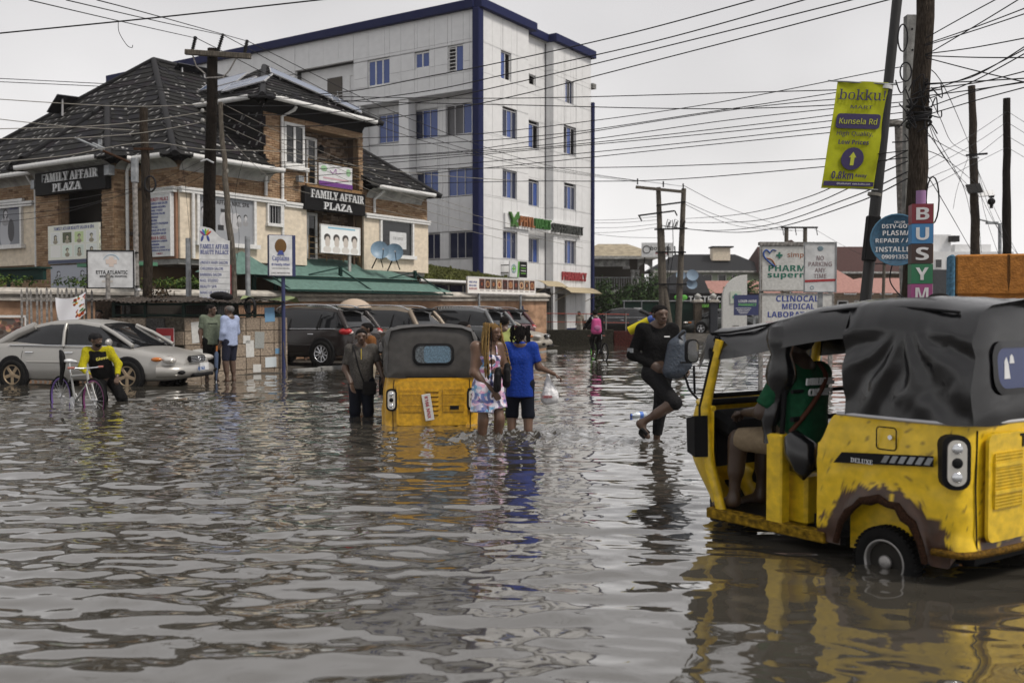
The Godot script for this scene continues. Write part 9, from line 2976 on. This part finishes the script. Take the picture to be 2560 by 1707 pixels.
	text(o, "CHAMPS", Vector3(0, 1.16, -0.148), 0.045, M.sign_white, 0.24, "bold", 0.012, "jersey_lettering", rb)
	part(o, "bag_strap", Geo.new().tube(curve([[0.22, 0.9, -0.08], [0.08, 1.08, -0.145], [-0.06, 1.25, -0.14], [-0.13, 1.34, -0.03]], 5), 0.016, 6), mat(0.07, 0.025, 0.015, 0.6))
	# people farther off
	var W2 := {"no_hands": true}
	person("man in a yellow green shirt walking away behind the person in blue", Vector3(-0.15, -0.3, -19.6), 165.0, 1.78, {}, W2.merged({"top": mat(0.36, 0.4, 0.14, 0.85), "sleeve": 0.8, "legs": denim}), 0.026)
	person("man in an orange striped shirt behind the middle tricycle's left side", Vector3(-2.5, -0.35, -17.2), -60.0, 1.72, {}, W2.merged({"top": mat(0.4, 0.17, 0.06, 0.85, 0.0, grain(0.3, 1.0, 0.03), 5.0), "sleeve": 0.8, "legs": mat(0.3, 0.26, 0.2, 0.85), "leg": 1.0}), 0.026)
	person("man beyond the middle tricycle with his arm along its roof", Vector3(-0.8, -0.3, -16.4), 80.0, 1.7, {"el": Vector3(0.25, 1.4, 0.05), "er": Vector3(-0.3, 1.42, 0.0), "wr": Vector3(-0.45, 1.45, 0.1)}, W2.merged({"top": mat(0.03, 0.03, 0.04, 0.85), "legs": denim}), 0.026)
	person("man standing behind the near tricycle, only his hair showing over its roof", Vector3(3.3, -0.16, -7.7), 0.0, 1.84, {}, W2.merged({"top": mat(0.2, 0.2, 0.22, 0.85), "legs": denim}), 0.026)
	person("man standing behind the silver car by the rusty gate post", Vector3(-9.75, 0.0, -23.5), 10.0, 1.62, {}, W2.merged({"top": black_cloth, "legs": denim}), 0.028)
	person("man behind the dark brown SUV, only his head above its roof", Vector3(-6.35, 0.05, -31.1), 20.0, 1.78, {}, W2.merged({"top": grey, "legs": denim}), 0.028)
	person("man carrying the beige umbrella behind the parked SUVs", Vector3(-5.6, 0.05, -33.4), 60.0, 1.75, {"el": Vector3(0.25, 1.3, 0.15), "wl": Vector3(0.15, 1.5, 0.25)}, W2.merged({"top": mat(0.2, 0.18, 0.15, 0.85), "legs": denim}), 0.028)
	person("person crouching with a pale sack at the supermarket entrance", Vector3(3.35, 0.2, -49.2), -30.0, 1.5, {"head": Vector3(0.0, 1.58, 0.12)}, W2.merged({"top": mat(0.25, 0.22, 0.18, 0.85), "legs": mat(0.3, 0.28, 0.25, 0.85)}), 0.03)
	person("cyclist in black with a pink rucksack riding away through the shallow water", Vector3(2.76, 0.08, -32.4), 195.0, 1.7, {
		"pel": Vector3(0, 0.92, -0.16), "hl": Vector3(0.09, 0.9, -0.14), "hr": Vector3(-0.09, 0.9, -0.14), "che": Vector3(0, 1.2, 0.02), "nec": Vector3(0, 1.36, 0.12), "head": Vector3(0, 1.49, 0.2), "sl": Vector3(0.17, 1.32, 0.08), "sr": Vector3(-0.17, 1.32, 0.08), "el": Vector3(0.26, 1.12, 0.25), "wl": Vector3(0.24, 0.98, 0.48), "er": Vector3(-0.26, 1.12, 0.25), "wr": Vector3(-0.24, 0.98, 0.48),
		"kl": Vector3(0.11, 0.6, 0.2), "al": Vector3(0.11, 0.24, 0.0), "kr": Vector3(-0.11, 0.55, 0.16), "ar": Vector3(-0.11, 0.12, 0.02)}, W2.merged({"top": black_cloth, "sleeve": 1.8, "legs": black_cloth}), 0.024)

# ---------------------------------------------------------------- bicycles, bags and the rest
func bicycle(label: String, at: Vector3, turn: float, r: float, frame: Material, rims: Array) -> Node3D:
	var o := thing("bicycle", label, "bicycle", at, turn)
	# forward is +x; wheels touch y = 0
	for q in [[-0.52, rims[0]], [0.52, rims[1]]]:
		var c := Vector3(q[0], r, 0)
		var t := PackedVector3Array()
		var t2 := PackedVector3Array()
		for k in 33:
			var a := TAU * k / 32.0
			t.append(c + Vector3(cos(a), sin(a), 0) * r)
			t2.append(c + Vector3(cos(a), sin(a), 0) * (r - 0.028))
		var w := part(o, "wheel", Geo.new().tube(t, 0.02, 6, false), M.rubber)
		part(w, "rim", Geo.new().tube(t2, 0.016, 6, false), q[1])
		var sp := Geo.new()
		for k in 20:
			var a := TAU * k / 20.0
			sp.bar(c, c + Vector3(cos(a), sin(a), 0) * (r - 0.03), 0.0022, 4)
		part(w, "spokes", sp, M.chrome)
		part(w, "hub", Geo.new().bar(c - Vector3(0, 0, 0.05), c + Vector3(0, 0, 0.05), 0.02, 8), M.alu)
	var bb := Vector3(-0.06, r - 0.05, 0)
	var st := Vector3(-0.2, r + 0.42, 0)
	var hd := Vector3(0.33, r + 0.4, 0)
	var h2 := Vector3(0.36, r + 0.28, 0)
	part(o, "frame", Geo.new().bar(bb, st, 0.018, 8).bar(Vector3(-0.19, r + 0.36, 0), hd, 0.019, 8).bar(bb, h2, 0.021, 8).bar(bb, Vector3(-0.52, r, 0), 0.012, 6).bar(Vector3(-0.19, r + 0.36, 0), Vector3(-0.52, r, 0), 0.011, 6).bar(hd + Vector3(-0.01, 0.06, 0), h2 + Vector3(0.01, -0.03, 0), 0.022, 8), frame)
	for s in [-1.0, 1.0]:
		part(o, "fork_blade", Geo.new().tube(vs([[0.37, r + 0.26, s * 0.05], [0.44, r + 0.12, s * 0.05], [0.52, r, s * 0.05]]), 0.013, 6), frame)
		part(o, "grip", Geo.new().bar(Vector3(0.3, r + 0.52, s * 0.2), Vector3(0.27, r + 0.52, s * 0.3), 0.018, 8), mat(0.3, 0.12, 0.1, 0.7))
	part(o, "handlebar", Geo.new().tube(vs([[0.28, r + 0.52, 0.28], [0.34, r + 0.51, 0.06], [0.34, r + 0.51, -0.06], [0.28, r + 0.52, -0.28]]), 0.013, 8).bar(Vector3(0.34, r + 0.51, 0), hd, 0.014, 8), M.chrome)
	part(o, "seat_post", Geo.new().bar(st, Vector3(-0.22, r + 0.58, 0), 0.013, 8), M.chrome)
	part(o, "saddle", Geo.new().ell(Vector3(-0.25, r + 0.61, 0), Vector3(0.1, 0.035, 0.075)).ell(Vector3(-0.12, r + 0.605, 0), Vector3(0.12, 0.025, 0.03)), rims[2])
	part(o, "crank", Geo.new().lathe([[0.0, 0.0], [0.08, 0.0], [0.08, 0.006], [0.0, 0.006]], 18, bb + Vector3(0, 0, 0.05), Basis(Vector3.RIGHT, PI / 2)).bar(bb + Vector3(0, 0, 0.06), bb + Vector3(0.1, -0.12, 0.06), 0.012, 6).bar(bb - Vector3(0, 0, 0.06), bb + Vector3(-0.1, 0.12, -0.06), 0.012, 6), M.alu)
	return o

func small_things() -> void:
	var o := bicycle("white bicycle with purple and magenta rims pushed by the courier", Vector3(-7.16, -0.22, -16.35), -38.0, 0.34, mat(0.32, 0.32, 0.31, 0.4, 0.3), [mat(0.14, 0.08, 0.3, 0.5), mat(0.2, 0.03, 0.14, 0.5), M.sign_white])
	part(o, "rear_mudguard", Geo.new().tube(curve([[-0.42, 0.55, 0.06], [-0.34, 0.85, 0.06], [-0.36, 1.05, 0.06], [-0.42, 1.12, 0.06]], 5), [0.02, 0.025, 0.03, 0.035, 0.04, 0.045, 0.05, 0.05, 0.05, 0.05, 0.045, 0.04, 0.035, 0.03, 0.025, 0.02], 7), M.black)
	bicycle("small black bicycle under the cyclist with the pink rucksack", Vector3(2.85, -0.02, -32.45), 105.0, 0.3, M.black, [M.black, mat(0.1, 0.35, 0.05, 0.5), M.black])
	# rucksacks and bags
	o = thing("rucksack", "slate blue rucksack hugged by the man in black", "bag", Vector3(1.9, 0.83, -11.52), 15.0)
	var g := Geo.new()
	nets(g, [[Vector3(0.0, 0.05, 0), Vector3(0.02, 0.3, 0), 0.13, 0.11], [Vector3(-0.08, 0.02, 0.02), Vector3(-0.03, 0.3, 0), 0.09, 0.07], [Vector3(0.1, 0.1, 0.02), Vector3(0.05, 0.36, 0), 0.09, 0.06], [Vector3(0.03, 0.34, 0), Vector3(0.1, 0.46, -0.02), 0.07, 0.035], [Vector3(0.12, 0.22, 0.05), Vector3(0.2, 0.19, 0.06), 0.06, 0.025]], 0.014, 0.03)
	part(o, "sack", g, mat(0.035, 0.05, 0.075, 0.5, 0.0, grain(0.7, 1.0, 0.02), 3.0, bumps(0.012, 16.0), 0.6))
	part(o, "strap", Geo.new().tube(curve([[0.08, -0.02, 0.06], [0.1, -0.1, 0.08], [0.14, -0.2, 0.08], [0.25, -0.31, 0.06], [0.3, -0.33, 0.05]], 5), 0.014, 6), M.black)
	part(o, "top_strap", Geo.new().tube(curve([[0.05, 0.36, 0.07], [0.02, 0.42, 0.05], [0.1, 0.47, 0.02]], 5), 0.016, 6), M.black)
	part(o, "zip_pocket", Geo.new().box(Vector3(0.06, 0.12, 0.145), Vector3(0.14, 0.02, 0.012)), M.black)
	o = thing("plastic_bag", "white plastic shopping bag with red print held out by the person in blue", "bag", Vector3(0.475, 0.37, -12.9))
	g = Geo.new()
	nets(g, [[Vector3(-0.02, 0.04, 0), Vector3(0.05, 0.05, 0.0), 0.085, 0.08], [Vector3(0.0, 0.1, 0), Vector3(-0.02, 0.24, 0), 0.09, 0.035], [Vector3(0.04, 0.1, 0), Vector3(0.0, 0.28, 0), 0.085, 0.025], [Vector3(-0.02, 0.24, 0), Vector3(-0.01, 0.36, 0.0), 0.022, 0.012], [Vector3(0.0, 0.25, 0), Vector3(0.0, 0.36, 0.0), 0.018, 0.01]], 0.012, 0.03)
	var pm := mat(0.68, 0.68, 0.7, 0.35, 0.0, null, 1.0, bumps(0.02, 14.0), 0.8)
	pm.backlight_enabled = true
	pm.backlight = Color(0.3, 0.3, 0.3)
	part(o, "bag", g, pm)
	text(o, "LEGEND", Vector3(-0.02, 0.07, 0.092), 0.03, M.red, 0.12, "bold", 0.012, "print")
	o = thing("pair_of_shoes", "pair of black shoes clutched to the woman's chest", "shoes", Vector3(-0.16, 0.68, -12.13), 20.0)
	for q in [[-0.03, 0.02, 0.15], [0.09, 0.07, -0.1]]:
		g = Geo.new()
		nets(g, [[Vector3(q[0], q[1] - 0.1, 0.02), Vector3(q[0] + 0.02, q[1] + 0.12, 0.0), 0.05, 0.042], [Vector3(q[0], q[1] - 0.06, 0.05), Vector3(q[0], q[1] + 0.06, 0.05), 0.035, 0.03]], 0.012, 0.02)
		part(o, "shoe", g, M.black)
	o = thing("crossbody_bag", "small black crossbody bag on the man in the grey shirt", "bag", Vector3(-2.08, 0.42, -14.5), 8.0)
	part(o, "pouch", Geo.new().box(Vector3(0, 0, 0), Vector3(0.2, 0.2, 0.07), Basis(Vector3(0, 0, 1), -0.08), 0.03), M.black)
	part(o, "flap", Geo.new().box(Vector3(0, 0.05, 0.04), Vector3(0.19, 0.1, 0.015), Basis(Vector3(0, 0, 1), -0.08), 0.006), M.black)
	part(o, "strap", Geo.new().tube(curve([[-0.08, 0.09, 0.02], [-0.16, 0.32, 0.0], [-0.2, 0.5, -0.02], [-0.24, 0.62, -0.12]], 5), 0.014, 6), M.black)
	o = thing("pink_rucksack", "pink school rucksack on the cyclist's back", "bag", Vector3(2.72, 0.98, -32.08), 15.0)
	g = Geo.new()
	nets(g, [[Vector3(-0.06, 0, 0), Vector3(-0.05, 0.3, 0), 0.12, 0.1], [Vector3(0.06, 0, 0), Vector3(0.05, 0.3, 0), 0.12, 0.1]], 0.025, 0.03)
	part(o, "pack", g, mat(0.42, 0.07, 0.2, 0.7))
	part(o, "pocket", Geo.new().ell(Vector3(0, 0.08, 0.1), Vector3(0.12, 0.1, 0.05)), mat(0.3, 0.1, 0.2, 0.7))
	part(o, "strap", Geo.new().tube(vs([[-0.1, 0.32, 0.0], [-0.1, 0.42, -0.12]]), 0.03, 6).tube(vs([[0.1, 0.32, 0.0], [0.1, 0.42, -0.12]]), 0.03, 6), M.galv)
	o = thing("yellow_roll_bag", "yellow roll bag with a blue end behind the man in black", "bag", Vector3(1.6, 1.36, -12.05), -20.0)
	part(o, "roll", Geo.new().bar(Vector3(-0.18, -0.06, 0), Vector3(0.06, 0.06, 0), 0.055, 12), mat(0.5, 0.42, 0.02, 0.6))
	part(o, "blue_end", Geo.new().ell(Vector3(0.09, 0.075, 0), Vector3(0.06, 0.055, 0.055)), mat(0.03, 0.07, 0.3, 0.5))
	part(o, "strap", Geo.new().bar(Vector3(-0.06, 0.0, 0.05), Vector3(0.0, -0.12, 0.1), 0.012, 6), M.black)
	# umbrellas
	o = thing("open_umbrella", "open beige umbrella seen side on behind the parked SUVs", "umbrella", Vector3(-5.25, 1.52, -33.3))
	var prof := []
	for k in 8:
		var a := PI / 2 * k / 7.0
		prof.append([0.66 * cos(a), 0.56 * sin(a) - 0.05])
	part(o, "canopy", Geo.new().lathe(prof, 16, Vector3.ZERO, Basis(Vector3(0, 0, 1), -0.12)), mat(0.42, 0.34, 0.27, 0.7))
	part(o, "shaft", Geo.new().bar(Vector3(0.02, 0.45, 0), Vector3(-0.12, -0.35, 0), 0.012, 6), M.black)
	o = thing("furled_umbrella", "furled blue checked umbrella used as a cane between the two men", "umbrella", Vector3(-6.55, -0.05, -22.0))
	part(o, "furled_cloth", Geo.new().tube(vs([[0, 0.08, 0], [0.0, 0.3, 0], [0.01, 0.68, 0], [0.015, 0.74, 0]]), [0.012, 0.038, 0.045, 0.015], 10), mat(0.16, 0.22, 0.36, 0.7, 0.0, grain(0.4, 1.0, 0.03), 6.0))
	part(o, "handle", Geo.new().bar(Vector3(0.015, 0.74, 0), Vector3(0.02, 0.86, 0), 0.02, 8), mat(0.35, 0.13, 0.04, 0.6))
	part(o, "tip", Geo.new().bar(Vector3(0, 0.0, 0), Vector3(0, 0.09, 0), 0.012, 8), M.sign_white)
	# litter afloat
	o = thing("floating_bottle", "clear water bottle with a blue cap floating left of the man in black", "bottle", Vector3(1.98, 0.02, -14.7), 25.0)
	part(o, "bottle", Geo.new().lathe([[0.0, 0.0], [0.04, 0.0], [0.045, 0.03], [0.045, 0.16], [0.018, 0.22], [0.018, 0.24]], 14, Vector3.ZERO, Basis(Vector3(0, 0, 1), PI / 2)), mat(0.5, 0.55, 0.6, 0.1))
	part(o, "cap", Geo.new().bar(Vector3(-0.24, 0, 0), Vector3(-0.26, 0, 0), 0.022, 10), mat(0.02, 0.08, 0.4, 0.4))
	part(o, "label", Geo.new().bar(Vector3(-0.06, 0, 0), Vector3(-0.12, 0, 0), 0.0465, 14), mat(0.05, 0.15, 0.5, 0.4))
	# tyre by the road beyond
	var ty := Geo.new()
	ty.lathe([[0.2, -0.09], [0.3, -0.1], [0.34, -0.05], [0.34, 0.05], [0.3, 0.1], [0.2, 0.09], [0.19, 0.0], [0.2, -0.09]], 24, Vector3.ZERO, Basis(Vector3(0, 0, 1), 1.2) * Basis(Vector3.RIGHT, 1.1))
	solo("old_tyre", "worn black tyre propped up at the roadside beyond the man in black", "tyre", ty, M.rubber, "", Vector3(5.95, 0.45, -37.0))
	# bamboo stick leaning on the blue post
	solo("bamboo_stick", "thin pale stick leaning at the end of the tiled wall", "stick", Geo.new().bar(Vector3(0, 0, 0), Vector3(-0.12, 0.85, -0.1), 0.014, 6), M.wood_grey, "", Vector3(-5.72, -0.05, -25.3))
	# kerb along the parked cars
	var kb := thing("kerb", "broken concrete kerb along the water's edge by the parked cars", "kerb", Vector3(-5.75, 0, -26.3), STREET + 5.0)
	for k in 16:
		part(kb, "kerb_stone", Geo.new().box(Vector3(0.5 + 1.0 * k, -0.02 + rng.randf_range(-0.02, 0.02), rng.randf_range(-0.03, 0.03)), Vector3(0.96, 0.16, 0.2), Basis(Vector3.UP, rng.randf_range(-0.03, 0.03)), 0.02), M.concrete)
